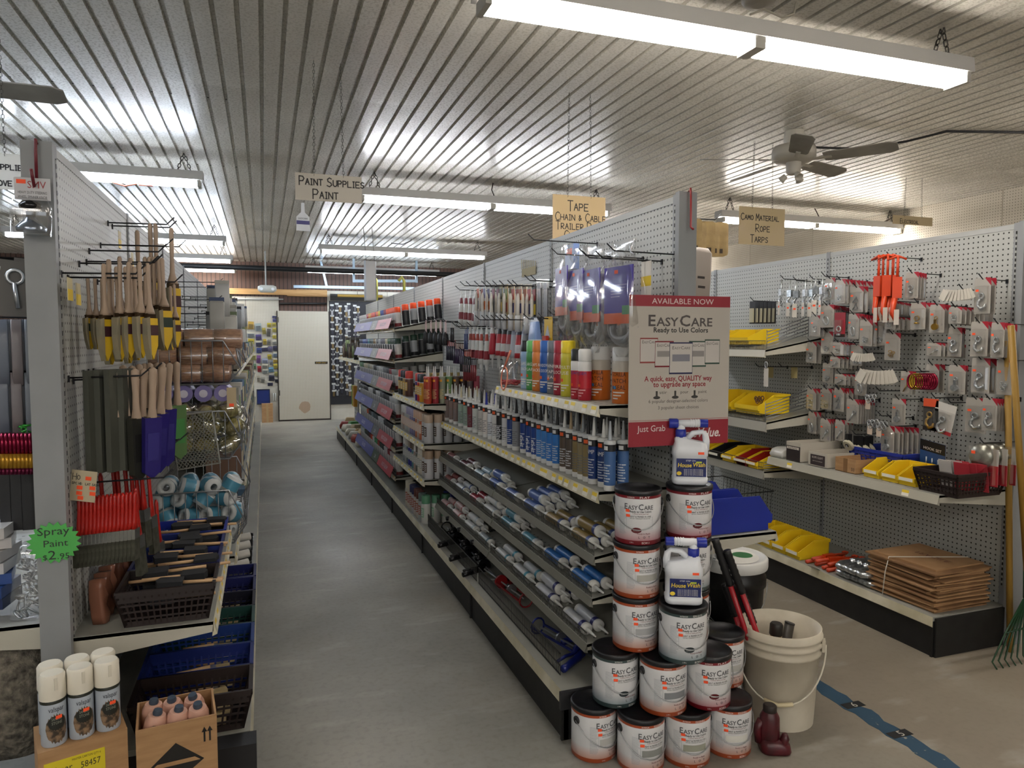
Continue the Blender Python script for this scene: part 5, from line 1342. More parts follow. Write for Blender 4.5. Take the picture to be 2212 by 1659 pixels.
CAS = P('caster', 'caster', [('wheel', MB().lathe([(.035, -.012), (.042, -.008), (.042, .008), (.035, .012)], 20, 0, Matrix.Translation((0, 0, -.08)) @ Matrix.Rotation(PI / 2 - .5, 4, 'Y')), [K('b9b39c', .4)], -1), ('fork', MB().box(-.018, .018, -.012, .012, -.09, 0), [BLK], -1), ('axle', MB().lathe([(.009, -.02), (.009, .02)], 10, 0, Matrix.Translation((0, 0, -.08)) @ Matrix.Rotation(PI / 2 - .5, 4, 'Y')), [STEEL], -1)])
for k, (X, Y, s_) in enumerate(((155, 540, .85), (250, 560, 1.25), (320, 570, 1.1), (360, 560, 1.0))):
    p = oX(*z_4(X, Y), 3.28 + .05 * k); CAS.put(tuple(p), 0, 'white caster wheel with black fork above the shelf boxes, %s from the left' % ORD[k], 'white casters', sc=s_)
hook(3.548, oX(*z_4(280, 550), 3.34).y, oX(*z_4(280, 550), 3.34).z, .28, -1, 'black peg hook holding the white casters', RHG)
KR = MB()
for k in range(7): KR.tube([(-.01 * k, .014 * math.cos(a) + .012 * math.sin(k * 2), -.03 - .01 * (k % 3) + .014 * math.sin(a)) for a in [i * PI / 5 for i in range(10)]], .0035, 5, 0, True)
for nm, X, Y in (('cluster of small steel key snaps with tags', 410, 120), ('cluster of steel ring snaps left of the pulley pack', 430, 370), ('cluster of dark snap rings beside the steel ones', 520, 390)):
    p = oX(*z_4(X, Y), 3.34); o = E('snap_cluster', nm, 'key snaps', tuple(p)); part('rings', KR, [STEEL], o); part('paper_tag', MB().box(-.05, -.049, -.02, .015, -.1, -.05), [K('c9b8a8', .6)], o); hook(3.548, p.y, p.z, .2, -1, 'black peg hook holding steel snaps', RHG)

# ---- boxes, bins and basket on the main shelf
YB_ = P('yellow_bin', 'bin', [('bin_body', bin_mb(.098, .2, .085), [YEL], -1), ('rim', bin_rim(.098, .2, .085), [YEL], -1), ('label', MB().box(-.04, .04, -.1175, -.1165, .022, .037), [TAGW], 0)])
for k, (u, v) in enumerate(((1880, 1040), (1920, 1052), (1957, 1062))):
    p = oX(u, v, 3.13); YB_.put((3.235, p.y, .8008), -PI / 2, 'yellow hopper bin on the shelf left of the brown basket, %s from the left' % ORD[k], 'yellow bins on the main shelf', sc=(1.05, .95, 1.1))


def open_box(name, label, cat, loc, w, d, h, mat_, rz=-PI / 2, t=.004, extra=None):
    r = E(name, label, cat, loc, (0, 0, rz))
    part('walls', MB().box(-w / 2, w / 2, -d / 2, -d / 2 + t, 0, h).box(-w / 2, w / 2, d / 2 - t, d / 2, 0, h).box(-w / 2, -w / 2 + t, -d / 2 + t, d / 2 - t, 0, h).box(w / 2 - t, w / 2, -d / 2 + t, d / 2 - t, 0, h).box(-w / 2, w / 2, -d / 2, d / 2, 0, .003), [mat_], r)
    return r


WBX = K('b5afa2', .6)
b1 = open_box('carton', 'white carton with a dark printed end at the left of the shelf', 'box', (3.25, oX(1713, 1000, 3.1).y, .8008), .125, .3, .12, WBX)
part('printed_end', MB().box(-.06, .06, -.1512, -.1501, .004, .095, 0).box(-.055, .05, -.1516, -.151, .075, .09, 1), [K('2a211f', .5), K('cfc8bc', .5)], b1)
t = flat(MB(), ('Roof Flashing', .018), -.005, .077, -.152, 0, .08); part('lettering', t, [K('2a211f', .5)], b1)
b2 = open_box('carton', 'white ROPE CLEAT carton in the middle of the shelf', 'box', (3.25, oX(1766, 1000, 3.1).y, .8008), .15, .3, .085, WBX)
part('printed_end', MB().box(-.058, .058, -.1512, -.1501, .008, .07, 0), [K('33272a', .5)], b2); part('lettering', flat(flat(MB(), ('ROPE CLEAT', .018), 0, .048, -.1516, 0, .09), ('nylon 6 inch shelf pack', .009), 0, .03, -.1516, 0, .08), [K('cfc8bc', .5)], b2)
b3 = open_box('carton', 'small brown cardboard carton marked 50 beside the yellow bins', 'box', (3.23, oX(1820, 1010, 3.1).y, .8008), .15, .22, .08, CARD); part('tape', MB().box(-.015, .015, -.1108, -.1101, 0, .08), [K('7d5c38', .5)], b3); part('lettering', flat(MB(), ('50', .025), .055, .015, -.1112, 0), [K('3a2c20', .6)], b3)
T('foil_pack', MB().loft([[(x, y, z) for x, y in rrect(w_, .12, .01, 4)] for w_, z in ((.2, 0), (.22, .02), (.18, .05), (.1, .06))], 0), [clear('bubble_pack', .7, 'd5d5d0', .2)], 'clear bubble wrapped pack at the left end of the shelf', 'pack', None, (3.2, oX(1672, 990, 3.1).y - .02, .801), (0, 0, 0))


def basket_parts(w, d, h, tp=1.18, nx=10, nz=4, t=.004, matl=BLUEP):
    """slatted plastic basket, open top, walls flaring by tp; returns meshes for lattice, rim, floor"""
    m = MB(); s = lambda z: 1 + (tp - 1) * z / h
    c = lambda sx, sy, z: Vector((sx * w / 2 * s(z), sy * d / 2 * s(z), z))
    for (a, b, n) in (((-1, -1), (1, -1), nx), ((-1, 1), (1, 1), nx), ((-1, -1), (-1, 1), max(3, int(nx * d / w))), ((1, -1), (1, 1), max(3, int(nx * d / w)))):
        for i in range(n + 1):
            f = i / n
            p0 = c(*a, .0).lerp(c(*b, .0), f); p1 = c(*a, h).lerp(c(*b, h), f)
            m.bar(p0, p1, .006 if 0 < i < n else .014, .004)
        for j in range(nz + 1):
            z = h * (.04 + .8 * j / nz); m.bar(c(*a, z), c(*b, z), .004, .006 if 0 < j < nz else .022)
    rim = MB()
    for a, b in (((-1, -1), (1, -1)), ((1, -1), (1, 1)), ((1, 1), (-1, 1)), ((-1, 1), (-1, -1))): rim.bar(c(*a, h), c(*b, h), .012, .016)
    fl = MB().box(-w / 2, w / 2, -d / 2, d / 2, 0, .004)
    return [('lattice', m, [matl], -1), ('rim', rim, [matl], -1), ('floor_plate', fl, [matl], -1)]


BK = P('basket', 'basket', basket_parts(.2, .28, .105, 1.2))
p = oX(2035, 1070, 3.12)
BK.put((3.26, p.y + .02, .801), -PI / 2, 'dark brown lattice basket of red carded packs on the near end of the shelf', 'plastic baskets', {k: [BRNP] for k in ('lattice', 'rim', 'floor_plate')})
for k in range(6):
    o = E('carded_pack', 'red and white carded pack standing in the brown basket, %s from the left' % ORD[k], 'carded pack', (3.24 + .025 * (k % 3), p.y + .07 - .028 * k, .815), (0, -.2, .2 * (k % 2)), 'red carded packs in the basket')
    part('card', MB().box(0, .004, -.035, .035, 0, .14), [K('a8303a' if k > 1 else 'b9b6b2', .45)], o); part('blister', MB().box(-.015, 0, -.025, .025, .02, .08), [CLEAR], o)
p = oX(1925, 985, 3.42); BK.put((3.43, p.y, .801), -PI / 2, 'blue lattice basket at the back of the shelf behind the yellow bins', 'plastic baskets', sc=(1.6, .8, 1.1))

# ---- tilted shelves of the second bay: rows of yellow bins
for i in range(5):
    cc = (YEL, YEL, K('1a1a1c', .4), YEL, K('9c1c1c', .4))[i] if i < 5 else YEL
    YB_.put((3.2, 4.62 - .155 * i, .705), -PI / 2, '%s bin on the low fenced shelf, %s from the left' % (('yellow', 'yellow', 'black', 'yellow', 'red')[i], ORD[i]), 'bins on the low fenced shelf', {'bin_body': [cc], 'rim': [cc]}, (1.3, 1.35, 1.1))
for i in range(2): YB_.put((3.2, 3.985 - .13 * i + .04, .705), -PI / 2, 'yellow bin at the near end of the low fenced shelf, %s one' % ('left', 'right')[i], 'bins on the low fenced shelf', {}, (1.15, 1.35, 1.1))
BBY = P('yellow_bin', 'bin', [('bin_body', bin_mb(.25, .24, .13), [YEL], -1), ('rim', bin_rim(.25, .24, .13), [YEL], -1)])
for i in range(2):
    BBY.put((3.24, 4.33 - .3 * i, 1.055), (0, .1, -PI / 2) if False else -PI / 2, 'large yellow bin on the wire shelf beside the poster, %s one' % ('left', 'right')[i], 'large yellow bins')
    BBY.put((3.24, 4.45 - .3 * i, 1.525), -PI / 2, 'large yellow bin on the upper tilted shelf, %s one' % ('left', 'right')[i], 'large yellow bins on the upper tilted shelf', sc=(1, 1, .8))
o = E('snap_cluster', 'bundle of dark and orange tagged snaps lying on the large yellow bin', 'key snaps', (3.2, 3.98, 1.19)); part('rings', KR, [K('6a4a3a', .35, .6)], o)
p = oX(1655, 795, 3.06); o = E('hanging_snap', 'steel snap with a long white tag hanging from the tilted shelf corner', 'snap', tuple(p)); part('snap', MB().tube([(0, .012 * math.cos(a), .02 + .02 * math.sin(a)) for a in [i * PI / 5 for i in range(10)]], .004, 5, 0, True), [STEEL], o); part('paper_tag', MB().box(0, .001, -.022, .022, -.12, 0), [K('c6c2ba', .6)], o)
for k, X in enumerate((1085, 1355)):
    p = oX(*z_1(X, 1310), 3.5); T('price_label', MB().box(0, .001, -.03, .03, -.075, 0), [K('a89a6a', .6)], 'tan price label on an empty peg hook under the upper tilted shelf, %s one' % ('left', 'right')[k], 'label', 'tan price labels', (3.4, p.y, p.z)); hook(3.548, p.y, p.z, .28, -1, 'empty black peg hook with a tan price label', RHG)

# ---- deck: yellow bins, binders, chain hooks, flattened cartons
for i in range(4):
    p = oZ(1678 + 42 * i, 1190 + 12 * i, .22); YB_.put((3.2, 3.9 - .126 * i, .2008), -PI / 2, 'yellow bin on the black based deck, %s from the left' % ORD[i], 'yellow bins on the deck', sc=(1.2, 1.1, 1.3))
LBP = P('load_binder', 'load binder', [('lever', MB().tube([(-.14, 0, .012), (0, .01, .014), (.14, 0, .012)], [.012, .009, .007], 6).box(-.05, .03, -.014, .014, 0, .026), [OR], -1), ('hook_end', MB().tube([(.14, 0, .012), (.17, .015, .012), (.16, .035, .012), (.14, .03, .012)], .006, 5), [OR], -1)])
for k in range(7): LBP.put((3.22 + .01 * (k % 3), 3.40 - .037 * k * .8, .201 + .027 * (k % 2)), .08 * math.sin(k * 1.7), 'orange load binder in the heap on the deck, %s from the left' % ORD[k], 'orange load binders on the deck')
T('paper_tag', MB().box(-.05, .05, -.03, .03, 0, .001), [K('c6c2ba', .6)], 'loose white paper tag hanging over the deck edge by the binders', 'tag', None, (3.055, 3.3, .205), (0, .5, .3))
CHK = P('chain_hook', 'steel hook', [('shank', MB().tube([(.16, 0, .016), (-.02, 0, .016)], [.01, .013], 7), [ZINC], -1), ('hook_end', MB().tube([(-.02, 0, .016), (-.06, .004, .016), (-.095, -.012, .016), (-.1, -.045, .016), (-.07, -.06, .016), (-.045, -.045, .016)], [.014, .014, .014, .013, .011, .006], 7), [ZINC], -1), ('collar', MB().tube([(-.005, 0, .016), (.012, 0, .016)], .018, 8), [ZINC], -1)])
for k in range(9): CHK.put((3.23 - .03 * (k % 2), 3.185 - .024 * k, .201 + .048 * (k % 2)), .06 * math.sin(k * 2.3), 'steel turnbuckle hook in the heap beside the flat cartons, %s from the left' % ORD[k], 'steel hooks heaped on the deck', sc=1.35)
for k in range(26):
    w_, d_ = .40 + .03 * math.sin(k * 2.7), .36 + .03 * math.sin(k * 1.9)
    T('flat_carton', MB().box(-d_ / 2, d_ / 2, -w_ / 2, w_ / 2, 0, .0075), [CARD if k % 3 else noisy('card_dark_%d' % k, '7d5c3c', '94704a', 9, .85)], 'flattened brown carton in the tied stack on the deck, %s from the top' % (ORD[25 - k] if 25 - k < 20 else 'twenty-' + ORD[5 - k]), 'carton', 'flattened cartons', (3.29 + .012 * math.sin(k * 3.1), 2.755 + .012 * math.sin(k * 1.3), .2008 + k * .0081), (0, 0, .05 * math.sin(k * 2.1)))
o = E('string_tie', 'white string tied around the stack of flat cartons', 'string', (3.29, 2.755, .2008)); zt = 26 * .0081 + .002
part('string', MB().tube([(-.215, .08, .0), (-.212, .07, zt * .6), (-.2, .06, zt), (.0, -.02, zt + .002), (.19, -.08, zt)], .0028, 5), [K('d2cdc0', .7)], o)
t = flat(MB(), ('FRAGILE', .05), 0, 0, 0, 0, .2); part('print', MB().add([(.03 - q_[2] * 1.0, -.02 - q_[0], zt + .0008) for q_ in t.v], t.f), [K('6a3a2c', .7)], o)
# wire basket on the deck at the left
o = E('wire_basket', 'empty chrome wire basket on the deck left of the yellow bins', 'basket', (3.24, 4.4, .2008))
m = MB()
for k in range(14): m.tube([(-.15, -.28 + .043 * k, .28), (-.13, -.28 + .043 * k, 0), (.15, -.28 + .043 * k, 0), (.17, -.28 + .043 * k, .28)], .002, 4)
m.tube([(-.15, -.3, .28), (.17, -.3, .28), (.17, .3, .28), (-.15, .3, .28)], .004, 5, 0, True); part('wire_frame', m, [K('55554f', .35, .8)], o)

# ---- rake and pole leaning on the end post
rk = E('leaf_rake', 'green leaf rake with a wooden handle leaning at the right edge', 'rake', (3.45, 2.36, 0))
GR = K('153d22', .45)
part('handle', MB().tube([(-.19, -.02, 1.62), (.02, 0, .42)], .0145, 10), [K('96742c', .5)], rk)
part('socket', MB().tube([(.02, 0, .46), (.035, 0, .3)], [.018, .022], 10), [GR], rk)
for k in range(14):
    a = (k - 6.5) / 6.5; x = .05 + .27 * a
    part('tine', MB().tube([(.035 + .03 * a, 0, .3), (.04 + .16 * a, -.005, .15), (x, -.02, .03), (x - .0 * a, -.045, .004)], [.006, .005, .0042, .0035], 4), [GR], rk)
part('cross_bar', MB().tube([(.04 - .16, -.004, .15), (.04, -.006, .16), (.04 + .16, -.004, .15)], .005, 5), [GR], rk)
T('wooden_pole', MB().tube([(0, 0, 0), (-.11, .0, 1.55)], .0145, 10), [K('9c7a34', .5)], 'second wooden pole leaning behind the rake at the right edge', 'pole', None, (3.49, 2.44, 0.0))

# floor stripe with worn numbers
q = NT('worn_blue_paint'); c = q.co(); n1 = q.noise(26, c, 6)
q.col(q.mix(q.ramp(n1, [(.66, '000000'), (.7, 'ffffff')]), '1c3f55', '8a8678')); q.b.inputs['Roughness'].default_value = .6
edge = []
N = 40
for i in range(N + 1): edge.append((2.285 + .006 * math.sin(i * 2.3) + .004 * math.sin(i * 5.1), .9 + 1.72 * i / N))
edge2 = [(x + .085 + .008 * math.sin(i * 1.7), y) for i, (x, y) in enumerate(edge)]
fs = MB().prism(edge2[::1] + edge[::-1], 0, .0008, 0)
fo = T('floor_stripe', fs, [q.m], 'worn blue painted stripe on the concrete floor with numbers', 'floor marking')
for tx_, y in (('6', 2.28), ('5', 2.045)):
    t = flat(MB(), (tx_, .05), 0, 0, 0, 0); part('number_patch', MB().box(2.29, 2.39, y - .012, y + .03, .0009, .0014), [K('16181a', .5)], fo)
    part('number', MB().add([(2.345 + v_[0], y - .008 + v_[2], .0018) for v_ in t.v], t.f), [K('b9b5a8', .6)], fo)
# far face of the centre gondola: tan packs and a white padded pack
TP = P('tan_pack', 'carded pack', [('card', MB().loft([[(-.004, y, z) for y, z in rrect(.075, .15, .015, 4, 0, -.08)], [(.004, y, z) for y, z in rrect(.075, .15, .015, 4, 0, -.08)]], 0, False), [noisy('kraft_paper', '9a8258', 'b09868', 20, .7)], -1), ('print', MB().box(-.0046, -.004, -.02, .02, -.14, -.12), [K('3a2c1c', .6)], 0)])
for k, (u, v) in enumerate(((1498, 470), (1512, 478), (1527, 476), (1541, 478), (1552, 480), (1560, 478))):
    p = oY(u, v, 2.62 + .02 * k); TP.put(tuple(p), PI + .5 * (k % 2) - PI / 2 - .3, 'tan paper pack hanging behind the gondola end post, %s from the left' % ORD[k], 'tan paper packs', sc=.98)
p = oY(1522, 545, 2.58); hook(1.608, 2.62, oY(1520, 475, 2.62).z, .26, 1, 'black peg hook holding the tan paper packs', HG)
o = E('padded_pack', 'white padded pack with a dark label hanging under the tan packs', 'pack', (p.x, 2.62, p.z), (0, .06, 0))
part('pack_body', MB().loft([[(x, y, z) for x, y in rrect(w_, .06, .012, 4)] for w_, z in ((.1, -.28), (.105, -.1), (.1, .0), (.06, .02))], 0), [K('a39a92', .4)], o)
part('print', MB().box(-.01, .03, -.0315, -.031, -.2, -.19).box(-.015, .02, -.0315, -.031, -.15, -.14).box(-.02, .015, -.0315, -.031, -.11, -.1).box(-.02, .02, -.0315, -.031, -.26, -.225), [K('3a3432', .6)], o)

# ================================================================== left gondola: brushes, baskets, hanging packs
def l3(X, Y): return 150 + X / 6.381, 540 + Y / 6.381
def l2(X, Y): return X / 3.95, 700 + Y / 3.95
def l1(X, Y): return X / 3.95, 280 + Y / 3.95


LHG = 'peg hooks on the left gondola'


def leaf(w, z0, z1, zt, th):
    """flat pointed sleeve outline in (y,z), returns prism verts across thickness th on x"""
    pts = [(-w / 2, z0), (w / 2, z0), (w / 2 * 1.15, z1), (w / 2 * .9, zt * .45 + z1 * .55), (0, zt), (-w / 2 * .9, zt * .45 + z1 * .55), (-w / 2 * 1.15, z1)]
    return pts


# sash brush: origin at the handle top, total length about .33
sb_h = MB().loft([[(.007 * k * math.cos(i * PI / 4), .0095 * k * math.sin(i * PI / 4), z) for i in range(8)] for k, z in ((.6, 0), (1, -.008), (1, -.05), (.85, -.1), (1.1, -.15), (2.0, -.175), (2.2, -.185))], 0)
sb_f = MB().box(-.008, .008, -.021, .021, -.205, -.183)
XZ2 = Matrix(((0, 0, 1, 0), (1, 0, 0, 0), (0, 1, 0, 0), (0, 0, 0, 1)))
sb_s = MB().prism([(-.026, -.225), (.026, -.225), (.026, -.2), (-.026, -.2)], -.011, .011, 0, XZ2).prism([(-.027, -.262), (.027, -.262), (.026, -.225), (-.026, -.225)], -.0112, .0112, 1, XZ2).prism([(-.027, -.262), (-.024, -.3), (0, -.35), (.024, -.3), (.027, -.262)], -.009, .009, 0, XZ2)
sb_l = MB().prism([(-.03, -.26), (-.03, -.2), (-.014, -.195), (-.014, -.35), (-.024, -.31)], -.013, .013, 0, XZ2)
SASH = P('sash_brush', 'paint brush', [('handle', sb_h, [WOODH], -1), ('ferrule', sb_f, [K('4a3a28', .3, .7)], -1), ('keeper_sleeve', sb_s, [K('c9a51e', .5), K('3a1a20', .5)], -1), ('clear_edge', sb_l, [clear('sleeve_edge', .45, 'b9b39c', .2)], 2)])
SL = [(470, 190, 1530, 2.60, 0), (695, 165, 1510, 2.60, 0), (815, 165, 1490, 2.60, 0), (965, 165, 1490, 2.60, 0), (1075, 180, 1510, 2.61, 0), (250, 370, 1370, 2.78, 1), (350, 380, 1370, 2.78, 1), (445, 390, 1380, 2.78, 1), (590, 390, 1400, 2.78, 1), (540, 130, 1580, 2.70, 0), (645, 230, 1540, 2.70, 0), (770, 230, 1560, 2.70, 0), (890, 230, 1520, 2.70, 0),
      (1040, 95, 1380, 2.96, 1), (1100, 95, 1390, 2.96, 1), (1165, 95, 1370, 2.96, 1), (1225, 90, 1370, 2.96, 1), (1275, 110, 1385, 2.90, 1), (1440, 470, 1345, 3.12, 0), (1390, 500, 1380, 3.2, 0), (690, 90, 1400, 2.95, 1), (840, 110, 1400, 2.95, 1)]
for k, (X, Y, Yb, yy, gr) in enumerate(SL):
    p = oY(*l3(X, Y), yy); b = oY(*l3(X, Yb), yy); s_ = (p.z - b.z) / .35
    ov = {'keeper_sleeve': [K('c9a51e', .5), K('1a2c22', .5)]} if gr else {}
    SASH.put(tuple(p), (0, .03 * math.sin(k), -.75 + .15 * math.sin(k * 2.1)), '%s banded yellow sash brush in the top hanging row, %s counted' % ('green' if gr else 'maroon', ORD[k] if k < 20 else 'twenty-' + ORD[k - 20]), 'yellow sleeved sash brushes', ov, (s_ * .95, s_ * .95, s_))
for k, (X, Y, Yb, yy) in enumerate(((1170, 860, 1650, 3.36), (1280, 800, 1650, 3.36), (1325, 800, 1650, 3.36), (1460, 840, 1500, 3.3))):
    p = oY(*l1(X, Y), yy); SASH.put(tuple(p), (0, 0, -.8), 'long handled sash brush raised above the others, %s from the left' % ORD[k], 'raised sash brushes', {}, (1.1, 1.1, 1.25))
for k, (u, v, y, L) in enumerate(((152, 592, 2.6, .24), (165, 601, 2.68, .24), (210, 570, 2.95, .25), (205, 578, 2.84, .25), (215, 605, 3.12, .3), (255, 490, 3.36, .25), (268, 500, 3.45, .25), (285, 542, 3.6, .27), (240, 560, 3.0, .26), (255, 545, 3.2, .26))):
    z = oX(u, v, -.58).z if k < 8 else oX(u, v, -.58).z
    hook(-.598, y, z, L, 1, 'black peg hook in the top brush row of the left gondola', LHG, up=.035)
for k, (u, v) in enumerate(((150, 600), (168, 612), (258, 500), (285, 545))):
    p = oX(u, v, -.56); T('price_label', MB().box(0, .001, -.03, .03, -.07, 0).box(.001, .0014, -.03, .03, -.07, -.035, 1), [K('c9bd94', .6), TAGY], 'cream price label at a top brush hook, %s from the camera' % ORD[k], 'label', 'cream price labels on the brush hooks', tuple(p))

# second row: round handled brushes in dark or purple sleeves
db_h = MB().lathe([(.003, .0), (.0115, -.006), (.0125, -.02), (.0095, -.08), (.011, -.13), (.015, -.16)], 10)
db_s = MB().prism([(-.024, -.34), (-.027, -.16), (.027, -.16), (.024, -.34), (0, -.36)], -.012, .012, 0, XZ2)
DBR = P('boxed_brush', 'paint brush', [('handle', db_h, [WOODH], -1), ('ferrule', MB().box(-.011, .011, -.021, .021, -.2, -.158), [K('5a5240', .35, .6)], -1), ('sleeve', db_s, [K('2a2a26', .4)], -1), ('label', MB().box(-.013, .013, -.018, .018, -.3, -.21), [K('1a1a18', .5)], 2)])
WIDE = P('wide_brush', 'paint brush', [('handle', db_h, [WOODH], -1), ('sleeve', MB().box(-.01, .01, -.06, .06, -.34, .0), [SLEEVE], -1), ('bristles', MB().box(-.006, .006, -.05, .05, -.33, -.2), [K('141418', .6)], -1), ('ferrule', MB().box(-.008, .008, -.03, .03, -.2, -.12), [STEEL], -1)])
R2 = [(790, 395, 2.66, 'w'), (880, 390, 2.68, 'w'), (925, 385, 2.70, 'w'), (980, 385, 2.66, 'w'), (1065, 380, 2.68, 'w'), (1050, 350, 2.82, 'd'), (1125, 355, 2.82, 'd'), (1150, 380, 2.66, 'd'), (1185, 340, 2.84, 'd'), (1230, 380, 2.68, 'p'), (1230, 335, 2.9, 'd'), (1305, 370, 2.62, 'p'), (1275, 330, 2.9, 'd'), (1345, 330, 2.95, 'p'), (1385, 325, 2.86, 'p'), (1390, 355, 2.72, 'p'), (1445, 330, 2.80, 'p'), (1505, 320, 3.0, 'g')]
for k, (X, Y, y, t) in enumerate(R2):
    p = oY(*l2(X, Y), y)
    if t == 'w': WIDE.put(tuple(p), (0, 0, .15 * math.sin(k * 2) - .5), 'wide paint brush in a smoky clear sleeve, second row, %s from the left' % ORD[k], 'wide brushes in smoky sleeves', sc=(1, .55 + .1 * (k % 2), 1))
    else:
        sc_ = {'d': K('2c2c26', .4), 'p': K('221a66', .35), 'g': K('4a6a3a', .5)}[t]
        DBR.put(tuple(p), (.0, .1 if t == 'p' else 0, -.8 + .2 * math.sin(k)), '%s sleeved wood handled brush in the second row, %s counted' % ({'d': 'dark', 'p': 'purple', 'g': 'green'}[t], ORD[k]), 'wood handled brushes in the second row', {'sleeve': [sc_], 'label': [K('1a1a18' if t == 'd' else ('2a2470' if t == 'p' else '3a7a3a'), .5)]}, 1.05)
for k, (y, z, L) in enumerate(((2.64, 1.43, .24), (2.70, 1.42, .24), (2.84, 1.44, .25), (2.92, 1.44, .25), (3.0, 1.44, .26))): hook(-.598, y, z, L, 1, 'black peg hook in the second brush row of the left gondola', LHG)

# third row: red handled bristle brushes
RBH = K('a81c14', .3)
rb = P('red_brush', 'paint brush', [('handle', MB().loft([[(.006 * a * math.cos(i * PI / 4), .009 * b * math.sin(i * PI / 4), z) for i in range(8)] for a, b, z in ((.5, .5, 0), (.9, .9, -.01), (.8, .8, -.05), (1.1, 1.1, -.1), (1.2, 1.8, -.125))], 0), [RBH], -1), ('ferrule', MB().box(-.0075, .0075, -.018, .018, -.155, -.122).box(-.008, .008, -.0184, .0184, -.15, -.147), [K('a9aaa6', .25, .9)], -1), ('bristles', MB().prism([(-.018, -.155), (.018, -.155), (.02, -.225), (-.02, -.225)], -.0075, .0075, 0, XZ2), [noisy('olive_bristle', '2c2c20', '46463a', 60, .8)], -1)])
def l4(X, Y): return X / 2.866, 1080 + Y / 2.866
for k in range(15):
    X = 492 + 24.5 * k; p = oY(X / 2.866, 1080 + (0 - 35 * k / 14) / 2.866 - 6, 2.63)
    rb.put(tuple(p), (0, .04, -.25), 'red handled bristle brush in the front row of the third tier, %s from the left' % ORD[k], 'red handled brushes in the front row', sc=(1.25, 1.1, 1.02))
for k, (X, Y, y) in enumerate(((855, 1270, 2.85), (965, 1235, 2.85), (1000, 1240, 2.85), (1065, 1215, 2.85), (1115, 1205, 2.85), (1155, 1200, 2.86), (1200, 1195, 2.86), (1265, 1260, 2.9), (1150, 1400, 2.72), (1330, 1500, 3.0))):
    p = oY(*l2(X, Y), y); rb.put(tuple(p), (0, -.05, -.3), 'red handled bristle brush in the taller back row, %s from the left' % ORD[k], 'red handled brushes in the back row', sc=(1.25, 1.25, 1.35))
for y, z, L in ((2.63, 1.085, .3), (2.85, 1.16, .3), (2.95, 1.17, .32)): hook(-.598, y, z, L, 1, 'black peg hook in the red brush row of the left gondola', LHG)
p = oY(180, 1050, 2.58); cdp = E('price_card', 'cream handwritten price card with orange stickers on the brush pegboard', 'price card', tuple(p), (0, .12, -.3))
part('card', MB().box(-.04, .04, 0, .001, -.05, .05), [K('b9ac90', .7)], cdp)
for a, b in ((.005, .02), (-.02, -.012), (-.02, -.03), (-.015, -.045), (.02, -.01), (.022, -.028)): part('price_sticker', MB().box(a, a + .018, -.001, 0, b, b + .012), [OST], cdp)
m = MB(); marker(m, 'Ho', -.035, .02, .014, -.0008, .002); marker(m, 'spc hd flat sash', -.036, .004, .007, -.0008, .0014); part('lettering', m, [INK], cdp)

# ---- plastic baskets on the left shelf and deck
GRNP = K('14403a', .45)
def put_basket(x, y, z, col, label, sc=(1, 1, 1), rz=PI / 2): return BK.put((x, y, z), rz, label, 'plastic baskets on the left gondola', {k: [col] for k in ('lattice', 'rim', 'floor_plate')}, sc)


FB = P('foam_brush', 'foam brush', [('foam_head', MB().prism([(-.075, -.034), (-.0, -.034), (.0, .034), (-.075, .034), (-.085, .0)], -.011, .011, 0), [K('1a1b1e', .9)], -1), ('handle', MB().tube([(0, 0, 0), (.125, 0, 0)], .006, 7), [K('c4a077', .6)], -1)])
fbn = 0
for bi, (y, z, col, nm) in enumerate(((2.69, .602, BRNP, 'dark brown'), (2.935, .602, K('161a52', .4), 'navy blue'), (3.17, .602, K('14286a', .4), 'blue'), (3.42, .602, BLUEP, 'far blue'))):
    put_basket(-.325, y, z, col, '%s lattice basket of foam brushes on the left shelf' % nm, (.98, .88, 1.1))
    for k in range(9):
        FB.put((-.30 + .04 * math.sin(k * 2.2 + bi), y - .072 + .072 * (k % 3), z + .075 + .0245 * (k // 3)), (.04 * math.sin(k * 1.9), .04 * math.sin(k * 1.3), .06 * math.sin(k * 2.7) + (PI if (k + bi) % 2 else 0)), 'black foam brush in the %s basket, %s from the front' % (nm, ORD[k]), 'black foam brushes')
for k, (y, col, nm) in enumerate(((2.66, BRNP, 'dark brown'), (2.87, K('18296e', .4), 'royal blue'), (3.08, K('17377a', .4), 'mid blue'), (3.29, GRNP, 'dark green'), (3.5, K('101022', .4), 'black blue'), (3.71, K('161c58', .4), 'navy'), (3.93, K('161c58', .4), 'second navy'))):
    put_basket(-.255, y, .202, col, '%s lattice basket on the lower left deck' % nm, (.85, 1.12, 1.25))
    for j in range(5):
        o = E('chip_brush', 'chip brush in the %s deck basket, %s from the front' % (nm, ORD[j]), 'paint brush', (-.22 + .015 * (j % 2), y - .055 + .025 * j, .225 + .014 * j), (.2 * math.sin(j), 0, .2 * math.sin(j * 2 + k)), 'chip brushes in the deck baskets')
        part('handle', MB().tube([(-.12, 0, 0), (-.06, 0, 0), (0, 0, 0)], [.006, .01, .014], 7), [K('b3946c', .6)], o); part('bristles', MB().box(.02, .07, -.02, .02, -.006, .006), [K('a08f6a', .8)], o); part('ferrule', MB().box(0, .02, -.02, .02, -.007, .007), [K('a9aaa6', .3, .8)], o)
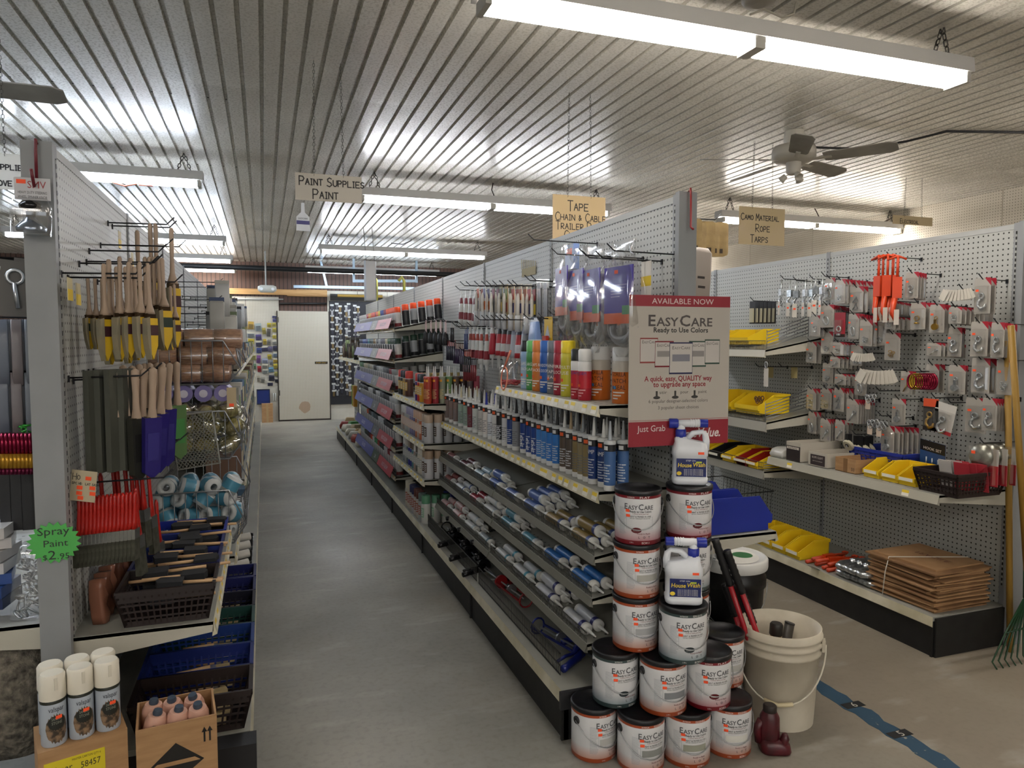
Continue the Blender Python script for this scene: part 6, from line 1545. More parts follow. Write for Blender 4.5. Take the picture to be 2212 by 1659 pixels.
# tan grip packs standing behind the near basket
for k, (u, v) in enumerate(((228, 1340), (258, 1340), (290, 1335), (268, 1265), (300, 1250), (325, 1240))):
    p = oZ(u, v, .602) if k < 3 else oZ(u + 4, 1300, .602)
    T('molded_pack', MB().loft([[(x, y, z) for x, y in rrect(.05, d_, .01, 4, c_)] for d_, c_, z in ((.03, 0, 0), (.045, .004, .03), (.03, 0, .06), (.045, .006, .09), (.03, .004, .12), (.035, .012, .15))], 0), [clear('amber_pack', .8, '8a5c48', .15)], 'amber clear molded pack on the left shelf by the pegboard, %s counted' % ORD[k], 'pack', 'amber molded packs', (-.535 if k < 3 else -.52, 2.66 + .075 * k, .602 + (.0 if k < 3 else .0)), (0, -.12, -.4))

# ---- second bay: wire baskets of twine, gold bags, blue rolls; the expanded metal panel
def wire_basket(label, y0, y1, z0, z1, xf=-.11):
    o = E('wire_basket', label, 'basket', (0, 0, 0), (0, 0, 0), 'wire baskets on the left gondola'); m = MB()
    xb = LX + .02
    for y in (y0, y1):
        m.tube([(xb, y, z1), (xf - .08, y, z1), (xf, y, z0 + (z1 - z0) * .35), (xf - .06, y, z0), (xb, y, z0)], .0045, 6)
        for i in range(9): x = xb + (xf - .08 - xb) * i / 8; m.tube([(x, y, z0), (x, y, z1)], .0025, 4)
        m.tube([(xf, y, z0 + (z1 - z0) * .35), (xf - .02, y, z1 - .04)], .0035, 5)
    for f in (0, .25, .5, .75, 1):
        xx = xf - .06 + .06 * f; zz = z0 + (z1 - z0) * .35 * f; m.tube([(xx, y0, zz), (xx, y1, zz)], .003, 4)
    n = int((y1 - y0) / .06)
    for i in range(1, n):
        y = y0 + (y1 - y0) * i / n; m.tube([(xb, y, z0), (xf - .06, y, z0), (xf, y, z0 + (z1 - z0) * .35)], .002, 4)
    part('wire_frame', m, [WIRE], o)
    return o


wire_basket('upper wire basket of brown twine rolls on the left gondola', 3.80, 4.9, 1.335, 1.55)
wire_basket('middle wire basket of bagged gold rolls on the left gondola', 3.80, 4.9, .96, 1.2, -.11)
wire_basket('low wire basket of blue and white rolls on the left gondola', 3.80, 4.9, .53, .8, -.10)
TWN = noisy('brown_twine', '86604a', 'b48c6c', 40, .7, mul=(4, 1, 1))
TW = P('twine_roll', 'twine roll', [('twine', MB().lathe([(.02, -.065), (.048, -.062), (.05, 0), (.048, .062), (.02, .065)], 14), [TWN], -1), ('wrapper', MB().lathe([(.05, -.068), (.0525, 0), (.05, .068)], 14, 0, None, True, False), [BAG], -1)])
n = 0
for lay, z in enumerate((1.39, 1.475, 1.56)):
    for i in range(3):
        for j in range(2):
            TW.put((-.50 + .135 * i + .03 * lay, 3.875 + .12 * j, z), (0, PI / 2, .08 * math.sin(n)), 'brown twine roll in the upper wire basket, layer %s, %s along, %s row' % (ORD[lay], ORD[i], ('near', 'far')[j]), 'brown twine rolls'); n += 1
GLD = noisy('gold_rope', '857a42', 'c8bd7c', 30, .4, mul=(1, 1, 3))
GB = P('bagged_roll', 'bagged roll', [('roll', MB().lathe([(.02, -.05), (.045, -.045), (.047, .045), (.02, .05)], 12), [GLD], -1), ('clear_bag', MB().lathe([(.05, -.06), (.056, 0), (.05, .05), (.02, .075), (.03, .1)], 10, 0, None, True, False), [clear('crinkled_bag', .3, 'e9e9e0', .1)], -1)])
n = 0
for lay, z in enumerate((1.02, 1.11, 1.195)):
    for i in range(4 if lay < 3 else 2):
        for j in range(2): GB.put((-.5 + .108 * i + .02 * (lay % 2), 3.87 + .12 * j, z), (.4 * math.sin(n), PI / 2 + .5 * math.sin(n * 1.7), .6 * math.sin(n * 2.1)), 'bagged gold rope roll in the middle wire basket, layer %s, %s along, %s' % (ORD[lay], ORD[i], ('near', 'far')[j]), 'bagged gold rolls', sc=.76); n += 1
BR_ = P('tape_roll', 'tape roll', [('roll', MB().lathe([(.018, -.04), (.042, -.04), (.042, .04), (.018, .04), (.018, -.04)], 14, 0, None, True, False), [K('c0c4c4', .5)], -1), ('wrapper', MB().lathe([(.0435, -.025), (.0435, .025)], 14, 0, None, True, False), [K('4a8aa4', .35)], -1)])
n = 0
for lay, z in enumerate((.58, .665, .75, .815)):
    for i in range(4):
        for j in range(2): BR_.put((-.5 + .1 * i + .03 * (lay % 2), 3.87 + .1 * j, z), (1.2 * math.sin(n * 1.9), PI / 2 * math.cos(n), n * 1.3), 'blue wrapped white roll in the low wire basket, layer %s, %s along, %s' % (ORD[lay], ORD[i], ('near', 'far')[j]), 'blue wrapped rolls'); n += 1
# lavender rolls above the gold ones
for i in range(4): T('lavender_roll', MB().lathe([(.042, 0), (.042, .2)], 14).lathe([(.02, -.002), (.02, 0)], 12, 1), [K('7a72a8', .45), K('c9c6d4', .5)], 'lavender roll end between the two upper wire baskets, %s from the left' % ORD[i], 'roll', 'lavender rolls', (-.47 + .09 * i, 3.86, 1.285), (-PI / 2, 0, 0))
o = E('mesh_panel', 'expanded metal mesh panel hanging in front of the gold rolls', 'mesh panel', (-.40, 3.72, .93), (0, -.12, 0)); m = MB()
for i in range(-14, 22):
    for s in (1, -1):
        a = Vector((0 + i * .016, 0, 0)); b = a + Vector((s * .2, 0, .26))
        t0, t1 = 0, 1
        def cl(v): return None
        x0, x1 = a.x, b.x
        # clip to 0..0.19
        ts = sorted([max(0, min(1, (0 - x0) / (x1 - x0))), max(0, min(1, (.19 - x0) / (x1 - x0)))])
        if ts[1] - ts[0] > .03: m.bar(a.lerp(b, ts[0]), a.lerp(b, ts[1]), .003, .003)
part('expanded_mesh', m, [K('8a897c', .35, .7)], o)
part('frame', MB().bar((0, 0, 0), (0, 0, .26), .012, .004).bar((.19, 0, 0), (.19, 0, .26), .014, .006).bar((0, 0, .26), (.19, 0, .26), .014, .006).bar((0, 0, 0), (.19, 0, 0), .008, .004), [K('9a9a92', .3, .8)], o)
p = oY(500, 850, 3.78); o = E('hang_tag', 'cream string tag with an orange sticker on the twine basket', 'tag', tuple(p)); part('tag', MB().box(-.022, .022, 0, .001, -.07, .03), [K('b9a888', .7)], o); part('price_sticker', MB().box(-.012, .01, -.001, 0, -.065, -.05), [OST], o)
# black paint trays and white roller covers further along the deck
for k in range(5):
    T('paint_tray', MB().loft([[(x, y, z) for x, y in rrect(w_, d_, .03, 4)] for w_, d_, z in ((.26, .18, 0), (.30, .2, .05), (.31, .21, .052), (.27, .185, .006))], 0), [K('141416', .3) if k % 3 else K('55585a', .2)], 'black paint tray stacked on the deck beyond the baskets, %s from the camera' % ORD[k], 'paint tray', 'black paint trays', (-.235, 4.22 + .16 * k, .203 + .02 * (k % 2)), (.08, -.1, 0))
    if k < 4: T('roller_cover', MB().lathe([(.02, 0), (.025, .004), (.025, .2), (.02, .204)], 10), [K('c6c4bc', .9)], 'white roller cover lying over the trays, %s from the camera' % ORD[k], 'roller cover', 'white roller covers', (-.3, 4.1 + .19 * k, .30), (0, PI / 2 - .1, .2))
LSH = []
for i in range(1, 8):
    if i == 1: shelf(LBAY[i], LX, -.16, LY[i], LY[i + 1], .46, .04, 6)
    else:
        for z in (.62, 1.02, 1.36): shelf(LBAY[i], LX, -.14 - .03 * (z > 1.2), LY[i], LY[i + 1], z, .04, 5)
bc = ['b9a98a', 'c9c6be', '8a6a4a', '4a6a86', '7a7468', '6a5040', '55606a', 'c0b48a', '2a3a5a', '6a8a5a', '9a9890']
n = 0
for i in range(2, 8):
    for z in (.202, .622, 1.022, 1.362):
        for k in range(5):
            y = LY[i] + .1 + .23 * k; h = .12 + .1 * abs(math.sin(n * 1.7)); w_ = .17 + .04 * math.sin(n)
            if z > 1.3: h *= .8
            o = E('carton', '%s carton on the far left shelves, bay %s, %s shelf up, place %s' % (('tan', 'white', 'brown', 'blue', 'grey', 'umber', 'slate', 'cream', 'navy', 'green', 'pale grey')[n % 11], ORD[i], ORD[{.202: 0, .622: 1, 1.022: 2, 1.362: 3}[z]], ORD[k]), 'box', (-.27, y, z), (0, 0, .05 * math.sin(n * 3)), 'cartons on the far left shelves')
            part('box_body', MB().box(-.11, .11, -w_ / 2, w_ / 2, 0, h), [K(bc[n % 11], .6)], o); part('label', MB().box(.11, .111, -w_ * .35, w_ * .35, h * .2, h * .75), [K(bc[(n * 5 + 3) % 11], .5)], o); n += 1
# packs on hooks high up on the far left bays
for i in range(26):
    y = 4.98 + .17 * i; z = 1.75 + .13 * math.sin(i * 1.9); x = -.28 + .06 * math.sin(i * 2.7)
    o = E('hanging_pack', 'grey and white bagged pack hung high on the far left bays, %s from the camera' % (ORD[i] if i < 20 else 'twenty-' + ORD[i - 20]), 'pack', (x, y, z + .06), (0, 0, .2 * math.sin(i)), 'bagged packs high on the far left bays')
    part('pack_body', MB().loft([[(xx, yy, zz) for xx, yy in rrect(.09, d_, .008, 4)] for d_, zz in ((.03, -.22), (.045, -.12), (.02, -.02), (.006, .0))], 0), [K(('a9a9a4', 'b9bab8', '8a8c8c', 'c0c0ba')[i % 4], .35)], o); part('header', MB().box(-.045, .045, -.004, .004, -.01, .02), [K(('3a4a6a', 'b0ada4', '2a2a2c', '6a7a5a')[i % 4], .5)], o)
    hook(-.598, y, z + .062, .35, 1, 'black peg hook high on the far left bays', LHG)

# ---- far face of the left gondola (left edge of the picture)
p = oY(65, 375, 2.5)
o = E('knob_card', 'blister card with a black steering wheel spinner knob hung on the end post', 'blister pack', (oY(70, 385, 2.49).x, 2.485, oY(70, 385, 2.49).z), (0, 0, 0))
w_ = oY(110, 400, 2.49).x - oY(32, 400, 2.49).x; h_ = oY(70, 392, 2.49).z - oY(70, 520, 2.49).z
cd = part('card', MB().box(-w_ / 2, w_ / 2, 0, .002, -.065, .0), [K('c3c3c6', .5)], o)
t = flat(MB(), ('SMV', .03), .012, -.03, -.0006, 0, .05); part('lettering', t, [K('9c2a2c', .5)], cd); t = flat(flat(MB(), ('HEAVY DUTY STEERING', .011), 0, -.047, -.0006, 0, .075), ('WHEEL SPINNER KNOB', .011), 0, -.06, -.0006, 0, .075); part('lettering', t, [INK], cd)
part('price_sticker', MB().box(-w_ / 2 + .006, -w_ / 2 + .03, -.001, 0, -.018, -.006), [OST], cd)
part('knob', MB().lathe([(.012, -.12), (.012, -.1), (.028, -.094), (.03, -.085), (.022, -.075), (.004, -.07)], 18, 0, Matrix.Translation((0, -.025, 0))), [K('0f1014', .15)], o); part('clamp', MB().lathe([(.038, -.16), (.04, -.15), (.026, -.135), (.014, -.12)], 18, 0, Matrix.Translation((0, -.025, 0))), [K('8a93a0', .2, .8)], o)
part('blister', MB().loft([[(x, y - .02, z) for x, y in rrect(a_, .05, .012, 4)] for a_, z in ((.1, -.17), (.104, -.1), (.09, -.066))], 0), [CLEAR], o)
T('coat_hook', MB().tube([(0, -.001, .10), (0, -.012, .11), (0, -.016, .08), (0, -.018, -.02), (0, -.045, -.035), (0, -.07, .01)], .0045, 6), [K('6a1a26', .4)], 'maroon S hook over the top of the left end post holding the knob card', 'hook', None, (-.63, 2.518, 2.04))
T('coat_hook', MB().tube([(0, -.001, .10), (0, -.012, .11), (0, -.016, .08), (0, -.018, -.04), (0, -.035, -.05)], .0045, 6), [K('8a1a20', .4)], 'red S hook over the top of the centre gondola end post', 'hook', None, (1.575, 2.418, 2.03))
# green star price sign on the post
p = oY(117, 1172, 2.515); st = E('price_burst', 'neon green star shaped Spray Paint price sign on the left end post', 'sign', (p.x, 2.513, p.z), (0, 0, 0)); pts = []
R_ = (oY(176, 1172, 2.515).x - oY(55, 1172, 2.515).x) / 2
for i in range(40): r = R_ * (1 if i % 2 else .82); pts.append((r * math.cos(i * PI / 20), r * .88 * math.sin(i * PI / 20)))
X0 = Matrix(((1, 0, 0, 0), (0, 0, 1, 0), (0, 1, 0, 0), (0, 0, 0, 1)))
part('star', MB().prism(pts, 0, .002, 0, X0), [K('4fae52', .6)], st)
t = MB(); flat(t, ('Spray', .035), 0, .025, -.0008, 0, .09); flat(t, ('Paint', .03), .005, -.012, -.0008, 0, .07); flat(t, [('$', .022), ('2', .04), ('.95', .025)], .005, -.052, -.0008, 0, .075); part('lettering', t, [INK], st)
# hanging things at the left edge: pin cards, sleeved tools, turnbuckles, rubber straps, stacked packs, chain bag
LF = 'things hanging on the far face of the left gondola'
for k, (u, v, y) in enumerate(((10, 560, 2.75), (35, 565, 2.72), (62, 560, 2.8))):
    p = oY(u, v, y); o = E('pin_card', 'dark carded hitch pin at the left edge, %s from the left' % ORD[k], 'carded pin', tuple(p), (0, .1, .2), 'carded hitch pins'); part('card', MB().box(-.04, .04, 0, .003, -.18, .0), [K('55524e', .5)], o); part('ring', MB().tube([(.022 * math.cos(a), -.006, -.05 + .022 * math.sin(a)) for a in [i * PI / 6 for i in range(12)]], .006, 6, 0, True), [STEEL], o); part('pin', MB().tube([(0, -.008, -.07), (.015, -.008, -.15)], .007, 6), [STEEL], o)
n = 0
for v, cnt_ in ((690, 6), (805, 6)):
    for k in range(cnt_):
        p = oY(4 + 15 * k, v, 2.66 + .03 * (k % 2)); T('sleeved_tool', MB().loft([[(x, y, z) for x, y in rrect(.03, d_, .004, 4)] for d_, z in ((.01, -.21), (.02, -.15), (.018, -.05), (.006, .0))], 0), [K(('5d6470', '6a7078', '70696a')[k % 3], .3)], 'grey sleeved tool at the left edge, row %s, %s from the left' % (ORD[n], ORD[k]), 'tool', 'grey sleeved tools at the left edge', tuple(p), (0, 0, .3)); 
    hook(-.662, 2.68, p.z + .004, .32, -1, 'black peg hook on the far face of the left gondola', LHG); n += 1
TBK = P('turnbuckle', 'turnbuckle', [('loop', MB().tube([(.0, -.012, -.0), (.0, -.02, -.03), (0, -.012, -.06), (0, .012, -.06), (0, .02, -.03), (0, .012, 0)], .006, 6, 0, True), [K('7a1030', .25, .7)], -1), ('barrel', MB().tube([(0, -.012, -.06), (0, -.012, -.105)], .008, 8), [K('b0842a', .3, .7)], -1), ('end', MB().tube([(0, -.012, -.105), (0, -.012, -.125)], .008, 6), [K('5a1030', .3, .7)], -1)])
for k in range(11): p = oY(-4 + 8.6 * k, 938, 2.6); TBK.put((p.x, 2.6, p.z), .25, 'magenta and gold carabiner turnbuckle at the left edge, %s from the left' % ORD[k], 'magenta carabiners')
hook(-.662, 2.6, oY(40, 938, 2.6).z, .3, -1, 'black peg hook holding the magenta carabiners', LHG)
T('green_cord', MB().tube([(.02 * math.sin(i * 1.9), .02 * math.cos(i * 2.3), .012 * math.sin(i * 1.1)) for i in range(24)], .003, 4), [K('3aa63c', .5)], 'tangle of bright green cord above the magenta carabiners', 'cord', None, (oY(55, 925, 2.66).x, 2.66, oY(55, 925, 2.66).z))
for k in range(4): p = oY(8 + 24 * k, 1015, 2.7); T('rubber_strap', MB().box(-.016, .016, 0, .006, -.2, 0).tube([(0, -.004, 0), (.006, -.012, .012), (0, -.02, .004)], .003, 5), [BLK], 'black rubber strap hanging at the left edge, %s from the left' % ORD[k], 'strap', 'black rubber straps', (p.x, 2.7, p.z))
pc = [('b9b6b4', '6a86b0'), ('b9b6b4', '7a1a2c'), ('b0adac', '8a2a34'), ('b9b9bc', '5a6a9a'), ('2a4a8a', '1a2a5a'), ('24407c', '1c1c20'), ('1c2c58', '16161a')]
for k in range(7):
    o = E('flat_pack', '%s flat hardware pack stacked on the far shelf, %s from the top' % ('white' if k < 4 else 'blue', ORD[k]), 'pack', (-.885, 2.68 + .01 * math.sin(k), .925 - .037 * k), (0, 0, .2 * math.sin(k * 2)), 'flat packs at the left edge'); part('pack_body', MB().box(-.1, .1, -.07, .07, 0, .034), [K(pc[k][0], .35)], o); part('label', MB().box(-.06, .06, -.05, .05, .034, .0346), [K(pc[k][1], .4)], o)
o = E('chain_bag', 'clear bag of steel chain leaning behind the left end post', 'bag', (-.725, 2.62, .662), (0, .1, 0)); rr = random.Random(3)
part('chain', None or MB().tube([(0, 0, .01), (0, 0, .012)], .002, 3), [STEEL], o)
m = MB()
for k in range(60):
    c_ = Vector((rr.uniform(-.035, .035), rr.uniform(-.025, .02), .015 + .2 * k / 60)); a_ = Vector((rr.uniform(-1, 1), rr.uniform(-1, 1), rr.uniform(-1, 1))).normalized(); b_ = a_.cross(Vector((0, .3, 1))).normalized()
    m.tube([c_ + a_ * .018 * math.cos(t_) + b_ * .009 * math.sin(t_) for t_ in [i * PI / 4 for i in range(8)]], .003, 4, 0, True)
c2 = part('chain_links', m, [ZINC], o); c2['kind'] = 'stuff'
part('clear_bag', MB().loft([[(x, y, z) for x, y in rrect(w_, .07, .012, 4)] for w_, z in ((.1, 0), (.11, .08), (.09, .2), (.08, .24))], 0), [BAG], o)
q = NT('grey_fleece'); c = q.co(); n1 = q.noise(45, c, 6); q.col(q.ramp(n1, [(.3, '3c3934'), (.7, '8d8678')])); q.bump(n1, 1, .02); q.b.inputs['Roughness'].default_value = 1
T('fleece_roll', MB().loft([[(x, y, z) for x, y in rrect(.36, d_, .08, 6)] for d_, z in ((.2, 0.0), (.26, .1), (.28, .25), (.22, .36), (.1, .4))], 0), [q.m], 'shaggy grey fleece roll on the floor under the far left shelf', 'fleece', None, (-.88, 2.72, .202), (0, 0, 0))

# ---- cartons in front of the left gondola: spray cans, grips
vb = E('carton', 'brown carton carrying six valspar spray cans at the bottom left', 'box', (-.522, 2.285, 0), (0, 0, .31))
part('box_body', MB().box(-.108, .108, -.085, .085, 0, .435), [CARD], vb)
yl = part('shipping_label', MB().box(-.095, .05, -.0862, -.085, .3, .4), [K('d2bf1e', .5)], vb); t = flat(flat(flat(MB(), ('valspar', .026), -.058, .365, -.0866, 0, .06), ('58457', .026), .015, .36, -.0866, 0, .05), ('MASTER CARTON QTY 6', .009), .005, .388, -.0866, 0, .07); part('lettering', t, [K('2a2616', .6)], yl)
VSM = NT('textured_stone_label'); c = VSM.co(); sx = VSM.n('ShaderNodeSeparateXYZ'); VSM.l(c, sx.inputs[0]); n1 = VSM.noise(60, c, 5)
VSM.col(VSM.mix(VSM.ramp(n1, [(.4, '000000'), (.6, 'ffffff')]), '3a2f24', '8a6f54')); VSM.b.inputs['Roughness'].default_value = .4
vr = .0335; b_ = MB().lathe([(vr - .002, 0), (vr, .004), (vr, .128), (vr, .138), (vr - .004, .142)], 24, [0, 0, 1, 1]); c_ = MB().lathe([(vr + .001, .138), (vr + .0015, .142), (vr + .0005, .205), (vr - .004, .212)], 24)
def blob(r, cz, w, h, n=18):
    mb = MB(); vs = []
    for k in range(n + 1):
        x = -w + 2 * w * k / n; e = math.sqrt(max(0, 1 - (x / w) ** 2)); a = x / r
        zt = cz + h * e * (1 + .14 * math.sin(k * 2.9)); zb_ = cz - h * e * (1 + .1 * math.cos(k * 3.7))
        vs += [(r * math.sin(a), -r * math.cos(a), zb_), (r * math.sin(a), -r * math.cos(a), zt)]
    return mb.add(vs, [(2 * k, 2 * k + 2, 2 * k + 3, 2 * k + 1) for k in range(n)], 0, True)


spl = blob(vr + .0004, .054, .031, .042); dk = blob(vr + .0008, .072, .024, .022)
t1 = wrap(MB(), ('valspar', .021), vr + .001, .106, 0, 0, .042); t2 = wrap(wrap(MB(), ('SANDED', .012), vr + .001, .08, 0, 0, .028), ('STONE', .012), vr + .001, .068, 0, 0, .028)
VAL = P('spray_can', 'spray can', [('can_body', b_, [K('a9b1ba', .3), K('23261c', .4)], -1), ('cap', c_, [K('d8d2c2', .4)], -1), ('cap_slot', MB().box(-.004, .004, -vr - .003, -vr + .004, .17, .205), [K('cbc5b4', .4)], 1), ('stone_print', spl, [VSM.m], 0), ('dark_print', dk, [K('1a1c14', .5)], 0), ('lettering', t1, [K('22242a', .5)], 0), ('title', t2, [K('8d8f80', .5)], 0), ('price_sticker', patch(MB(), vr + .0012, -.1, .4, .083, .093), [OST], 0)])
for i in range(3):
    for j in range(2):
        l_ = Vector((-.066 + .066 * i, -.045 + .07 * j, .4355)); l_.rotate(Matrix.Rotation(.31, 3, 'Z')); x, y = -.522 + l_.x, 2.285 + l_.y
        VAL.put((x, y, .4355), face(x, y) + .25, 'white capped valspar stone spray can on the carton, %s row, %s from the left' % (('front', 'back')[j], ORD[i]), 'valspar stone spray cans', sc=.94)
gb = open_box('carton', 'open brown carton of peach coloured grips with a black diamond mark', 'box', (-.272, 2.31, 0), .215, .18, .435, CARD, .12, .006)
X0 = Matrix(((1, 0, 0, 0), (0, 0, 1, 0), (0, 1, 0, 0), (0, 0, 0, 1)))
part('diamond_mark', MB().prism([(-.08, .31), (0, .26), (.07, .31), (-.005, .375)], -.0912, -.09, 0, X0), [K('17140f', .7)], gb); part('diamond_mark', MB().prism([(-.055, .322), (-.07, .31), (.06, .31), (.045, .322)], -.0918, -.0911, 0, X0), [CARD], gb)
part('arrow_mark', MB().box(.07, .075, -.0912, -.09, .36, .395).box(.085, .09, -.0912, -.09, .36, .395).prism([(.065, .39), (.08, .39), (.0725, .405)], -.0912, -.09, 0, X0).prism([(.08, .39), (.095, .39), (.0875, .405)], -.0912, -.09, 0, X0), [K('17140f', .7)], gb)
GPH = P('grip', 'grip', [('shell', MB().lathe([(.028, 0), (.032, .02), (.03, .06), (.024, .075)], 14), [K('c79a86', .4)], -1), ('knob', MB().lathe([(.012, .073), (.014, .08), (.012, .09)], 10), [K('3a4654', .4)], -1), ('window', MB().lathe([(.011, 0), (.011, .004)], 10, 0, Matrix.Translation((0, -.03, .045)) @ Matrix.Rotation(PI / 2, 4, 'X')), [K('4a3a34', .5)], -1)])
for i in range(3):
    for j in range(2):
        GPH.put((-.272 - .062 + .062 * i - .012 * j, 2.31 - .04 + .07 * j + .008 * i, .372), (.15 * math.sin(i), .2 * math.cos(i + j), .3 * i), 'peach sprayer grip in the open carton, %s row, %s from the left' % (('front', 'back')[j], ORD[i]), 'peach grips')
T('corner_bumper', MB().box(-.2, -.05, 2.46, 2.545, .1, .2), [K('202022', .5)], 'black plastic corner bumper at the foot of the left gondola', 'bumper')

# ================================================================== overhead: signs, fans, cables, racks
def sign(label, u0, u1, v0, v1, Y, lines, col, cat='sign', z1=None):
    a = oY(u0, v0, Y); b = oY(u1, v1, Y); cx = (a.x + b.x) / 2; w = b.x - a.x; h = a.z - b.z
    o = E('hanging_sign', label, cat, (cx, Y, b.z), (0, 0, 0), 'hand lettered hanging signs')
    part('board', MB().box(-w / 2, w / 2, 0, .003, 0, h), [noisy('poster_card', col, col[:-1] + ('0' if col[-1] != '0' else '8'), 3, .7)], o)
    for x in (-w * .22, w * .22):
        c_ = MB(); chain_mb(c_, (x, .0015, h - .01), (x * .9, .0015, ZC - b.z), max(4, int((ZC - b.z - h) / .017)), .0011); part('hanging_chain', c_, [K('4a4740', .4, .7)], o)
    for (s, fx, fz, fh, lw) in lines:
        m = MB(); marker(m, s, -w / 2 + w * fx, h * fz, h * fh, -.0008, lw); part('lettering', m, [K('1d1b1a', .6)], o)
    return o


sign('grey card sign PAINT SUPPLIES PAINT hung over the aisle', 637, 782, 372, 440, 4.0, [('Paint Supplies', .06, .58, .22, .006), ('Paint', .26, .1, .24, .006)], 'a39d92')
sign('tan card sign TAPE CHAIN & CABLE behind the centre gondola', 1194, 1307, 419, 540, 4.0, [('Tape', .28, .72, .13, .006), ('Chain & Cable', .05, .53, .105, .005), ('Trailer Parts', .06, .36, .105, .005), ('Clevis', .22, .2, .1, .005)], 'b09a78')
sign('tan card sign CAMO MATERIAL ROPE TARPS at right', 1597, 1694, 445, 532, 4.5, [('Camo Material', .04, .66, .12, .006), ('Rope', .36, .36, .14, .006), ('Tarps', .25, .07, .14, .006)], 'a8977a')
sign('small tan card sign ELECTRICAL at far right', 1929, 2014, 464, 489, 5.0, [('Electrical', .18, .15, .36, .005)], 'a8977a')
a = oY(-40, 330, 3.3); b = oY(60, 430, 3.3)
sign('white card sign partly hidden behind the left end post', -120, 62, 322, 412, 3.6, [('auto Supplies', .26, .55, .14, .005), ('Stove', .5, .1, .14, .005)], 'b0aeaa')
# small brush shaped sign under the PAINT sign
p = oY(654, 438, 4.02); o = E('brush_sign', 'small paint brush shaped EASYCARE sign hung under the PAINT sign', 'sign', (p.x, 4.02, p.z), (0, 0, .1)); X0 = Matrix(((1, 0, 0, 0), (0, 0, 1, 0), (0, 1, 0, 0), (0, 0, 0, 1)))
part('brush_outline', MB().prism([(-.008, 0), (-.01, -.05), (-.034, -.075), (-.036, -.15), (.036, -.15), (.034, -.075), (.01, -.05), (.008, 0)], 0, .003, 0, X0), [K('b5bac0', .5)], o); part('band', MB().box(-.034, .034, -.001, 0, -.115, -.095), [K('2a2a66', .5)], o); part('lettering', flat(MB(), ('EASYCARE', .012), 0, -.088, -.001, 0, .05), [INK], o)


def fan(label, x, y, zb, r, rot, blades=5):
    o = E('ceiling_fan', label, 'ceiling fan', (x, y, zb), (0, 0, rot), 'ceiling fans')
    FW = K('aaa69b', .5)
    part('canopy', MB().lathe([(.065, ZC - zb), (.07, ZC - zb - .03), (.07, .17), (.06, .16)], 20), [FW], o)
    part('motor', MB().lathe([(.07, .16), (.14, .15), (.15, .12), (.15, .07), (.12, .045), (.06, .04)], 28), [FW], o)
    part('switch_housing', MB().lathe([(.05, .045), (.052, .04), (.05, -.03), (.035, -.045)], 18), [FW], o)
    for k in range(3):
        X = Matrix.Rotation(k * 2.1, 4, 'Z') @ Matrix.Translation((.05, 0, -.05)) @ Matrix.Rotation(2.3, 4, 'Y'); part('lamp_socket', MB().lathe([(.02, 0), (.024, .03), (.03, .045), (.026, .046), (.018, .02)], 12, 0, X), [FW], o)
    for k in range(blades):
        X = Matrix.Rotation(2 * PI * k / blades, 4, 'Z') @ Matrix.Rotation(-.24, 4, 'X')
        bl = part('blade', MB().prism([(.2, -.055), (.24, -.065), (r - .05, -.075), (r, -.05), (r, .05), (r - .05, .075), (.24, .065), (.2, .055)], .055, .061, 0, X), [noisy('dusty_blade', '7d7a74', '949088', 6, .7)], o)
        part('blade_arm', MB().box(.1, .25, -.016, .016, .05, .055, 0, X), [K('b9b6ae', .4, .4)], bl)
    return o


fan('white five blade ceiling fan at right over the right gondola', 3.60, 4.2, 2.78, .66, .3)
fan('ceiling fan with one grey blade showing at the left edge', -1.55, 3.95, 2.66, .68, .03)
p = oZ(1705, 0, 3.0); T('smoke_detector', MB().lathe([(.07, 0), (.075, -.015), (.06, -.035), (.03, -.04)], 20), [K('a09a8e', .5)], 'round ceiling detector behind the near fluorescent light', 'detector', None, (oZ(1640, -8, ZC).x, oZ(1640, -8, ZC).y, ZC))
# cables along the ceiling
cp = [oZ(1745, 318, 2.98), oZ(1860, 322, 3.0), oZ(1960, 305, 3.02), oZ(2045, 284, 3.03), oZ(2212, 286, 3.03), oZ(2400, 290, 3.03)]
T('fan_cable', MB().tube([tuple(c_) for c_ in cp], .009, 6), [BLK], 'black cable running from the right fan along the ceiling', 'cable')
for lb, pts_, cc in (('white cord looping from the ceiling to the near light', [(1620, 32), (1650, 20), (1690, 38), (1715, 30), (1720, 5)], 'b9b2a4'),):
    T('light_cord', MB().tube([tuple(oY(u, v, 2.62)) for u, v in pts_], .005, 5), [K(cc, .5)], lb, 'cable')
for lb, pts_, Y, cc in (('black cord on the second aisle light', [(1065, 395), (1062, 410), (1068, 425)], 6.45, '2a1c18'), ('black cord on the third aisle light', [(845, 525), (870, 528), (888, 520), (888, 512)], 10.4, '1c1c1c'), ('red cord hanging under the left fluorescent light', [(232, 390), (270, 402), (310, 394), (330, 402), (300, 399)], 6.28, 'c8553a'),
                        ('brown cord at the right fluorescent light', [(1760, 450), (1770, 470), (1800, 485), (1850, 497), (1885, 490), (1925, 472)], 6.3, '4a3a34')):
    T('light_cord', MB().tube([tuple(oY(u, v, Y)) for u, v in pts_], .006, 5), [K(cc, .5)], lb, 'cable', None)
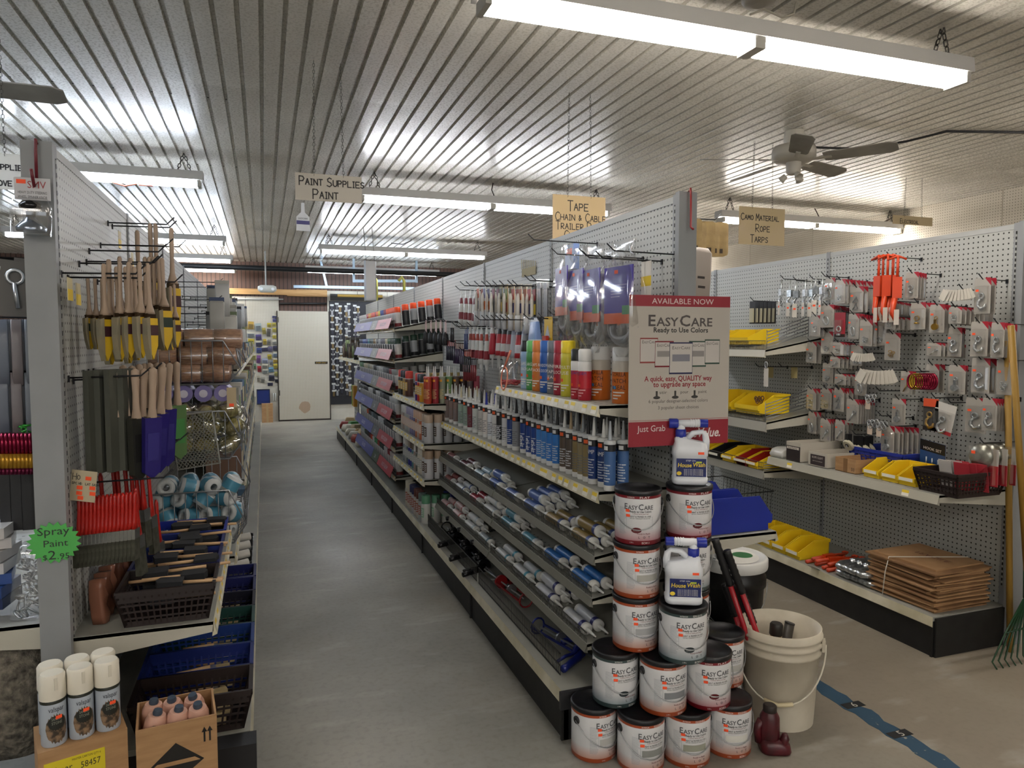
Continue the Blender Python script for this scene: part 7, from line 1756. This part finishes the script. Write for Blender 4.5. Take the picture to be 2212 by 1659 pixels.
# black pipe under the ceiling at the back, emergency light on a rod, hanging sheet, strut racks
a = oY(430, 574, 13.0); b = oY(870, 606, 13.0)
T('black_pipe', MB().tube([(-5.9, 13.0, a.z + .0), (6.9, 13.0, a.z - .02)], .045, 10), [K('14171c', .45)], 'black pipe running across under the ceiling at the back', 'pipe')
p = oY(577, 624, 12.6); o = E('emergency_light', 'white oval emergency light on a thin rod over the door', 'emergency light', (p.x, 12.6, p.z)); part('rod', MB().tube([(-.02, 0, .05), (-.02, 0, ZC - p.z)], .012, 8), [K('c0c4c4', .4)], o)
part('housing', MB().loft([[(x, y, z) for x, y in rrect(w_, d_, min(w_, d_) * .45, 5)] for w_, d_, z in ((.2, .06, -.06), (.29, .1, -.03), (.3, .11, 0), (.29, .1, .04), (.2, .06, .06))], 0), [K('c9ccc6', .4)], o)
for s in (-1, 1): part('lamp_head', MB().lathe([(.03, 0), (.026, .02)], 12, 0, Matrix.Translation((s * .09, -.04, -.005)) @ Matrix.Rotation(PI / 2, 4, 'X')), [K('e0e6ea', .2)], o)
a = oY(786, 560, 9.6); b = oY(815, 650, 9.6); o = E('hanging_sheet', 'bent sheet metal panel hanging edge on over the paint rack', 'panel', (0, 0, 0))
part('sheet', MB().prism([(a.x, 9.6), (a.x + .02, 9.56), (b.x - .02, 9.6), (b.x, 9.66), (b.x, 9.67), (b.x - .02, 9.61), (a.x + .02, 9.57), (a.x, 9.61)], b.z, a.z - .02, 0), [K('9d9fa2', .3, .6)], o); part('wire', MB().tube([(a.x + .03, 9.6, a.z - .02), (a.x, 9.6, ZC)], .003, 4).tube([(b.x - .03, 9.6, a.z - .02), (b.x - .06, 9.6, ZC)], .003, 4), [K('5a5a58', .4, .7)], o)
LBL = K('8fa3b3', .35, .7)
m = MB()
a = oY(762, 607, 13.2); b = oY(902, 607, 13.2)
m.bar((a.x, 13.2, a.z), (b.x, 13.2, b.z), .05, .05)
for x in (a.x + .02, b.x - .02): m.bar((x, 13.2, a.z), (x, 13.2, ZC), .04, .04)
T('strut_rack', m, [LBL], 'galvanised strut frame hanging under the back aisle light', 'rack')
a = oY(634, 619, 13.9); b = oY(800, 621, 13.9); m = MB().bar((a.x, 13.9, a.z), (b.x + 1.2, 13.9, b.z), .06, .05).bar((a.x + .6, 13.9, b.z), (a.x + .5, 13.9, ZC), .04, .04)
T('strut_rail', m, [LBL], 'galvanised rail across the brown wall over the door', 'rail')
for k, (u0, u1, v0, v1) in enumerate(((812, 819, 598, 655), (871, 878, 598, 632))): a = oX(u0, v0, 1.575); T('hooked_hose', MB().tube([(1.585, a.y, 2.12), (1.585, a.y, a.z - .05), (1.56, a.y, a.z), (1.52, a.y, a.z - .05)], .018, 8), [K('b8b45a', .5)], 'yellow hose hooked up over the paint rack, %s one' % ('left', 'right')[k], 'hose', 'yellow hoses')
for k, (u, v) in enumerate(((452, 650),)): pass
a = YBp(450, 645); b = YBp(612, 647); T('white_rod', MB().tube([(a.x, YB - .045, a.z), (b.x, YB - .045, b.z)], .014, 6), [K('c9ccc9', .4)], 'white rod lying across the top of the back pegboard', 'rod')
a = YBp(604, 656); b = YBp(706, 656); T('curtain_rod', MB().tube([(a.x, YB - .05, a.z), (b.x, YB - .05, b.z)], .02, 8), [BLK], 'black rod above the back door', 'rod')

# ================================================================== back wall packs
BWP = [(920, 820, 75, 100, 'a89a4a'), (1008, 815, 85, 110, 'b0903a'), (1115, 840, 90, 110, '9aa8a8'), (755, 840, 95, 130, 'a9b4c0'), (850, 890, 80, 80, '9aa4ac'), (760, 1010, 110, 110, '8a98a4'), (860, 1005, 110, 120, '98a4b0'), (1270, 810, 60, 60, 'c2b02a'), (1340, 805, 60, 50, 'b8aa3a'), (1345, 690, 60, 50, '2a3478'), (1350, 745, 60, 40, '3a3f80'), (1345, 880, 55, 60, 'b4a838'), (1345, 970, 55, 65, 'c8b832'),
       (1195, 895, 50, 90, 'a89a3a'), (1265, 920, 55, 110, '55504a'), (1010, 950, 110, 80, '8f979c'), (1120, 985, 85, 80, '4a3f7a'), (1012, 1045, 90, 75, 'b8a42a'), (1125, 1080, 90, 85, '2a2d52'), (1208, 1050, 50, 80, 'b8a02a'), (1270, 1060, 50, 80, '7a766c'), (1350, 1060, 60, 60, '9a9c94'), (1010, 1155, 90, 70, 'c2a820'), (1125, 1175, 75, 75, '3a4a86'), (1208, 1150, 85, 75, '2c2a58'), (1285, 1155, 60, 75, '6a6484'),
       (1355, 1145, 60, 70, '2a2a4a'), (865, 1125, 75, 75, '26284c'), (960, 1225, 50, 80, '333644'), (875, 1235, 75, 90, 'a8982c'), (1040, 1265, 80, 90, 'a8a25a'), (1120, 1300, 60, 110, '7a4a8a'), (1275, 1265, 60, 70, 'b4a42a'), (1355, 1235, 55, 70, '7a90a8'), (1210, 1325, 90, 70, '9aa0b4'), (1300, 1350, 50, 60, '8a9096'), (1360, 1320, 60, 60, 'c0a02a'), (1055, 1405, 60, 80, '6a8a6a'), (1130, 1440, 55, 85, '9a1a24'), (1210, 1400, 90, 70, 'a9a898'), (1300, 1450, 75, 70, '6a9ab4'),
       (1360, 1400, 60, 70, 'bfb03a'), (1215, 1475, 80, 70, '9aa09a'), (1370, 1510, 50, 60, 'a9a45a'), (1305, 1570, 80, 80, '26263c'), (1380, 1600, 55, 60, '1f2238'), (1115, 1580, 45, 90, 'a9a08e'), (1180, 1600, 60, 80, '99968a'), (1285, 1650, 75, 60, '2a2c50')]
PKP = P('carded_pack', 'carded pack', [('card', MB().box(-.5, .5, -.004, 0, -.5, .5), [K('aaaaaa', .5)], -1), ('header', MB().box(-.5, .5, -.006, -.004, .22, .5), [K('c9c4b0', .5)], 0), ('blister', MB().box(-.38, .38, -.03, -.004, -.42, .15), [K('7a7a78', .3)], -1)])
for k, (X, Y, w, h, cc) in enumerate(BWP):
    a = oY(390 + (X - w / 2) / 6.635, 580 + Y / 6.635, YB - .06); b = oY(390 + (X + w / 2) / 6.635, 580 + (Y + h) / 6.635, YB - .06)
    c_ = oY(390 + X / 6.635, 580 + Y / 6.635, YB - .06); r_, g_, b2 = int(cc[:2], 16), int(cc[2:4], 16), int(cc[4:], 16)
    dk = '%02x%02x%02x' % (r_ * 6 // 10, g_ * 6 // 10, b2 * 6 // 10)
    PKP.put((c_.x, YB - .06, c_.z), (0, .08 * math.sin(k * 2.3), 0), '%s carded pack on the back pegboard, place %s' % ('yellow' if r_ > 150 and b2 < 110 else 'purple or navy' if b2 > r_ + 15 else 'grey', (ORD[k] if k < 20 else 'twenty-' + ORD[k - 20] if k < 29 else 'thirty-' + ORD[k - 29] if k < 39 else 'forty-' + ORD[k - 39])), 'carded packs on the back pegboard', {'card': [K(cc, .5)], 'blister': [K(dk, .3)], 'header': [K(cc if k % 3 else 'c9c4b0', .5)]}, (b.x - a.x, .6, a.z - b.z if a.z > b.z else .1))
o = E('wall_tray', 'blue tray hung low on the back pegboard', 'tray', tuple(oY(569, 857, YB - .05))); part('tray', MB().box(-.11, .11, -.02, 0, -.13, .13), [K('142a6a', .4)], o); part('rim', MB().box(-.12, .12, -.03, 0, .13, .145).box(-.12, .12, -.03, 0, -.145, -.13).box(-.12, -.11, -.03, 0, -.13, .13).box(.11, .12, -.03, 0, -.13, .13), [K('1a2230', .4)], o)
p = oZ(578, 912, 0); T('flat_box', MB().box(-.1, .1, -.06, .06, 0, .36).box(-.02, .02, -.061, -.06, 0, .36, 1), [CARD, K('a58a60', .6)], 'tall brown carton on the floor at the foot of the back pegboard', 'box', None, (p.x, YB - .12, 0))
o = E('white_clip', 'white plastic clip hung low on the back pegboard', 'clip', tuple(oY(593, 855, YB - .05))); part('clip', MB().tube([(-.02, 0, -.1), (-.02, 0, .05), (.02, 0, .05), (.02, 0, -.1)], .012, 6), [K('c9ccc8', .4)], o)

# black display board of sockets and tools right of the door
a = oY(711, 650, YB - .06); b = oY(775, 905, YB - .06)
db = E('display_board', 'black tool display board right of the door', 'display', (0, 0, 0)); part('board', MB().box(a.x, b.x + .5, YB - .06, YB - .035, .3, a.z), [K('14151c', .6)], db); part('header', MB().box(a.x + .02, b.x + .5, YB - .066, YB - .06, a.z + .01, a.z + .14).box(a.x + .16, b.x + .5, YB - .07, YB - .066, a.z + .08, a.z + .13, 1), [K('1a1a14', .5), K('b8963a', .5)], db)
TL = P('carded_tool', 'carded tool', [('label', MB().box(-.035, .035, -.006, 0, 0, .035), [K('b9bcb8', .5)], -1), ('tool', MB().box(-.02, .02, -.02, 0, -.09, 0), [K('30323c', .35, .5)], -1)])
n = 0
for r in range(15):
    for c_ in range(7):
        x = a.x + .05 + .085 * c_ + .02 * math.sin(n * 2.7); z = a.z - .1 - .118 * r + .03 * math.sin(n * 1.9)
        if z < .42: continue
        TL.put((x, YB - .062, z), 0, 'white labelled carded tool on the black display board, row %s, %s from the left' % (ORD[r], ORD[c_]), 'carded tools on the black display', {'tool': [K(('30323c', '4a4a50', '6a5a3a', '8a8c90')[n % 4], .35, .4)]}); n += 1
# far end of the centre gondola: glove rack, odd goods on the deck
o = E('glove_rack', 'white perforated glove rack at the far end of the paint rack', 'rack', (0, 0, 0)); a = oX(757, 820, 1.1); part('panel', MB().box(1.10, 1.12, 9.0, 9.35, .55, 1.15), [pegboard('white_perforated', 'b0b2b0', '3a3a3a', .05, (1, 2), .2)], o)
for k in range(3): g = part('glove_pack', MB().box(1.06, 1.10, 9.05 + .09 * k, 9.12 + .09 * k, .72, .98), [K(('b8801c', 'c08a22', '8fb83a')[k], .5)], o)
GOOD = [('c9c4b4', .1), ('3a7a3a', .12), ('8a2a22', .1), ('b8a070', .14), ('c0beb4', .09), ('a98a5a', .1), ('b9b4a4', .08), ('8a7a5a', .12)]
for k in range(12):
    cc, h = GOOD[k % 8]; T('deck_item', MB().loft([[(x, y, z) for x, y in rrect(w_, .15, .02, 4)] for w_, z in ((.16, 0), (.17, h * .5), (.12, h))], 0), [K(cc, .5)], '%s odd item on the far deck past the paint racks, %s from the camera' % (('cream', 'green', 'red', 'tan', 'white', 'brown', 'pale', 'olive')[k % 8], ORD[k]), 'pack', 'odd goods on the far deck', (1.17 + .1 * (k % 2), 9.15 + .2 * k, .202), (0, 0, .3 * math.sin(k)))
for k in range(2): shelf(CBAY[5 + k], CX, 1.12, CY[5 + k], CY[6 + k], 1.3, .04, 4)
for k in range(10):
    o = E('hanging_roll', 'brown and dark goods hung past the paint racks, %s from the camera' % ORD[k], 'pack', (1.15, 9.1 + .2 * k, 1.5 + .06 * math.sin(k * 2)), (0, 0, 0), 'goods hung past the paint racks'); part('pack_body', MB().loft([[(x, y, z) for x, y in rrect(.06, .08, .02, 4)] for z in (-.16, 0)], 0), [K(('4a3a30', '6a5a48', '33302c', '7a8a5a')[k % 4], .6)], o); part('header', MB().box(-.03, .03, -.04, .04, 0, .04), [K('55524c', .6)], o)

# ------------------------------------------------------------------ tell look-alikes apart by their place
byl = {}
for o in list(COL.objects):
    if o.parent is None and o.get('label') and not o.get('kind'): byl.setdefault(o['label'], []).append(o)
for lb, os_ in byl.items():
    if len(os_) < 2: continue
    bpy.context.view_layer.update()
    os_.sort(key=lambda o: (-round(o.matrix_world.translation.y, 2), -o.matrix_world.translation.z, o.matrix_world.translation.x))
    for i, o in enumerate(os_):
        n_ = ORD[i] if i < 20 else 'twenty-' + ORD[i - 20]
        o['label'] = lb + ', %s from the far end' % n_ if len(lb.split()) <= 11 else lb + ', %s farthest' % n_
